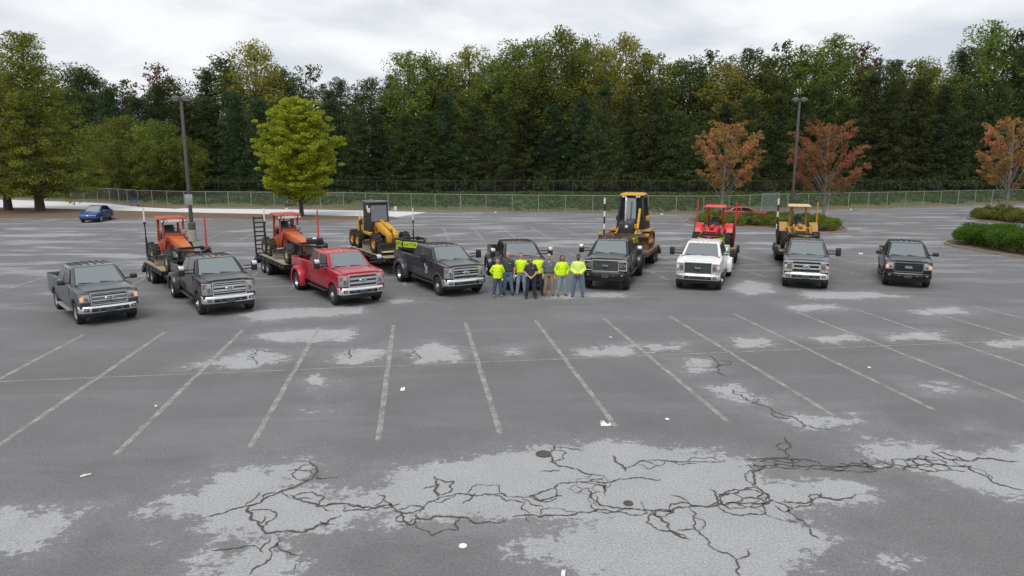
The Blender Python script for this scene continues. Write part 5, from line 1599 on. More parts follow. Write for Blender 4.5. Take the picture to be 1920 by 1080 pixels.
TRUCKS = [
 dict(kind='half', style='half', paint='p_grey', head=-47, pos=ax((148,605),(250,595)), lit=True, label='grey pickup without a trailer, leftmost of the parked trucks', step_mat='dull_steel', dark_ribs=True),
 dict(kind='super', style='sd17', dually=True, paint='p_darkbrown', head=-54, pos=ax((374,588),(472,579)), mirror_cap='chrome', label='dark dual-wheel pickup with big chrome grille, second from the left', chrome_handles=True),
 dict(kind='super', style='sd11', dually=True, paint='p_red', head=-55.5, pos=ax((624,571),(709,562)), mirror_cap='chrome', dark_ribs=False, label='red dual-wheel pickup with chrome grille pulling a trailer', chrome_handles=False, lit=False),
 dict(kind='super', style='sd23', dually=True, paint='p_charcoal', head=-60, pos=ax((818,554),(898,546)), arch='grey_trim', label='charcoal dual-wheel pickup with white door lettering beside the crew', door_mark=True, plate=False, emb='sticker_white'),
 dict(kind='super', style='sd17', dually=True, paint='p_black', head=-80, pos=ax((943,541),(1023,541)), mirror_cap='chrome', label='black pickup half hidden behind the standing crew'),
 dict(kind='super', style='sd20mesh', dually=True, paint='p_black', head=-106, pos=ax((1097,540),(1181,541)), mirror_cap='chrome', bumper='black_plastic', arch='black_plastic', wr=.46, lift=.12, smoked=True, steps=True, rmat='black_plastic', label='lifted black dual-wheel pickup with mesh grille and bright lamp surrounds', emb='grey_trim'),
 dict(kind='super', style='sd20mesh', dually=True, paint='p_white', head=-111, pos=ax((1270,540),(1350,540)), lit=True, trim='chrome', dark_ribs=False, plate=False, white_markers=False, label='white dual-wheel pickup, the only white truck in the row', emb='grey_trim'),
 dict(kind='super', style='sd20', paint='p_steel', head=-112, pos=ax((1466,537),(1550,538)), lit=True, label='slate grey pickup with chrome grille in front of the yellow tractor', dark_ribs=False),
 dict(kind='half', style='half', paint='p_black', head=-115, pos=ax((1652,534),(1742,536)), lit=True, trim='grey_trim', bar='black_plastic', bumper='p_black', rmat='dull_steel', label='black pickup with black grille, rightmost of the parked trucks', emb='chrome'),
]
TR = [pickup(S) for S in TRUCKS]

# ================================================================== TRAILERS
def trailer(truck, S):
    """gooseneck trailer; x forward, origin on the ground below the coupler"""
    TS = TRUCKS[truck]; G = GEO[TS['kind']]
    th = R(TS['head']); d = Vector((math.cos(th), math.sin(th), 0))
    p = Vector((*TS['pos'], 0)) - d * (G['wb'] - .08)
    o = empty('gooseneck_trailer', p, R(S['head']), S['label'], 'trailer', 'gooseneck trailers behind the pickups')
    fm = M[S.get('frame', 'trailer_black')]; LD = S.get('deck', 5.0); x0 = -1.85; x1 = x0 - LD; zd = .92; W = 1.22
    dv = S.get('dove', 1.1)
    # neck
    def neck():
        mb = MB()
        mb.tube([(0, 0, 1.0), (0, 0, 1.95)], .075, 12)
        for s in (-1, 1):
            for z in (1.50, 1.93):
                mb.bar((.10, s*.13, z), (-.85, s*.60, z), .10, .09)
                mb.bar((-.85, s*.60, z), (x0+.02, s*.60, z), .10, .09)
            mb.bar((x0+.05, s*.60, zd-.2), (x0+.05, s*.60, 1.97), .16, .16)
            mb.bar((-.85, s*.60, 1.47), (-.85, s*.60, 1.96), .09, .09)
            mb.bar((x0+.05, s*.60, zd+.15), (-.95, s*.60, 1.47), .09, .09)
            mb.bar((.05, s*.13, 1.47), (.05, s*.13, 1.96), .08, .08)
        mb.box(x0-.02, x0+.10, -.6, .6, zd-.22, zd-.02)
        mb.box(x0+.0, x0+.10, -.6, .6, 1.86, 1.96)
        return mb.mesh('neck', bevel=.012, seg=1)
    nk = link('neck', cached('neck', neck), fm, o)
    link('tool_box', cached('toolbox', lambda: MB().hexa([(-.80, -.46, 1.53), (-.18, -.17, 1.53), (-.18, .17, 1.53), (-.80, .46, 1.53), (-.80, -.46, 1.90), (-.34, -.25, 1.84), (-.34, .25, 1.84), (-.80, .46, 1.90)]).mesh('tool_box', bevel=.02)), M[S.get('box', 'grey_trim')], o)
    # writing on the neck
    if S.get('sign'):
        txt, bg_, tm_ = S['sign']
        for s in (-1, 1):
            if bg_:
                q = link('sign_panel', cached(('sp', s), lambda: MB().box(x0+.16, -.86, *sorted((s*.655, s*.672)), 1.58, 1.88).mesh('sign_panel', bevel=.003, seg=1)), M['gator_green'], nk)
                ta = Vector((-.92, s*.03, 0)).normalized()
                a, b = Vector((.02, s*.215, 0)), Vector((-.78, s*.615, 0))
                q2 = link('sign_panel', cached(('sp2', s), lambda: MB().hexa([a+Vector((0,0,1.60)), b+Vector((0,0,1.60)), b+Vector((.008,s*.018,1.60)), a+Vector((.008,s*.018,1.60)), a+Vector((0,0,1.88)), b+Vector((0,0,1.88)), b+Vector((.008,s*.018,1.88)), a+Vector((.008,s*.018,1.88))]).mesh('sign_panel')), M['gator_green'], nk)
                e = (b - a).normalized(); n_ = Vector((-e.y, e.x, 0)); n_ = n_ if n_.y * s > 0 else -n_
                t2 = link('lettering', text_mesh(txt, .235), M[tm_], nk)
                c_ = a.lerp(b, .5) + n_ * .026 + Vector((0, 0, 1.735))
                xd = Vector((0, 0, 1)).cross(n_)
                t2.matrix_local = frame_matrix(c_, xd, n_)
            xd = Vector((0, 0, 1)).cross(Vector((0, s, 0)))
            t1 = link('lettering', text_mesh(txt, S.get('tsize', .30)), M[tm_], nk)
            t1.matrix_local = frame_matrix(((x0-.7)/2, s*.678, 1.725 if bg_ else 1.72), xd, (0, s, 0))
            if not bg_:
                link('sign_panel', cached(('spb', s), lambda: MB().box(x0+.16, -.80, *sorted((s*.645, s*.668)), 1.55, 1.90).mesh('sign_panel')), fm, nk)
            if bg_: link('mud_flap_sign', cached(('mf', s), lambda: MB().box(x0+.18, x0+.42, *sorted((s*.66, s*.672)), 1.32, 1.55).mesh('mud_flap_sign')), M['gator_green'], nk)
    # frame and deck
    def frame():
        mb = MB()
        for s in (-1, 1):
            mb.box(x1+dv, x0, *sorted((s*W, s*(W-.07))), zd-.19, zd+.012)
            mb.hexa([(x1, s*W-.035*s-.035, zd-.62), (x1+dv, s*W-.035*s-.035, zd-.19), (x1+dv, s*W-.035*s+.035, zd-.19), (x1, s*W-.035*s+.035, zd-.62), (x1, s*W-.035*s-.035, zd-.40), (x1+dv, s*W-.035*s-.035, zd+.012), (x1+dv, s*W-.035*s+.035, zd+.012), (x1, s*W-.035*s+.035, zd-.40)])
            mb.box(x1+dv*.6, x0, *sorted((s*.48, s*.62)), zd-.36, zd-.06)
        mb.box(x0-.08, x0-.005, -W, W, zd-.2, zd+.010)
        x = x0 - .5
        while x > x1 + dv:
            mb.box(x-.03, x+.03, -W+.08, W-.08, zd-.14, zd-.05); x -= .6
        mb.box(x1-.02, x1+.06, -W, W, zd-.62, zd-.42)
        return mb.mesh('frame', bevel=.008, seg=1)
    link('frame', cached(('frame', LD, dv), frame), fm, o)
    n = 10; pw = (2*W - .16) / n
    pl = cached(('plank', LD, dv), lambda: MB().box(x1+dv+.01, x0-.09, -pw/2+.006, pw/2-.006, -.045, 0).mesh('plank', bevel=.004, seg=1))
    pd = cached(('plankd', LD, dv), lambda: MB().hexa([(x1+.08, -pw/2+.006, -.43), (x1+dv-.01, -pw/2+.006, -.045), (x1+dv-.01, pw/2-.006, -.045), (x1+.08, pw/2-.006, -.43), (x1+.08, -pw/2+.006, -.39), (x1+dv-.01, -pw/2+.006, 0), (x1+dv-.01, pw/2-.006, 0), (x1+.08, pw/2-.006, -.39)]).mesh('plank'))
    for i in range(n):
        y = -W + .08 + pw * (i + .5)
        link('plank', pl, M['wood'], o, loc=(0, y, zd + random.uniform(-.004, .004)))
        link('plank', pd, M['wood'], o, loc=(0, y, zd + random.uniform(-.004, .002)))
    sp = cached('pocket', lambda: MB().box(-.05, .05, -.012, .03, -.10, .0).mesh('stake_pocket', bevel=.004, seg=1))
    for s in (-1, 1):
        x = x0 - .35
        while x > x1 + dv:
            link('stake_pocket', sp, fm, o, loc=(x, s*W + (.012 if s > 0 else -.03), zd - .02)); x -= .75
        link('side_light', cached('sidelight', lambda: MB().ell((0, 0, 0), (.05, .025, .03), 8, 6).mesh('side_light')), M['amber'] if s < 0 else M['red_lens'], o, loc=(x0-.1, s*(W+.01), zd-.10))
        link('landing_jack', cached('jack', lambda: MB().box(-.06, .06, -.06, .06, .32, 1.35).box(-.13, .13, -.13, .13, .02, .05).tube([(0, 0, .04), (0, 0, .34)], .04, 8).mesh('landing_jack', bevel=.008, seg=1)), fm, o, loc=(x0+.22, s*.60, 0))
    # running gear
    for k, x in enumerate((x0 - LD*.56, x0 - LD*.56 - .86)):
        link('axle', cached('traxle', lambda: MB().tube([(0, -.9, .38), (0, .9, .38)], .06, 8).mesh('axle')), M['chassis'], o, loc=(x, 0, 0))
        for s in (-1, 1):
            wheel(o, x, s*1.06, .38, .24, .21, 'dual_rear', 'rubber', 'dull_steel')
            wheel(o, x, s*.78, .38, .24, .21, 'dual_front', 'rubber', 'chassis', holes=False)
    if S.get('ramps'):
        def ramp():
            mb = MB()
            for s in (-1, 1): mb.bar((0, s*.26, 0), (-.12, s*.26, 2.35), .07, .10)
            for k in range(10):
                z = .10 + k*.24
                mb.bar((-.12*z/2.35, -.26, z), (-.12*z/2.35, .26, z), .05, .07)
            return mb.mesh('ramp', bevel=.006, seg=1)
        for s in (-1, 1):
            link('ramp', cached('ramp', ramp), fm, o, loc=(x1+.05, s*.80, zd-.42))
    if S.get('gear'):      # folded ramp pack at the tail
        link('ramp', cached('rampfold', lambda: MB().box(-1.0, 0, -.42, .42, 0, .09).box(-.9, -.1, -.35, .35, .09, .13).mesh('ramp', bevel=.01, seg=1)), fm, o, loc=(x1+1.05, -.65, zd+.02), rot=(0, -.02, 0))
    return o, (x0, x1, zd)

TRAILERS = {
 1: dict(head=-52, deck=4.7, label='black flatbed trailer behind the dark chrome-grilled truck, white neck lettering', sign=('BigTex', False, 'sticker_white'), tsize=.30, dove=.9),
 2: dict(head=-56, deck=5.8, label='black flatbed trailer with an upright ladder ramp behind the red truck', ramps=True, dove=.9, sign=('', False, 'sticker_white')),
 3: dict(head=-59, deck=6.6, label='black flatbed trailer carrying the yellow grader behind the charcoal truck', sign=('GATOR', True, 'trailer_black'), dove=1.0),
 5: dict(head=-110, deck=5.0, label='brown flatbed trailer under the tracked dozer behind the black truck', sign=('GATOR', True, 'trailer_black'), frame='rust', dove=.9),
 6: dict(head=-111, deck=5.4, label='black flatbed trailer under the red tractor behind the white truck', sign=('GATOR', True, 'trailer_black'), gear=False),
 7: dict(head=-108, deck=5.6, label='black flatbed trailer under the yellow tractor behind the slate truck', sign=None),
}
TRL = {}
for k, S in TRAILERS.items():
    if S.get('sign') and not S['sign'][0]: S['sign'] = None
    TRL[k] = trailer(k, S)
# spare wheel lying on the neck behind the red truck
tr, (tx0, tx1, tzd) = TRL[2]
def on_trailer(k, x, y=0.0, z=None):
    t_, (a, b, zd) = TRL[k]
    m = Matrix.Translation(t_.location) @ Matrix.Rotation(t_.rotation_euler.z, 4, 'Z')
    return m @ Vector((x, y, zd + .012 if z is None else z))
sw = empty('spare_wheel', on_trailer(2, -.75, 0, 2.0), 0, 'spare wheel with white steel rim lying on the trailer neck above the red truck', 'wheel')
q = link('tyre', tyre_mesh(.39, .24, .22), M['rubber'], sw, loc=(0, 0, .12), rot=(R(-90), 0, 0)); q = link('rim', rim_mesh(.22, .24, 'dual_front'), M['white_paint'], sw, loc=(0, 0, .12), rot=(R(90), 0, 0))
link('rim_hole', holes_mesh(.22, .24, 'dual_front'), M['chassis'], sw, loc=(0, 0, .125), rot=(R(90), 0, 0))

# ================================================================== MACHINES
def machine_root(name, k, x, label, cat, dz=0, dy=0, dh=0):
    p = on_trailer(k, x, dy)
    return empty(name, (p.x, p.y, p.z + dz), R(TRAILERS[k]['head'] + dh), label, cat)
def mast(o, x, y, z0, z1, kind):
    if kind == 'laser':
        m_ = link('mast', MB().tube([(x, y, z0), (x, y, z0+.85)], .045, 8).tube([(x, y, z0+.8), (x, y, z1-.65)], .028, 8).mesh('mast'), M['black_plastic'], o)
        link('mast_tip', MB().tube([(x, y, z1-.7), (x, y, z1)], .038, 8).mesh('mast_tip'), M['white_paint'], m_)
        link('mast_collar', MB().tube([(x, y, z1-.78), (x, y, z1-.66)], .06, 8).mesh('mast_collar'), M['black_plastic'], m_)
    elif kind == 'striped':
        m_ = link('mast', MB().tube([(x, y, z0), (x, y, z1)], .045, 8).mesh('mast'), M['black_plastic'], o)
        h = (z1 - z0) / 6
        for i in (1, 3, 5): link('mast_band', MB().tube([(x, y, z0+h*i+.02), (x, y, z0+h*(i+1)-(.02 if i < 5 else -.004))], .05, 8).mesh('mast_band'), M['white_paint'], m_)
    else:
        link('mast', MB().tube([(x, y, z0), (x+.02, y, z1)], [.05, .035], 8).mesh('mast'), M[kind], o)
def seat_and_controls(o, x, z, mat='black_plastic'):
    mb = MB(); mb.box(x-.25, x+.22, -.24, .24, z, z+.14); mb.hexa([(x-.30, -.24, z+.1), (x-.18, -.24, z+.1), (x-.18, .24, z+.1), (x-.30, .24, z+.1), (x-.42, -.22, z+.68), (x-.33, -.22, z+.68), (x-.33, .22, z+.68), (x-.42, .22, z+.68)])
    link('seat', mb.mesh('seat', bevel=.04, seg=2), M[mat], o)
    mb = MB(); c = Vector((x+.52, 0, z+.42)); pts = []
    for i in range(17):
        t = 2*PI*i/16; pts.append(c + Vector((math.cos(t)*.20*.55, math.sin(t)*.20, math.cos(t)*.20*.85)))
    mb.tube(pts, .018, 6, caps=False); mb.tube([c, (x+.72, 0, z-.15)], .03, 6); mb.bar(c+Vector((0,-.2,0)), c+Vector((0,.2,0)), .02)
    link('steering_wheel', mb.mesh('steering_wheel'), M['black_plastic'], o)
    mb = MB()
    for i, y in enumerate((-.34, -.27, -.2, .2, .27, .34)):
        mb.tube([(x+.55, y, z-.1), (x+.48+.03*(i % 2), y, z+.34)], .012, 5); mb.ell((x+.48+.03*(i % 2), y, z+.36), (.025, .025, .03), 6, 5)
    link('lever', mb.mesh('lever'), M['black_plastic'], o)
def canopy(o, x0, x1, w, zt, zb, post_m, roof_m, lights=True, four=True, plate_=True):
    mb = MB()
    for s in (-1, 1):
        mb.bar((x0, s*w, zb), (x0+.05, s*(w-.04), zt), .10, .12)
        if four: mb.bar((x1, s*w, zb), (x1-.10, s*(w-.04), zt), .09, .10)
        mb.bar((x0+.03, s*(w-.02), zb+.55), (x1-.05, s*(w-.02), zb+.50), .05, .06) if four else None
    rp = link('canopy_post', mb.mesh('canopy_post', bevel=.012, seg=1), post_m, o)
    xr0, xr1 = (x0-.15, x1+.12) if four else (x0-.35, x0+.95)
    rf = link('canopy_roof', MB().hexa([(xr0, -w-.16, zt), (xr1, -w-.16, zt), (xr1, w+.16, zt), (xr0, w+.16, zt), (xr0+.06, -w-.10, zt+.10), (xr1-.06, -w-.10, zt+.10), (xr1-.06, w+.10, zt+.10), (xr0+.06, w+.10, zt+.10)]).mesh('canopy_roof', bevel=.015, seg=2), roof_m, o)
    if lights:
        for y in (-w-.04, -w+.14, w-.14, w+.04):
            lt = link('work_light', cached('worklight', lambda: MB().lathe([(0, -.06), (.05, -.06), (.075, 0), (.075, .03), (0, .03)], 'x', n=12).mesh('work_light')), M['black_plastic'], rf, loc=(xr1-.02, y, zt-.075))
            link('work_lens', cached('workl', lambda: MB().lathe([(0, .034), (.06, .034), (.055, .04), (0, .042)], 'x', n=12).mesh('work_lens')), M['white_lens'], rf, loc=(xr1-.02, y, zt-.075))
        if plate_: link('name_plate', MB().box(xr1-.01, xr1+.012, -w*.55, w*.55, zt-.14, zt-.01).mesh('name_plate', bevel=.004, seg=1), M['sticker_white'], rf)
    return rf
def moldboard(x, half, z0, z1):
    mb = MB(); n = 8; vs, fs = [], []
    for i in range(n+1):
        u = i/n; z = z0 + (z1-z0)*u; xx = x - .16*math.sin(PI*u) - .02
        vs += [(xx, -half, z), (xx, half, z), (xx-.04, half, z), (xx-.04, -half, z)]
    for i in range(n):
        for k in range(4): fs.append((4*i+k, 4*i+(k+1) % 4, 4*i+4+(k+1) % 4, 4*i+4+k))
    fs += [(0,1,2,3), tuple(4*n+k for k in (3,2,1,0))]
    mb.add(vs, fs)
    return mb.mesh('moldboard')
def small_grader(k, x, label, nose, masts):
    o = machine_root('road_grader', k, x, label, 'road grader')
    o['group'] = 'orange-red graders'
    om = M['orange_red']
    mb = MB()
    mb.hexa([(-2.35, -.40, .55), (-.1, -.40, .50), (-.1, .40, .50), (-2.35, .40, .55), (-2.30, -.38, 1.02), (-.15, -.44, 1.12), (-.15, .44, 1.12), (-2.30, .38, 1.02)])
    mb.hexa([(-.95, -.44, 1.05), (-.10, -.44, 1.05), (-.10, .44, 1.05), (-.95, .44, 1.05), (-.65, -.40, 1.20), (-.20, -.42, 1.42), (-.20, .42, 1.42), (-.65, .40, 1.20)])
    for s in (-1, 1):     # side plates that sweep down to the step
        mb.hexa([(-1.2, s*.47-.03, .52), (-.35, s*.47-.03, .52), (-.35, s*.47+.03, .52), (-1.2, s*.47+.03, .52), (-1.0, s*.47-.03, 1.10), (.15, s*.47-.03, 1.28), (.15, s*.47+.03, 1.28), (-1.0, s*.47+.03, 1.10)])
        mb.hexa([(-1.05, s*.53-.07, .42), (-.78, s*.53-.07, .42), (-.78, s*.53+.07, .42), (-1.05, s*.53+.07, .42), (-1.15, s*.53-.07, 1.0), (-.95, s*.53-.07, 1.0), (-.95, s*.53+.07, 1.0), (-1.15, s*.53+.07, 1.0)])
    link('body', mb.mesh('body', bevel=.02), om, o)
    mb = MB()
    mb.hexa([(-.2, -.30, .95), (2.15, -.20, .78), (2.15, .20, .78), (-.2, .30, .95), (-.2, -.32, 1.36), (2.05, -.20, 1.04), (2.05, .20, 1.04), (-.2, .32, 1.36)])
    mb.hexa([(1.95, -.21, .45), (2.3, -.21, .50), (2.3, .21, .50), (1.95, .21, .45), (1.95, -.21, 1.02), (2.28, -.21, 1.0), (2.28, .21, 1.0), (1.95, .21, 1.02)])
    link('front_frame', mb.mesh('front_frame', bevel=.03), nose, o)
    mb = MB(); mb.bar((1.75, 0, .50), (.3, 0, .42), .16, .12); mb.lathe([(.36, -.05), (.55, -.05), (.55, .05), (.36, .05)], 'z', c=(.15, 0, .42), n=24, closed=True)
    for s in (-1, 1): mb.tube([(.3, s*.28, .95), (.2, s*.40, .45)], .04, 8)
    link('draw_bar', mb.mesh('draw_bar'), M['chassis'], o)
    md = link('moldboard', cached('mold', lambda: moldboard(.15, 1.08, .06, .50)), M['steel_blade'], o, rot=(0, 0, R(6)))
    link('cutting_edge', cached('edge', lambda: MB().box(.12, .15, -1.08, 1.08, .012, .10).mesh('cutting_edge')), M['dull_steel'], md)
    for s in (-1, 1):
        for xx in (-2.12, -1.22): wheel(o, xx, s*.78, .43, .32, .24, 'alloy2', 'rubber_dusty', 'cream_rim', lugs=14, holes=False)
        wheel(o, 2.1, s*.80, .46, .34, .24, 'alloy2', 'rubber_dusty', 'cream_rim', lugs=14, holes=False)
    link('axle', MB().tube([(2.1, -.78, .46), (2.1, .78, .46)], .08, 8).tube([(-1.67, -.7, .46), (-1.67, .7, .46)], .12, 8).box(-2.2, -1.1, -.62, -.52, .36, .54).box(-2.2, -1.1, .52, .62, .36, .54).mesh('axle'), M['chassis'], o)
    seat_and_controls(o, -1.05, 1.10)
    link('console', MB().box(-.62, -.30, -.38, .38, 1.32, 1.52).mesh('console', bevel=.04), M['black_plastic'], o)
    link('head_lamp', MB().box(-.12, .06, .25, .47, 1.40, 1.62).mesh('head_lamp', bevel=.03), M['dull_steel'], o)
    link('cross_pipe', MB().tube([(-.05, -.46, 1.44), (-.05, .46, 1.44)], .035, 8).mesh('cross_pipe'), om, o)
    link('engine_cover', MB().box(-2.32, -1.52, -.34, .34, 1.0, 1.38).mesh('engine_cover', bevel=.05), M['black_plastic'], o)
    canopy(o, -1.62, -.42, .48, 2.12, 1.0, om, om if k != 1 else M['orange_red'])
    for y, z1, kd in masts: mast(o, -.35 if y < 0 else .35, y, .46, z1, kd)
    if masts: link('mast_bracket', MB().bar((-.35, -1.25, .44), (.15, -.95, .40), .07).bar((.35, 1.25, .44), (.15, .95, .40), .07).mesh('mast_bracket'), M['chassis'], o)
    return o
small_grader(1, -4.05, 'orange-red grader with roof lamps on the trailer beside the light pole', M['orange'], [(-1.25, 2.72, 'laser'), (1.25, 2.25, 'pole_red')])
small_grader(2, -4.35, 'orange-red grader with a long orange nose on the trailer behind the red truck', M['orange'], [(-1.25, 2.55, 'laser'), (1.25, 2.4, 'pole_red')])

def yellow_grader(k, x):
    o = machine_root('road_grader', k, x, 'yellow grader with a black enclosed cab on the middle trailer', 'road grader')
    y_ = M['yellow']
    link('engine_housing', MB().hexa([(-2.75, -.42, .70), (-1.15, -.42, .70), (-1.15, .42, .70), (-2.75, .42, .70), (-2.70, -.40, 1.62), (-1.15, -.42, 1.86), (-1.15, .42, 1.86), (-2.70, .40, 1.62)]).mesh('engine_housing', bevel=.04), y_, o)
    for s in (-1, 1): link('side_grille', MB().box(-2.4, -1.7, *sorted((s*.415, s*.43)), 1.25, 1.6).mesh('side_grille', bevel=.004, seg=1), M['black_plastic'], o)
    link('rear_platform', MB().box(-3.15, -2.70, -.75, .75, .62, .70).box(-3.2, -3.12, -.75, .75, .5, .9).mesh('rear_platform', bevel=.01, seg=1), M['orange'], o)
    link('chassis', MB().box(-2.6, -.2, -.32, .32, .45, .72).tube([(-1.75, -.8, .48), (-1.75, .8, .48)], .12, 8).tube([(1.55, -.8, .5), (1.55, .8, .5)], .09, 8).mesh('chassis', bevel=.02), M['chassis'], o)
    cabin = link('cab', MB().hexa([(-1.15, -.58, .72), (.05, -.62, .72), (.05, .62, .72), (-1.15, .58, .72), (-1.15, -.56, 2.58), (-.18, -.56, 2.60), (-.18, .56, 2.60), (-1.15, .56, 2.58)]).mesh('cab', bevel=.05, seg=3), M['fabric_black'], o)
    fr = [(.05, -.62, .72), (.05, .62, .72), (-.18, .56, 2.60), (-.18, -.56, 2.60)]
    link('front_window', MB().panel(fr, .10, .90, .44, .92, .012, .02).mesh('front_window', bevel=.006, seg=1), M['clear_vinyl'], cabin)
    link('cab_roof', MB().box(-1.2, -.10, -.60, .60, 2.585, 2.68).ell((-.7, -.2, 2.70), (.25, .16, .05)).mesh('cab_roof', bevel=.03), M['grey_trim'], cabin)
    sq = [(-1.15, -.58, .72), (.05, -.62, .72), (-.18, -.56, 2.60), (-1.15, -.56, 2.58)]
    link('door_zip', MB().panel(sq, .48, .52, .05, .95, .008, .012).mesh('door_zip'), M['black_plastic'], cabin)
    lbl = link('number_tag', MB().panel(sq, .62, .84, .80, .92, .010, .014).mesh('number_tag', bevel=.01, seg=1), M['sticker_white'], cabin)
    for s, x_, z_ in ((-1, -.05, 2.2), (1, .05, 2.25)):
        mb = MB(); mb.tube([(-.15, s*.56, z_-.3), (x_, s*(.60 if s < 0 else .86), z_)], .014, 5); mb.cbox((x_+.02, s*(.62 if s < 0 else .92), z_), (.05, .16, .24))
        link('mirror', mb.mesh('mirror', bevel=.01, seg=1), M['white_paint'], cabin)
    bm_ = MB()      # arched front frame: two beams
    for s in (-1, 1):
        pts = [(-.1, 1.12), (.10, 1.52), (.45, 1.55), (1.70, 1.16), (1.98, 1.0), (2.0, .55), (1.72, .55), (1.66, .86), (.7, 1.05), (.1, .82), (-.1, .82)]
        bm_.prism(pts, 'y', *sorted((s*.06, s*.33)))
    bm_.box(-1.1, .2, -.66, -.50, .80, .98).box(-1.1, .2, .50, .66, .80, .98)
    link('front_frame', bm_.mesh('front_frame', bevel=.03), y_, o)
    link('lift_cylinder', MB().tube([(.25, 0, 1.62), (1.75, 0, 1.22)], .07, 10).tube([(1.85, -.22, 1.1), (1.90, -.26, .45)], .045, 8).tube([(1.85, .22, 1.1), (1.90, .26, .45)], .045, 8).mesh('lift_cylinder'), y_, o)
    for s in (-1, 1):
        link('side_emblem', MB().prism([(.12, 1.02), (.55, 1.05), (.52, 1.2), (.22, 1.38), (.12, 1.3)], 'y', *sorted((s*.328, s*.336))).mesh('side_emblem'), M['red_lens'], o)
        wheel(o, 1.55, s*.82, .52, .40, .30, 'alloy2', 'rubber', 'yellow', lugs=14, holes=False)
        for xx in (-2.22, -1.28): wheel(o, xx, s*.80, .46, .34, .27, 'alloy2', 'rubber', 'yellow', lugs=14, holes=False)
    mb = MB()     # front loader bucket
    prof = [(2.15, .06), (2.78, .03), (2.80, .08), (2.32, .14), (2.26, .30), (2.34, .55), (2.28, .58), (2.12, .42)]
    mb.prism(prof, 'y', -.95, .95)
    for s in (-1, 1): mb.prism([(2.15, .06), (2.78, .03), (2.60, .40), (2.32, .57), (2.14, .44)], 'y', *sorted((s*.95, s*.985)))
    link('bucket', mb.mesh('bucket', bevel=.008, seg=1), M['black_plastic'], o)
    link('wear_plate', MB().box(2.30, 2.80, -.93, .93, .145, .16).mesh('wear_plate'), M['tan_top'], o)
    md = link('moldboard', MB().mesh('x') if False else cached('mold2', lambda: moldboard(.25, 1.1, .10, .56)), M['steel_blade'], o)
    link('circle', MB().lathe([(.36, -.05), (.55, -.05), (.55, .05), (.36, .05)], 'z', c=(.15, 0, .58), n=24, closed=True).bar((1.5, 0, .6), (.3, 0, .58), .15, .12).mesh('circle'), M['chassis'], o)
    mast(o, 1.7, 1.3, .30, 2.35, 'laser'); mast(o, -1.3, -.72, .72, 2.05, 'laser')
    link('mast_bracket', MB().bar((1.7, 1.32, .32), (.2, 1.0, .40), .07).bar((-1.3, -.74, .74), (-1.3, -.4, .74), .07).mesh('mast_bracket'), M['chassis'], o)
    return o
yellow_grader(3, -5.75)

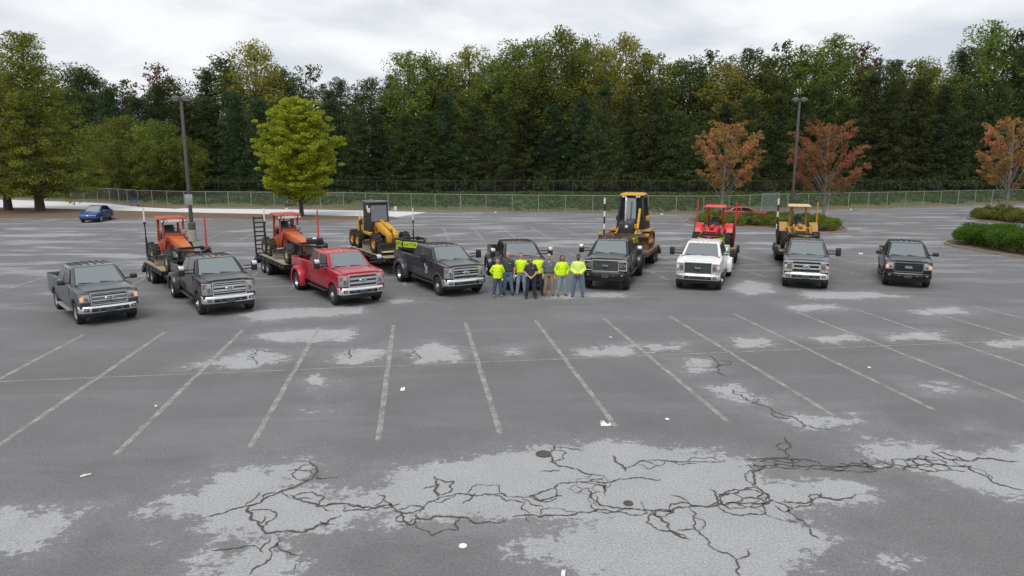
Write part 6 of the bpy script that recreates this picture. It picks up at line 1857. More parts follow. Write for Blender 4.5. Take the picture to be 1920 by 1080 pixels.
def dozer(k, x):
    o = machine_root('bulldozer', k, x, dy=-.22, label= 'yellow tracked dozer with a dark glazed cab behind the lifted black truck', cat='bulldozer')
    y_ = M['yellow']; oc = M['ochre']
    def loop(n=40):
        pts = []
        for i in range(n):
            t = i/n*4
            if t < 1: pts.append((-1.0 + 2.0*t, .02))
            elif t < 2: a = -PI/2 + PI*(t-1); pts.append((1.0 + .36*math.cos(a), .38 + .36*math.sin(a)))
            elif t < 3: pts.append((1.0 - 2.0*(t-2), .74))
            else: a = PI/2 + PI*(t-3); pts.append((-1.0 + .36*math.cos(a), .38 + .36*math.sin(a)))
        return pts
    def track():
        mb = MB(); P = loop()
        for i, (a, b) in enumerate(P):
            a2, b2 = P[(i+1) % len(P)]
            d = Vector((a2-a, 0, b2-b)); nrm = Vector((-d.z, 0, d.x)).normalized()
            c = Vector(((a+a2)/2, 0, (b+b2)/2)); dd = d * .46
            mb.hexa([c-dd+Vector((0,-.24,0))-nrm*.03, c+dd+Vector((0,-.24,0))-nrm*.03, c+dd+Vector((0,.24,0))-nrm*.03, c-dd+Vector((0,.24,0))-nrm*.03, c-dd+Vector((0,-.24,0))+nrm*.02, c+dd+Vector((0,-.24,0))+nrm*.02, c+dd+Vector((0,.24,0))+nrm*.02, c-dd+Vector((0,.24,0))+nrm*.02])
        return mb.mesh('track')
    for s in (-1, 1):
        tk = link('track', cached('track', track), M['rust'], o, loc=(0, s*.85, .02))
        link('track_frame', MB().box(-1.0, 1.0, s*.85-.16, s*.85+.16, .22, .56).lathe([(0, -.14), (.30, -.14), (.30, .14), (0, .14)], 'y', c=(1.0, s*.85, .40), n=20).lathe([(0, -.14), (.30, -.14), (.30, .14), (0, .14)], 'y', c=(-1.0, s*.85, .40), n=20).mesh('track_frame', bevel=.02), oc, o)
        link('fender', MB().box(-1.25, .35, *sorted((s*.58, s*1.10)), .86, .96).mesh('fender', bevel=.02), oc, o)
        link('push_arm', MB().bar((-.2, s*1.14, .38), (1.80, s*1.08, .42), .10, .16).tube([(.6, s*.46, 1.15), (1.70, s*.5, .72)], .05, 8).mesh('push_arm', bevel=.01, seg=1), y_, o)
    link('engine_hood', MB().hexa([(.15, -.42, .45), (1.42, -.38, .45), (1.42, .38, .45), (.15, .42, .45), (.15, -.42, 1.52), (1.40, -.36, 1.36), (1.40, .36, 1.36), (.15, .42, 1.52)]).mesh('engine_hood', bevel=.05), M['black_plastic'], o)
    link('hood_stripe', MB().box(.2, 1.2, .395, .47, 1.1, 1.30).mesh('hood_stripe', bevel=.01, seg=1), y_, o)
    link('front_badge', MB().lathe([(0, 0), (.08, 0), (.08, .02), (0, .02)], 'x', c=(1.41, 0.05, 1.22), n=16).mesh('front_badge'), M['white_paint'], o)
    link('exhaust', MB().tube([(.8, -.12, 1.42), (.8, -.12, 2.45), (.72, -.12, 2.6)], [.055, .05, .05], 10).mesh('exhaust'), M['steel_rim'], o)
    link('lift_arm', MB().bar((.9, .52, 1.05), (.45, .55, 2.05), .11, .14).tube([(1.0, .52, .9), (1.65, .5, .72)], .06, 8).mesh('lift_arm', bevel=.01, seg=1), y_, o)
    cb = link('cab', MB().hexa([(-1.25, -.84, .95), (.12, -.74, .95), (.12, .74, .95), (-1.25, .84, .95), (-1.12, -.64, 2.68), (-.10, -.60, 2.70), (-.10, .60, 2.70), (-1.12, .64, 2.68)]).mesh('cab', bevel=.05, seg=2), M['fabric_black'], o)
    fr = [(.12, -.74, .95), (.12, .74, .95), (-.10, .60, 2.70), (-.10, -.60, 2.70)]
    for u0, u1 in ((.07, .28), (.31, .69), (.72, .93)): link('cab_window', MB().panel(fr, u0, u1, .30, .92, .012, .02).mesh('cab_window', bevel=.006, seg=1), M['glass'] if u0 == .31 else M['side_glass'], cb)
    for s in (-1, 1):
        q = [(-1.25, s*.84, .95), (.12, s*.74, .95), (-.10, s*.60, 2.70), (-1.12, s*.64, 2.68)]
        if s > 0: q = [q[1], q[0], q[3], q[2]]
        link('cab_window', MB().panel(q, .12, .88, .40, .92, .012, .02).mesh('cab_window', bevel=.006, seg=1), M['side_glass'], cb)
        link('shoulder_tank', MB().box(-1.0, -.4, *sorted((s*.66, s*.86)), 1.35, 1.62).mesh('shoulder_tank', bevel=.05), y_ if s > 0 else M['fabric_black'], cb)
    link('cab_roof', MB().hexa([(-1.25, -.66, 2.70), (.06, -.62, 2.70), (.06, .62, 2.70), (-1.25, .66, 2.70), (-1.15, -.52, 2.82), (-.08, -.50, 2.82), (-.08, .50, 2.82), (-1.15, .52, 2.82)]).mesh('cab_roof', bevel=.03), y_, cb)
    for y in (-.42, -.30, .30, .42): link('work_light', MB().cbox((.06, y, 2.64), (.05, .10, .08)).mesh('work_light', bevel=.01, seg=1), M['white_lens'], cb)
    bl = link('blade', moldboard(1.98, 1.25, .03, .74), M['rust'], o)
    link('blade_edge', MB().box(1.93, 1.97, -1.25, 1.25, .012, .12).mesh('blade_edge'), M['dull_steel'], bl)
    link('blade_top', MB().box(1.86, 1.98, -1.25, 1.25, .735, .80).mesh('blade_top', bevel=.01, seg=1), M['rust'], bl)
    mast(o, 1.90, -.98, .76, 2.65, 'striped')
    for s in (-1, 1): link('amber_beacon', MB().cbox((1.9, s*1.18, .86), (.12, .18, .12)).mesh('amber_beacon', bevel=.02), M['yellow'], bl)
    return o
dz = dozer(5, -4.2); dz.scale = (1.1, 1.1, 1.1)

def tractor(k, x, label, body_m, roof_m, masts, tan=False, dy=0, dh=0):
    o = machine_root('tractor', k, x, label, 'tractor', dy=dy, dh=dh)
    o['group'] = 'canopied tractors on trailers'
    link('engine_hood', MB().hexa([(-.05, -.36, .62), (1.45, -.32, .62), (1.45, .32, .62), (-.05, .36, .62), (-.05, -.36, 1.28), (1.42, -.28, 1.10), (1.42, .28, 1.10), (-.05, .36, 1.28)]).mesh('engine_hood', bevel=.05), body_m, o)
    link('hood_ridge', MB().box(.05, 1.35, -.10, .10, 1.20, 1.34).mesh('hood_ridge', bevel=.03), body_m, o)
    mb = MB()
    for z in (.72, .84, .96): mb.box(1.44, 1.47, -.27, .27, z, z+.06)
    link('grille', mb.mesh('grille'), M['chassis'], o)
    mb = MB(); mb.box(-.25, .05, -.70, .70, 1.02, 1.12); mb.box(-.22, .02, -.62, .62, .62, .75)
    for s in (-1, 1): mb.bar((.0, s*.55, 1.07), (1.55, s*.55, .80), .09, .14); mb.bar((-.1, s*.60, .65), (-.1, s*.60, 1.3), .10)
    mb.bar((1.52, -.60, .80), (1.52, .60, .80), .10, .16)
    link('loader_frame', mb.mesh('loader_frame', bevel=.012, seg=1), body_m, o)
    link('chassis', MB().box(-1.3, 1.3, -.24, .24, .38, .66).tube([(-.85, -.8, .60), (-.85, .8, .60)], .11, 8).tube([(1.15, -.75, .46), (1.15, .75, .46)], .07, 8).mesh('chassis', bevel=.02), M['chassis'], o)
    for s in (-1, 1):
        wheel(o, -.85, s*.92, .62, .40, .33, 'alloy2', 'rubber', 'cream_rim' if tan else 'machine_red', lugs=16, holes=False)
        wheel(o, 1.15, s*.84, .46, .32, .24, 'alloy2', 'rubber', 'cream_rim' if tan else 'machine_red', lugs=14, holes=False)
        mb = MB(); pa = arch(-.85, .60, .74, 10, 20, 150); pi_ = arch(-.85, .60, .68, 10, 20, 150)
        mb.prism(pa + pi_[::-1], 'y', *sorted((s*.60, s*1.05)))
        link('fender', mb.mesh('fender', bevel=.008, seg=1), body_m, o)
    link('floor', MB().box(-1.25, -.05, -.58, .58, .78, .86).mesh('floor', bevel=.01, seg=1), body_m, o)
    seat_and_controls(o, -.85, .98)
    link('dash', MB().box(-.28, -.02, -.30, .30, 1.0, 1.42).mesh('dash', bevel=.05), M['black_plastic'], o)
    link('exhaust', MB().tube([(.55, -.22, 1.15), (.55, -.22, 1.85)], .04, 8).mesh('exhaust'), M['chassis'], o)
    canopy(o, -1.25, -.15, .46, 2.28, .82, body_m, roof_m, lights=False, four=False)
    link('rear_blade', moldboard(-1.75, 1.12, .05, .60), body_m, o)
    link('hitch_frame', MB().bar((-1.2, -.35, .5), (-1.85, -.35, .4), .09).bar((-1.2, .35, .5), (-1.85, .35, .4), .09).mesh('hitch_frame'), M['chassis'], o)
    for y, z1, kd in masts: mast(o, -1.80, y, .4, z1, kd)
    return o
tractor(6, -4.2, 'bright red tractor with a red canopy behind the white truck', M['machine_red'], M['machine_red'], [(-1.10, 2.65, 'pole_red'), (1.10, 2.55, 'pole_red')], dy=-.15)
tractor(7, -4.4, 'yellow tractor with a pale tan canopy behind the slate truck', M['ochre'], M['tan_top'], [(-1.10, 2.65, 'striped'), (1.10, 2.5, 'pole_amber')], tan=True)

# ================================================================== CARS
def car(name, loc, rz, label, body_m, G):
    o = empty(name, loc, rz, label, 'car')
    hw, wb, fr, re = G['w']/2, G['wb'], G['front'], G['rear']
    wr, az, ar = G['wr'], G['wr'], G['wr'] + .06
    sill = G.get('sill', .28)
    prof = [(fr-.06, sill-.02), (fr, .42), (fr-.03, .68), (fr-.16, .80)] + G['top'] + [(-wb-re+.06, .85), (-wb-re, .62), (-wb-re+.08, sill+.05)]
    prof += [(-wb-ar, sill)] + arch(-wb, az, ar, 10, 180, 0)[1:-1] + [(-wb+ar, sill), (-ar, sill)] + arch(0, az, ar, 10, 180, 0)[1:-1] + [(ar, sill)]
    me = MB().prism(prof, 'y', -hw, hw).mesh('body', bevel=.06, seg=3, ang=45)
    for v in me.vertices:
        x, y, z = v.co
        c = (x + wb/2) / (wb/2 + max(fr, re))
        v.co.y = y * (1 - .16*abs(c)**3.2) * (1 - .05*max(0, (.6-z)/.35)**2 - .07*max(0, (z-.7)/.35)**2)
    body = link('body', me, body_m, o)
    B, T = G['belt'], G['roofpts']   # belt: (x front, z), (x rear, z); roof: (xf, z), (xm, z), (xr, z)
    by, ty = hw*.90, hw*.66
    (bx0, bz0), (bx1, bz1) = B; (tx0_, tz0), (txm, tzm), (tx1_, tz1) = T
    mb = MB()
    vs = [(bx0, by*.9, bz0), (bx1, by*.86, bz1), (bx1, -by*.86, bz1), (bx0, -by*.9, bz0), (tx0_, ty*.96, tz0), (txm, ty, tzm), (tx1_, ty*.92, tz1), (tx1_, -ty*.92, tz1), (txm, -ty, tzm), (tx0_, -ty*.96, tz0)]
    fs = [(0, 1, 6, 5, 4), (1, 2, 7, 6), (2, 3, 9, 8, 7), (3, 0, 4, 9), (4, 5, 8, 9), (5, 6, 7, 8), (3, 2, 1, 0)]
    mb.add(vs, fs)
    cb = link('cabin', mb.mesh('cabin', bevel=.05, seg=3, ang=45), M[G['roofmat']] if G.get('roofmat') else body_m, o)
    ws = [(bx0, -by*.9, bz0), (bx0, by*.9, bz0), (tx0_, ty*.96, tz0), (tx0_, -ty*.96, tz0)]
    link('windscreen', MB().panel(ws, .07, .93, .08, .93, .012, .02).mesh('windscreen', bevel=.005, seg=1), M['glass'], o)
    rw_ = [(bx1, by*.86, bz1), (bx1, -by*.86, bz1), (tx1_, -ty*.92, tz1), (tx1_, ty*.92, tz1)]
    link('rear_window', MB().panel(rw_, .1, .9, .15, .9, .012, .02).mesh('rear_window', bevel=.005, seg=1), M['side_glass'], o)
    for s in (-1, 1):
        q = [(bx0, s*by*.9, bz0), (bx1, s*by*.86, bz1), (tx1_, s*ty*.92, tz1), (tx0_, s*ty*.96, tz0)]
        if s < 0: q = [q[1], q[0], q[3], q[2]]
        for u0, u1 in ((.10, .50), (.54, .86)):
            a, b = (u0, u1) if s > 0 else (1-u1, 1-u0)
            link('side_window', MB().panel(q, a, b, .12, .86, .02, .03).mesh('side_window', bevel=.005, seg=1), M['side_glass'], o)
        if G.get('chrome_line'):
            link('window_trim', MB().tube([(tx0_+.05, s*(ty+.03), tz0-.02), (txm, s*(ty+.045), tzm-.05), (tx1_-.1, s*(ty+.02), tz1-.06), (bx1+.2, s*by*.9, bz1+.03)], .022, 6).mesh('window_trim'), M['chrome'], o)
        link('headlight', MB().hexa([(fr-.42, s*hw*.80-.03, .70), (fr-.05, s*hw*.60-.10*s, .62), (fr-.06, s*hw*.60+.06*s, .62), (fr-.40, s*hw*.86+.03, .72), (fr-.42, s*hw*.80-.03, .80), (fr-.14, s*hw*.60-.10*s, .73), (fr-.14, s*hw*.60+.08*s, .73), (fr-.40, s*hw*.86+.03, .82)]).mesh('headlight', bevel=.01, seg=1), M['lens'], o)
        mr_ = link('mirror', MB().hexa([(bx0-.55, s*by*.97, bz0+.08), (bx0-.40, s*by*.97, bz0+.08), (bx0-.42, s*(by+.20), bz0+.10), (bx0-.55, s*(by+.20), bz0+.10), (bx0-.55, s*by*.97, bz0+.2), (bx0-.42, s*by*.97, bz0+.2), (bx0-.44, s*(by+.20), bz0+.22), (bx0-.55, s*(by+.20), bz0+.22)]).mesh('mirror', bevel=.03), body_m, o)
        for xx in (0, -wb): wheel(o, xx, s*(hw-.13), wr, .22, wr*.68, 'alloy', rmat='steel_rim')
        for i, xx in enumerate((-.55, -1.45)):
            link('door_handle', MB().bar((xx-.55, s*hw*.985, .86), (xx-.38, s*hw*.985, .86), .025).mesh('door_handle'), body_m, o)
    link('grille', MB().hexa([(fr-.12, -.52, .34), (fr+.006, -.42, .34), (fr+.006, .42, .34), (fr-.12, .52, .34), (fr-.12, -.6, .5), (fr-.004, -.5, .5), (fr-.004, .5, .5), (fr-.12, .6, .5)]).mesh('grille', bevel=.02), M['black_plastic'], o)
    link('front_emblem', MB().ell((fr-.02, 0, .66), (.02, .10, .05), 12, 6).mesh('front_emblem'), M['chrome'], o)
    link('sill', MB().box(-wb+ar+.02, -ar-.02, -hw*.93, hw*.93, sill-.08, sill+.05).mesh('sill', bevel=.02), M['black_plastic'], o)
    link('underbody', MB().box(-wb-re+.3, fr-.25, -hw+.3, hw-.3, sill-.1, .75).mesh('underbody'), M['chassis'], o)
    return o
p = at(163, 417)
car('blue_car', (p.x + .3, p.y + .3, 0), R(-80), 'blue small crossover parked at the kerb of the tree strip', M['p_blue'],
    dict(w=1.80, wb=2.64, front=.88, rear=.78, wr=.34, top=[(.35, .96), (-.40, 1.03), (-1.2, 1.04), (-2.9, 1.10), (-3.3, 1.0)], belt=((-.25, .98), (-3.15, 1.05)), roofpts=((-1.12, 1.52), (-1.7, 1.56), (-2.62, 1.46)), sill=.32))
p = at(1378, 413)
car('red_car', (p.x + 2.2, p.y - 1.2, 0), R(-12), 'red sedan seen above the shrubs of the island, behind the red tractor', M['p_cherry'],
    dict(w=1.86, wb=2.86, front=.92, rear=1.05, wr=.33, top=[(.3, .92), (-.55, 1.00), (-1.2, 1.0), (-3.2, 1.06), (-3.8, 1.04)], belt=((-.45, .96), (-3.35, 1.02)), roofpts=((-1.35, 1.40), (-2.0, 1.45), (-2.75, 1.38)), chrome_line=True))

# ================================================================== PEOPLE
def cloth(name, col, rough=0.9, dirt=.10, fold=.35):
    return plain(name, col, rough, dirt=dirt, scale=14, bump=fold, bscale=11)
M['hivis'] = cloth('hi_vis_yellow', (0.66, 0.90, 0.015), .75)
M['hivis_pale'] = cloth('hi_vis_pale', (0.68, 0.86, 0.16), .75)
M['polo_dark'] = cloth('polo_dark_grey', (0.055, 0.052, 0.058))
M['polo_black'] = cloth('polo_black', (0.040, 0.038, 0.044))
M['polo_grey'] = cloth('polo_grey', (0.135, 0.137, 0.150))
M['jean'] = cloth('jeans_blue', (0.060, 0.095, 0.165), dirt=.2)
M['jean_light'] = cloth('jeans_light', (0.26, 0.32, 0.39), dirt=.2)
M['jean_mid'] = cloth('jeans_mid', (0.115, 0.18, 0.28), dirt=.2)
M['jean_dark'] = cloth('jeans_dark', (0.030, 0.038, 0.058), dirt=.2)
M['khaki'] = cloth('khaki', (0.30, 0.23, 0.15), dirt=.15)
M['boot_tan'] = plain('boot_tan', (0.33, 0.22, 0.13), .8, dirt=.2)
M['boot_brown'] = plain('boot_brown', (0.20, 0.105, 0.06), .8, dirt=.2)
M['boot_dark'] = plain('boot_dark', (0.05, 0.045, 0.04), .8, dirt=.2)
M['skin_a'] = plain('skin_light', (0.50, 0.28, 0.20), .55, dirt=.06)
M['skin_b'] = plain('skin_tan', (0.38, 0.20, 0.13), .55, dirt=.06)
M['skin_c'] = plain('skin_brown', (0.17, 0.085, 0.05), .55, dirt=.06)
M['hair_brown'] = plain('hair_brown', (0.075, 0.042, 0.025), .7, dirt=.25, bump=.4, bscale=70)
M['hair_dark'] = plain('hair_dark', (0.018, 0.014, 0.012), .7, dirt=.25, bump=.4, bscale=70)
M['hair_grey'] = plain('hair_grey', (0.42, 0.39, 0.36), .7, dirt=.2, bump=.4, bscale=70)
M['hair_sand'] = plain('hair_sandy', (0.16, 0.09, 0.045), .7, dirt=.2, bump=.4, bscale=70)
M['eye'] = plain('eye', (0.02, 0.015, 0.012), .3)
M['belt'] = plain('belt_leather', (0.02, 0.016, 0.013), .5)

WORK = bpy.data.scenes.new('work')      # scratch scene in which all the body and cloth skins are evaluated at once
PENDING = []
def skin_link(name, mb, mat, parent, voxel, smooth=2, noise_amp=0.0, seed=0, post=None):
    """joins overlapping closed shapes into one continuous skin; filled in by finish_skins()"""
    me = bpy.data.meshes.new(name); me.from_pydata(mb.v, [], mb.f)
    bm = bmesh.new(); bm.from_mesh(me); bmesh.ops.recalc_face_normals(bm, faces=bm.faces); bm.to_mesh(me); bm.free()
    w = bpy.data.objects.new(name, me); WORK.collection.objects.link(w)
    m = w.modifiers.new('r', 'REMESH'); m.mode = 'VOXEL'; m.voxel_size = voxel
    if smooth:
        m2 = w.modifiers.new('s', 'SMOOTH'); m2.factor = .5; m2.iterations = smooth
    o = link(name, bpy.data.meshes.new(name), None, parent)
    PENDING.append((w, me, o, mat, noise_amp, seed, post))
    return o
def finish_skins():
    WORK.view_layers[0].update(); dg = WORK.view_layers[0].depsgraph
    for w, me, o, mat, amp, seed, post in PENDING:
        out_ = bpy.data.meshes.new_from_object(w.evaluated_get(dg)); out_.name = o.data.name
        if amp:
            n_ = len(out_.vertices); co = np.empty(n_*3, np.float32); no = np.empty(n_*3, np.float32)
            out_.vertices.foreach_get('co', co); out_.vertices.foreach_get('normal', no)
            nz = np.array([mnoise.noise(Vector((c[0]*7+seed, c[1]*7, c[2]*9))) + .6*mnoise.noise(Vector((c[0]*15, c[1]*15+seed, c[2]*21))) for c in co.reshape(-1, 3)])
            out_.vertices.foreach_set('co', (co.reshape(-1, 3) + no.reshape(-1, 3) * nz[:, None] * amp).astype(np.float32).ravel())
        if post: post(out_)
        out_.polygons.foreach_set('use_smooth', [True]*len(out_.polygons))
        out_.materials.clear(); out_.materials.append(mat)
        old = o.data; o.data = out_; bpy.data.meshes.remove(old)
    bpy.data.scenes.remove(WORK)
def loft(mb, rings, n=14):
    """closed tube through elliptical rings (centre, rx, ry) stacked mostly along z"""
    b = len(mb.v)
    for (c, rx, ry) in rings:
        for k in range(n):
            t = 2*PI*k/n; mb.v.append((c[0]+rx*math.cos(t), c[1]+ry*math.sin(t), c[2]))
    for i in range(len(rings)-1):
        for k in range(n):
            k2 = (k+1) % n; mb.f.append((b+i*n+k, b+i*n+k2, b+(i+1)*n+k2, b+(i+1)*n+k))
    mb.f.append(tuple(b+k for k in range(n-1, -1, -1))); mb.f.append(tuple(b+(len(rings)-1)*n+k for k in range(n)))
def limb(mb, pts, rad, n=10):
    mb.tube(pts, rad, n)
    for p, r in zip(pts, rad): mb.ell(tuple(p), (r, r, r), 10, 6)

def person(S):
    h = S['h']; k = h / 1.80
    o = empty('person', (S['x'], S['y'], 0), S.get('rz', 0.0), S['label'], 'person', 'crew standing in front of the trucks')
    o.scale = (k, k, k)
    build = S.get('build', 1.0); rr = random.Random(S['seed'])
    V3 = Vector                       # local: faces -Y, left hand +X
    st = S.get('stance', .13)
    hip = [V3((s*.095, 0, .93)) for s in (-1, 1)]
    knee = [V3((s*(.095+st*.3), -.02, .50)) for s in (-1, 1)]
    ank = [V3((s*(.10+st*.55), .015, .09)) for s in (-1, 1)]
    sh = [V3((s*.172*build**.5, .0, 1.425)) for s in (-1, 1)]
    pose = S.get('pose', 'sides')
    arms = []
    for i, s in enumerate((-1, 1)):
        if pose == 'clasp': el, wr_, hd = V3((s*.285, -.02, 1.17)), V3((s*.10, -.205, 1.0)), V3((s*.03, -.23, .945))
        elif pose == 'behind': el, wr_, hd = V3((s*.30, .06, 1.18)), V3((s*.16, .17, 1.0)), V3((s*.08, .18, .95))
        elif pose == 'pocket': el, wr_, hd = V3((s*.30, .05, 1.17)), V3((s*.225, -.05, .95)), V3((s*.195, -.07, .88))
        else: el, wr_, hd = V3((s*.255, .02, 1.16)), V3((s*.265, -.03, .91)), V3((s*.26, -.045, .83))
        arms.append((sh[i], el, wr_, hd))
    # ---- body: one skin from head to feet, hands with five fingers
    mb = MB()
    bw = build
    loft(mb, [((0, .0, .86), .15, .10), ((0, 0, .96), .165*bw, .112*bw), ((0, .0, 1.08), .145*bw, .105*bw), ((0, .0, 1.25), .155*bw, .11*bw), ((0, .0, 1.38), .165, .105), ((0, .01, 1.46), .13, .085), ((0, .012, 1.51), .065, .062)])
    loft(mb, [((0, .012, 1.45), .062, .062), ((0, .005, 1.60), .055, .058)])
    hy = -.012
    loft(mb, [((0, hy-.015, 1.565), .040, .045), ((0, hy-.012, 1.60), .060, .072), ((0, hy, 1.66), .073, .092), ((0, hy+.004, 1.71), .077, .098), ((0, hy+.006, 1.76), .070, .088), ((0, hy+.008, 1.79), .045, .058), ((0, hy+.008, 1.80), .015, .02)])
    mb.ell((0, hy-.100, 1.665), (.014, .022, .022), 8, 6); mb.ell((0, hy-.092, 1.69), (.010, .014, .03), 8, 6)       # nose
    mb.ell((0, hy-.082, 1.705), (.05, .018, .010), 8, 6)                                                              # brow
    mb.ell((0, hy-.086, 1.615), (.026, .016, .010), 8, 6); mb.ell((0, hy-.078, 1.585), (.022, .02, .016), 8, 6)       # lips, chin
    for s in (-1, 1): mb.ell((s*.080, hy+.01, 1.675), (.012, .022, .034), 8, 6)
    for i, s in enumerate((-1, 1)):
        limb(mb, [hip[i], knee[i], ank[i]], [.082, .056, .042])
        mb.ell((ank[i].x + s*.01, -.07, .05), (.042, .12, .04), 10, 6)
        a, el, wr_, hd = arms[i]
        limb(mb, [a, el, wr_], [.058, .044, .030])
        d = (hd - wr_).normalized(); side = d.cross(V3((0, 1, 0))); side = side.normalized() if side.length > .1 else V3((1, 0, 0))
        palm = wr_ + d*.055
        limb(mb, [wr_, palm], [.028, .030], 8)
        mb.ell(tuple(palm + d*.02), (.036, .03, .040), 8, 6)
        curl = V3((0, -.35, 0)) if pose != 'behind' else V3((0, .35, 0))
        for j, (off, ln) in enumerate(((-.030, .060), (-.010, .072), (.010, .068), (.030, .052))):
            b0 = palm + d*.035 + side*off; b1 = b0 + d*ln*.55; b2 = b1 + (d*.7 + curl*.9).normalized()*ln*.55
            limb(mb, [b0, b1, b2], [.0098, .0092, .008], 6)
        th = side * (s*-1)
        limb(mb, [palm - d*.01 + th*.03, palm + d*.02 + th*.052 + V3((0, -.012, 0)), palm + d*.05 + th*.05 + V3((0, -.02, 0))], [.012, .011, .009], 6)
    skin = M[S['skin']]
    body = skin_link('body', mb, skin, o, .0095, 1)
    for s in (-1, 1):
        link('eye', cached('eyeball', lambda: MB().ell((0, 0, 0), (.011, .006, .007), 8, 6).mesh('eye')), M['eye'], o, loc=(s*.030, hy-.0935, 1.685))
    link('mouth', cached('mouth', lambda: MB().ell((0, 0, 0), (.022, .006, .005), 8, 6).mesh('mouth')), M['boot_brown'], o, loc=(0, hy-.098, 1.617))
    # ---- trousers
    mb = MB(); e = .020
    loft(mb, [((0, 0, .84), .15*bw**.4+e, .115+e), ((0, 0, .97), .165*bw+e, .112*bw+e), ((0, 0, 1.035), .155*bw+e, .108*bw+e)])
    for i, s in enumerate((-1, 1)):
        limb(mb, [hip[i]+V3((0, 0, -.02)), hip[i].lerp(knee[i], .5), knee[i], knee[i].lerp(ank[i], .5), ank[i]+V3((0, .0, .02))], [.110, .098, .086, .078, .076])
    skin_link('trousers', mb, M[S['legs']], o, .016, 2, .009, rr.random()*9)
    # ---- shirt
    mb = MB(); lon = S['sleeve'] == 'long'; loose = .045 if lon else .028; hem = S.get('hem', .93 if lon else .98)
    e2 = loose
    loft(mb, [((0, -.005, hem), .155*bw+e2, .112*bw+e2*.9), ((0, -.008, hem+.06), .168*bw+e2, .122*bw+e2), ((0, -.008, 1.10), .158*bw+e2, .118*bw+e2), ((0, -.005, 1.25), .165*bw+e2*.8, .120*bw+e2*.8), ((0, 0, 1.38), .185+e2*.4, .118+e2*.4), ((0, .005, 1.45), .140+e2*.2, .092+e2*.2), ((0, .01, 1.505), .082, .074)])
    for i, s in enumerate((-1, 1)):
        a, el, wr_, hd = arms[i]
        if lon: limb(mb, [a, a.lerp(el, .5), el, el.lerp(wr_, .55), wr_.lerp(el, .08)], [.070, .073, .067, .060, .046])
        else: limb(mb, [a, a.lerp(el, .45), a.lerp(el, .72)], [.070, .072, .070])
    shirt = skin_link('shirt', mb, M[S['shirt']], o, .015, 3, .008, rr.random()*9)
    link('collar', MB().lathe([(.070, 1.495), (.078, 1.50), (.072, 1.54 if not lon else 1.522), (.066, 1.538 if not lon else 1.52)], 'z', c=(0, .008, 0), n=16, closed=True).mesh('collar'), M[S['shirt']], o)
    if S.get('undershirt'):
        link('undershirt', MB().ell((0, -.085, 1.475), (.035, .02, .035), 10, 6).mesh('undershirt'), M['white_paint'], o)
    if not lon:
        link('chest_mark', MB().box(.055, .115, -.167, -.150, 1.335, 1.352).mesh('chest_mark'), M['sticker_white'], o)
    if S.get('belt'):
        link('belt', MB().lathe([(.182*bw+.004, .985), (.190*bw+.004, .985), (.190*bw+.004, 1.02), (.182*bw+.004, 1.02)], 'z', n=24, closed=True).mesh('belt'), M['belt'], o, scale=(1, .72, 1))
    # ---- boots
    for i, s in enumerate((-1, 1)):
        mb = MB(); x = ank[i].x
        mb.ell((x + s*.012, -.085, .055), (.052, .135, .052), 12, 8); mb.ell((x, .02, .07), (.050, .07, .07), 12, 8); mb.tube([(x, .015, .06), (x, .015, .17)], [.058, .060], 12)
        def flat_sole(me):
            for v in me.vertices: v.co.z = max(v.co.z, .004)
        skin_link('boot', mb, M[S['boots']], o, .012, 1, post=flat_sole)
    # ---- hair
    hs = S.get('hair_style', 'short'); hm = M[S['hair']]
    if hs != 'bald':
        mb = MB()
        mb.ell((0, hy+.014, 1.735), (.084, .100, .078), 16, 10)
        mb.ell((0, hy+.045, 1.69), (.080, .070, .080), 14, 8)
        if hs == 'long':
            for s in (-1, 1): limb(mb, [V3((s*.070, hy+.01, 1.74)), V3((s*.088, hy+.02, 1.64)), V3((s*.080, hy+.02, 1.53))], [.030, .030, .026])
            mb.ell((0, hy+.06, 1.60), (.085, .05, .10), 12, 8)
        def hairline(me, hs=hs):        # keep the face free
            bm = bmesh.new(); bm.from_mesh(me)
            kill = [v for v in bm.verts if v.co.y < hy-.045 and v.co.z < 1.745 and abs(v.co.x) < .066]
            bmesh.ops.delete(bm, geom=kill, context='VERTS')
            if hs == 'short': bmesh.ops.delete(bm, geom=[v for v in bm.verts if v.co.z < 1.66 or (v.co.y < hy-.01 and v.co.z < 1.70)], context='VERTS')
            bm.to_mesh(me); bm.free()
        skin_link('hair', mb, hm, o, .009, 1, .005, rr.random()*9, post=hairline)
    if S.get('beard'):
        mb = MB(); mb.ell((0, hy-.055, 1.595), (.058, .048, .045), 12, 8)
        bd = mb.mesh('beard'); link('beard', bd, hm, o)
    if S.get('glasses'):
        mb = MB()
        for s in (-1, 1): mb.lathe([(.020, -.003), (.025, -.003), (.025, .003), (.020, .003)], 'y', c=(s*.031, hy-.104, 1.685), n=12, closed=True); mb.bar((s*.055, hy-.10, 1.688), (s*.082, hy, 1.69), .005)
        mb.bar((-.01, hy-.106, 1.688), (.01, hy-.106, 1.688), .005)
        link('glasses', mb.mesh('glasses'), M['black_plastic'], o)
    return o
def stand(px, py): p = at(px, py); return dict(x=p.x, y=p.y)
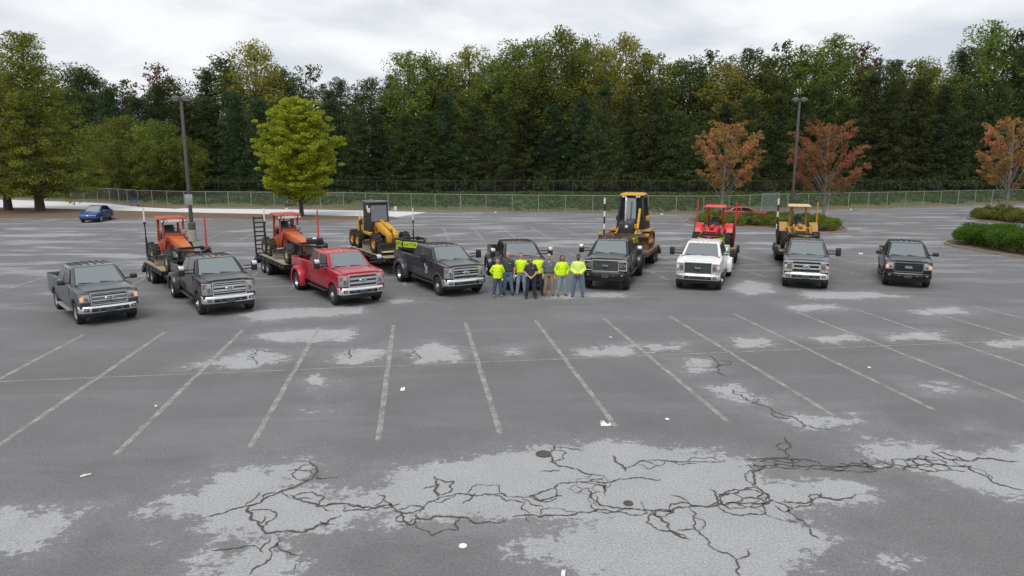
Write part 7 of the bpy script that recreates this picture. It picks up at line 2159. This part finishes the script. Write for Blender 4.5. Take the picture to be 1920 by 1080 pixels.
PEOPLE = [
 dict(stand(933, 556.5), h=1.70, seed=1, rz=0.18, pose='behind', shirt='hivis', sleeve='long', legs='jean', boots='boot_tan', skin='skin_a', hair='hair_sand', hair_style='short', build=1.05, hem=.86, label='person in a yellow shirt and blue jeans at the left end of the group'),
 dict(stand(953, 552.5), h=1.90, seed=2, rz=-0.12, pose='sides', shirt='polo_dark', sleeve='short', legs='jean_mid', boots='boot_dark', skin='skin_a', hair='hair_sand', hair_style='bald', build=1.08, label='tall person in a dark polo behind the leftmost yellow shirt'),
 dict(stand(977, 551.5), h=1.85, seed=3, rz=0.10, pose='behind', shirt='hivis', sleeve='long', legs='jean_light', boots='boot_tan', skin='skin_a', hair='hair_sand', build=1.0, hem=.95, label='person in a yellow shirt and pale jeans between the two dark polos'),
 dict(stand(995, 559.5), h=1.80, seed=4, rz=0.02, pose='clasp', shirt='polo_black', sleeve='short', legs='jean_dark', boots='boot_dark', skin='skin_a', hair='hair_dark', glasses=True, stance=.18, label='person in a black polo and glasses standing in front, hands clasped'),
 dict(stand(1009, 552.5), h=1.86, seed=5, rz=-0.20, pose='behind', shirt='hivis', sleeve='long', legs='jean_dark', boots='boot_dark', skin='skin_a', hair='hair_brown', label='person in a yellow shirt half hidden behind the front black polo'),
 dict(stand(1029, 554), h=1.86, seed=6, rz=-0.08, pose='sides', shirt='polo_grey', sleeve='short', legs='khaki', boots='boot_brown', skin='skin_a', hair='hair_grey', hair_style='bald', build=1.14, belt=True, undershirt=True, label='grey-haired person in a grey polo and khaki trousers'),
 dict(stand(1053, 554.5), h=1.80, seed=7, rz=0.22, pose='pocket', shirt='hivis', sleeve='long', legs='jean_light', boots='boot_brown', skin='skin_b', hair='hair_brown', hair_style='long', hem=.90, label='long-haired person in a yellow shirt and very pale jeans'),
 dict(stand(1083, 556), h=1.87, seed=8, rz=-0.15, pose='clasp', shirt='hivis_pale', sleeve='long', legs='jean_mid', boots='boot_brown', skin='skin_c', hair='hair_dark', beard=True, stance=.2, label='bearded person in a pale yellow shirt at the right end of the group'),
]
for S in PEOPLE: person(S)
finish_skins()

# ================================================================== SMALL THINGS ON THE GROUND
def litter(name, px, py, w, d, mat, label, crumple=.02, seed=0):
    p = at(px, py); rr = random.Random(seed); mb = MB(); n = 5; vs = []
    for i in range(n+1):
        for j in range(n+1):
            u, v = i/n-.5, j/n-.5
            vs.append((u*w*(1+.2*rr.random()), v*d*(1+.2*rr.random()), .012 + abs(rr.gauss(0, crumple))))
    fs = [(i*(n+1)+j, (i+1)*(n+1)+j, (i+1)*(n+1)+j+1, i*(n+1)+j+1) for i in range(n) for j in range(n)]
    b = len(vs); vs2 = [(x, y, .0105) for x, y, z in vs]
    mb.add(vs + vs2, fs + [tuple(q+b for q in f[::-1]) for f in fs] + [(i, i+1, i+1+b, i+b) for i in range(n)] + [((n)*(n+1)+i, n*(n+1)+i+1, n*(n+1)+i+1+b, n*(n+1)+i+b) for i in range(n)] + [(i*(n+1), (i+1)*(n+1), (i+1)*(n+1)+b, i*(n+1)+b) for i in range(n)] + [(i*(n+1)+n, (i+1)*(n+1)+n, (i+1)*(n+1)+n+b, i*(n+1)+n+b) for i in range(n)])
    o = link(name, mb.mesh(name, ang=60), mat, loc=(p.x, p.y, 0), rot=(0, 0, rr.uniform(0, 3)))
    return tag(o, label, 'litter', 'scraps of litter on the asphalt')
M['paper'] = plain('paper', (0.80, 0.80, 0.79), .8, dirt=.08)
litter('paper_scrap', 755, 731, .19, .10, M['paper'], 'crumpled white paper scrap between two stall lines, left of the middle', seed=1)
litter('paper_scrap', 1136, 798, .20, .10, M['paper'], 'crumpled white paper by the near end of a stall line', .03, 2)
litter('paper_scrap', 161, 892, .16, .04, M['paper'], 'thin white scrap lying alone at the lower left', .008, 3)
litter('paper_scrap', 292, 762, .07, .05, M['paper'], 'tiny white scrap between the left stall lines', .008, 4)
litter('paper_scrap', 1251, 787, .08, .06, M['paper'], 'tiny white scrap right of the paper by the stall line', .01, 5)
litter('paper_scrap', 1056, 1078, .15, .05, M['paper'], 'white scrap at the bottom edge of the picture', .02, 6)
litter('paper_scrap', 1614, 476, .30, .2, M['paper'], 'white scrap on the asphalt between the slate and the last black truck', .03, 7)
litter('paper_scrap', 1145, 633, .08, .06, M['paper'], 'tiny white scrap beyond the long middle line', .01, 8)
litter('paper_scrap', 1630, 690, .09, .06, M['paper'], 'tiny white scrap between the right stall lines', .01, 9)
def disc(px, py, r, mat, name, label, cat):
    p = at(px, py)
    o = link(name, MB().lathe([(0, .010), (r, .010), (r*.96, .022), (r*.8, .026), (r*.78, .022), (0, .022)], 'z', n=20).mesh(name), mat, loc=(p.x, p.y, 0))
    return tag(o, label, cat)
disc(868, 1025, .065, M['paper'], 'cup_lid', 'round white cup lid on the dark asphalt near the bottom', 'lid')
disc(1178, 944.5, .085, M['crack'], 'valve_cover', 'small round iron cover in the pale worn patch', 'cover')
disc(1019, 852, .16, M['crack'], 'valve_cover', 'dark round cover beside the crack at the top of the worn patch', 'cover')
# litter caught along the back kerb
for i, (px, lb) in enumerate(((545, 'white litter against the back kerb left of the lone maple'), (690, 'white litter against the back kerb near the yellow grader'), (930, 'white litter at the back kerb above the crew'), (1235, 'white ball of litter at the back kerb right of the dozer'), (1588, 'white litter at the far right back kerb'))):
    x = (px - 960) / FPX * 78; y = float(yk(x)) - .35; x = (px - 960) / FPX * y * 1.02; y = float(yk(x)) - .35
    o = link('litter_bag', MB().ell((0, 0, .07), (.16, .11, .075), 8, 6).ell((.12, .03, .05), (.1, .08, .05), 8, 6).mesh('litter_bag'), M['paper'], loc=(x, y, 0), rot=(0, 0, i))
    tag(o, lb, 'litter', 'litter along the back kerb')
# blue shopping trolley by the fence
p = at(241, 388); x = p.x; y = float(yk(x)) - .75
o = empty('shopping_trolley', (x, y, 0), R(15), 'blue shopping trolley abandoned by the left fence', 'trolley')
mb = MB()
def ring(z, x0, x1, w): 
    pts = [(x0, -w, z), (x1, -w, z), (x1, w, z), (x0, w, z), (x0, -w, z)]
    for a, b in zip(pts, pts[1:]): mb.tube([a, b], .014, 5)
ring(1.0, -.48, .48, .28); ring(.72, -.45, .36, .24); ring(.5, -.42, .28, .2)
for s in (-1, 1):
    for i in range(9):
        u = -.45 + i*.11; mb.tube([(u, s*.28, 1.0), (u*.72-.06, s*.2, .5)], .008, 4)
for i in range(5): mb.tube([(.48, -.24+i*.12, 1.0), (.28, -.18+i*.09, .5)], .008, 4)
link('basket', mb.mesh('basket'), M['p_blue'], o)
mb = MB()
for s in (-1, 1): mb.tube([(-.46, s*.24, 1.05), (-.42, s*.22, .45), (-.40, s*.25, .15), (.45, s*.18, .15)], .016, 5)
mb.tube([(-.55, -.27, 1.06), (-.55, .27, 1.06)], .022, 6); mb.tube([(-.55, -.27, 1.06), (-.46, -.27, 1.0)], .014, 5); mb.tube([(-.55, .27, 1.06), (-.46, .27, 1.0)], .014, 5)
link('frame', mb.mesh('frame'), M['p_blue'], o)
for sx in (-.40, .42):
    for s in (-1, 1): link('castor', cached('castor', lambda: MB().lathe([(0, -.02), (.062, -.02), (.062, .02), (0, .02)], 'y', n=12).bar((0, 0, .0), (0, 0, .09), .03).mesh('castor')), M['rubber'], o, loc=(sx, s*.2, .063))
# low heap of swept leaves and grit against the back kerb
p = at(305, 388); y = float(yk(p.x)) - 1.0
mb = MB(); vs, fs = [], []
rr = random.Random(4); n, m_ = 24, 6
for i in range(n+1):
    for j in range(m_+1):
        u, v = i/n*2-1, j/m_*2-1
        vs.append((u*4.2, v*.55, max(0, .30*(1-abs(u)**1.6)*(1-v*v)*rr.uniform(.7, 1.15)) + .006))
fs = [(i*(m_+1)+j, (i+1)*(m_+1)+j, (i+1)*(m_+1)+j+1, i*(m_+1)+j+1) for i in range(n) for j in range(m_)]
mb.add(vs, fs)
o = link('debris_heap', mb.mesh('debris_heap', fix=False), M['mulch'], loc=(p.x, y, 0), rot=(0, 0, math.atan2(float(yk(p.x+2)-yk(p.x-2)), 4)))
tag(o, 'low brown heap of swept leaves along the kerb by the trolley', 'debris heap')
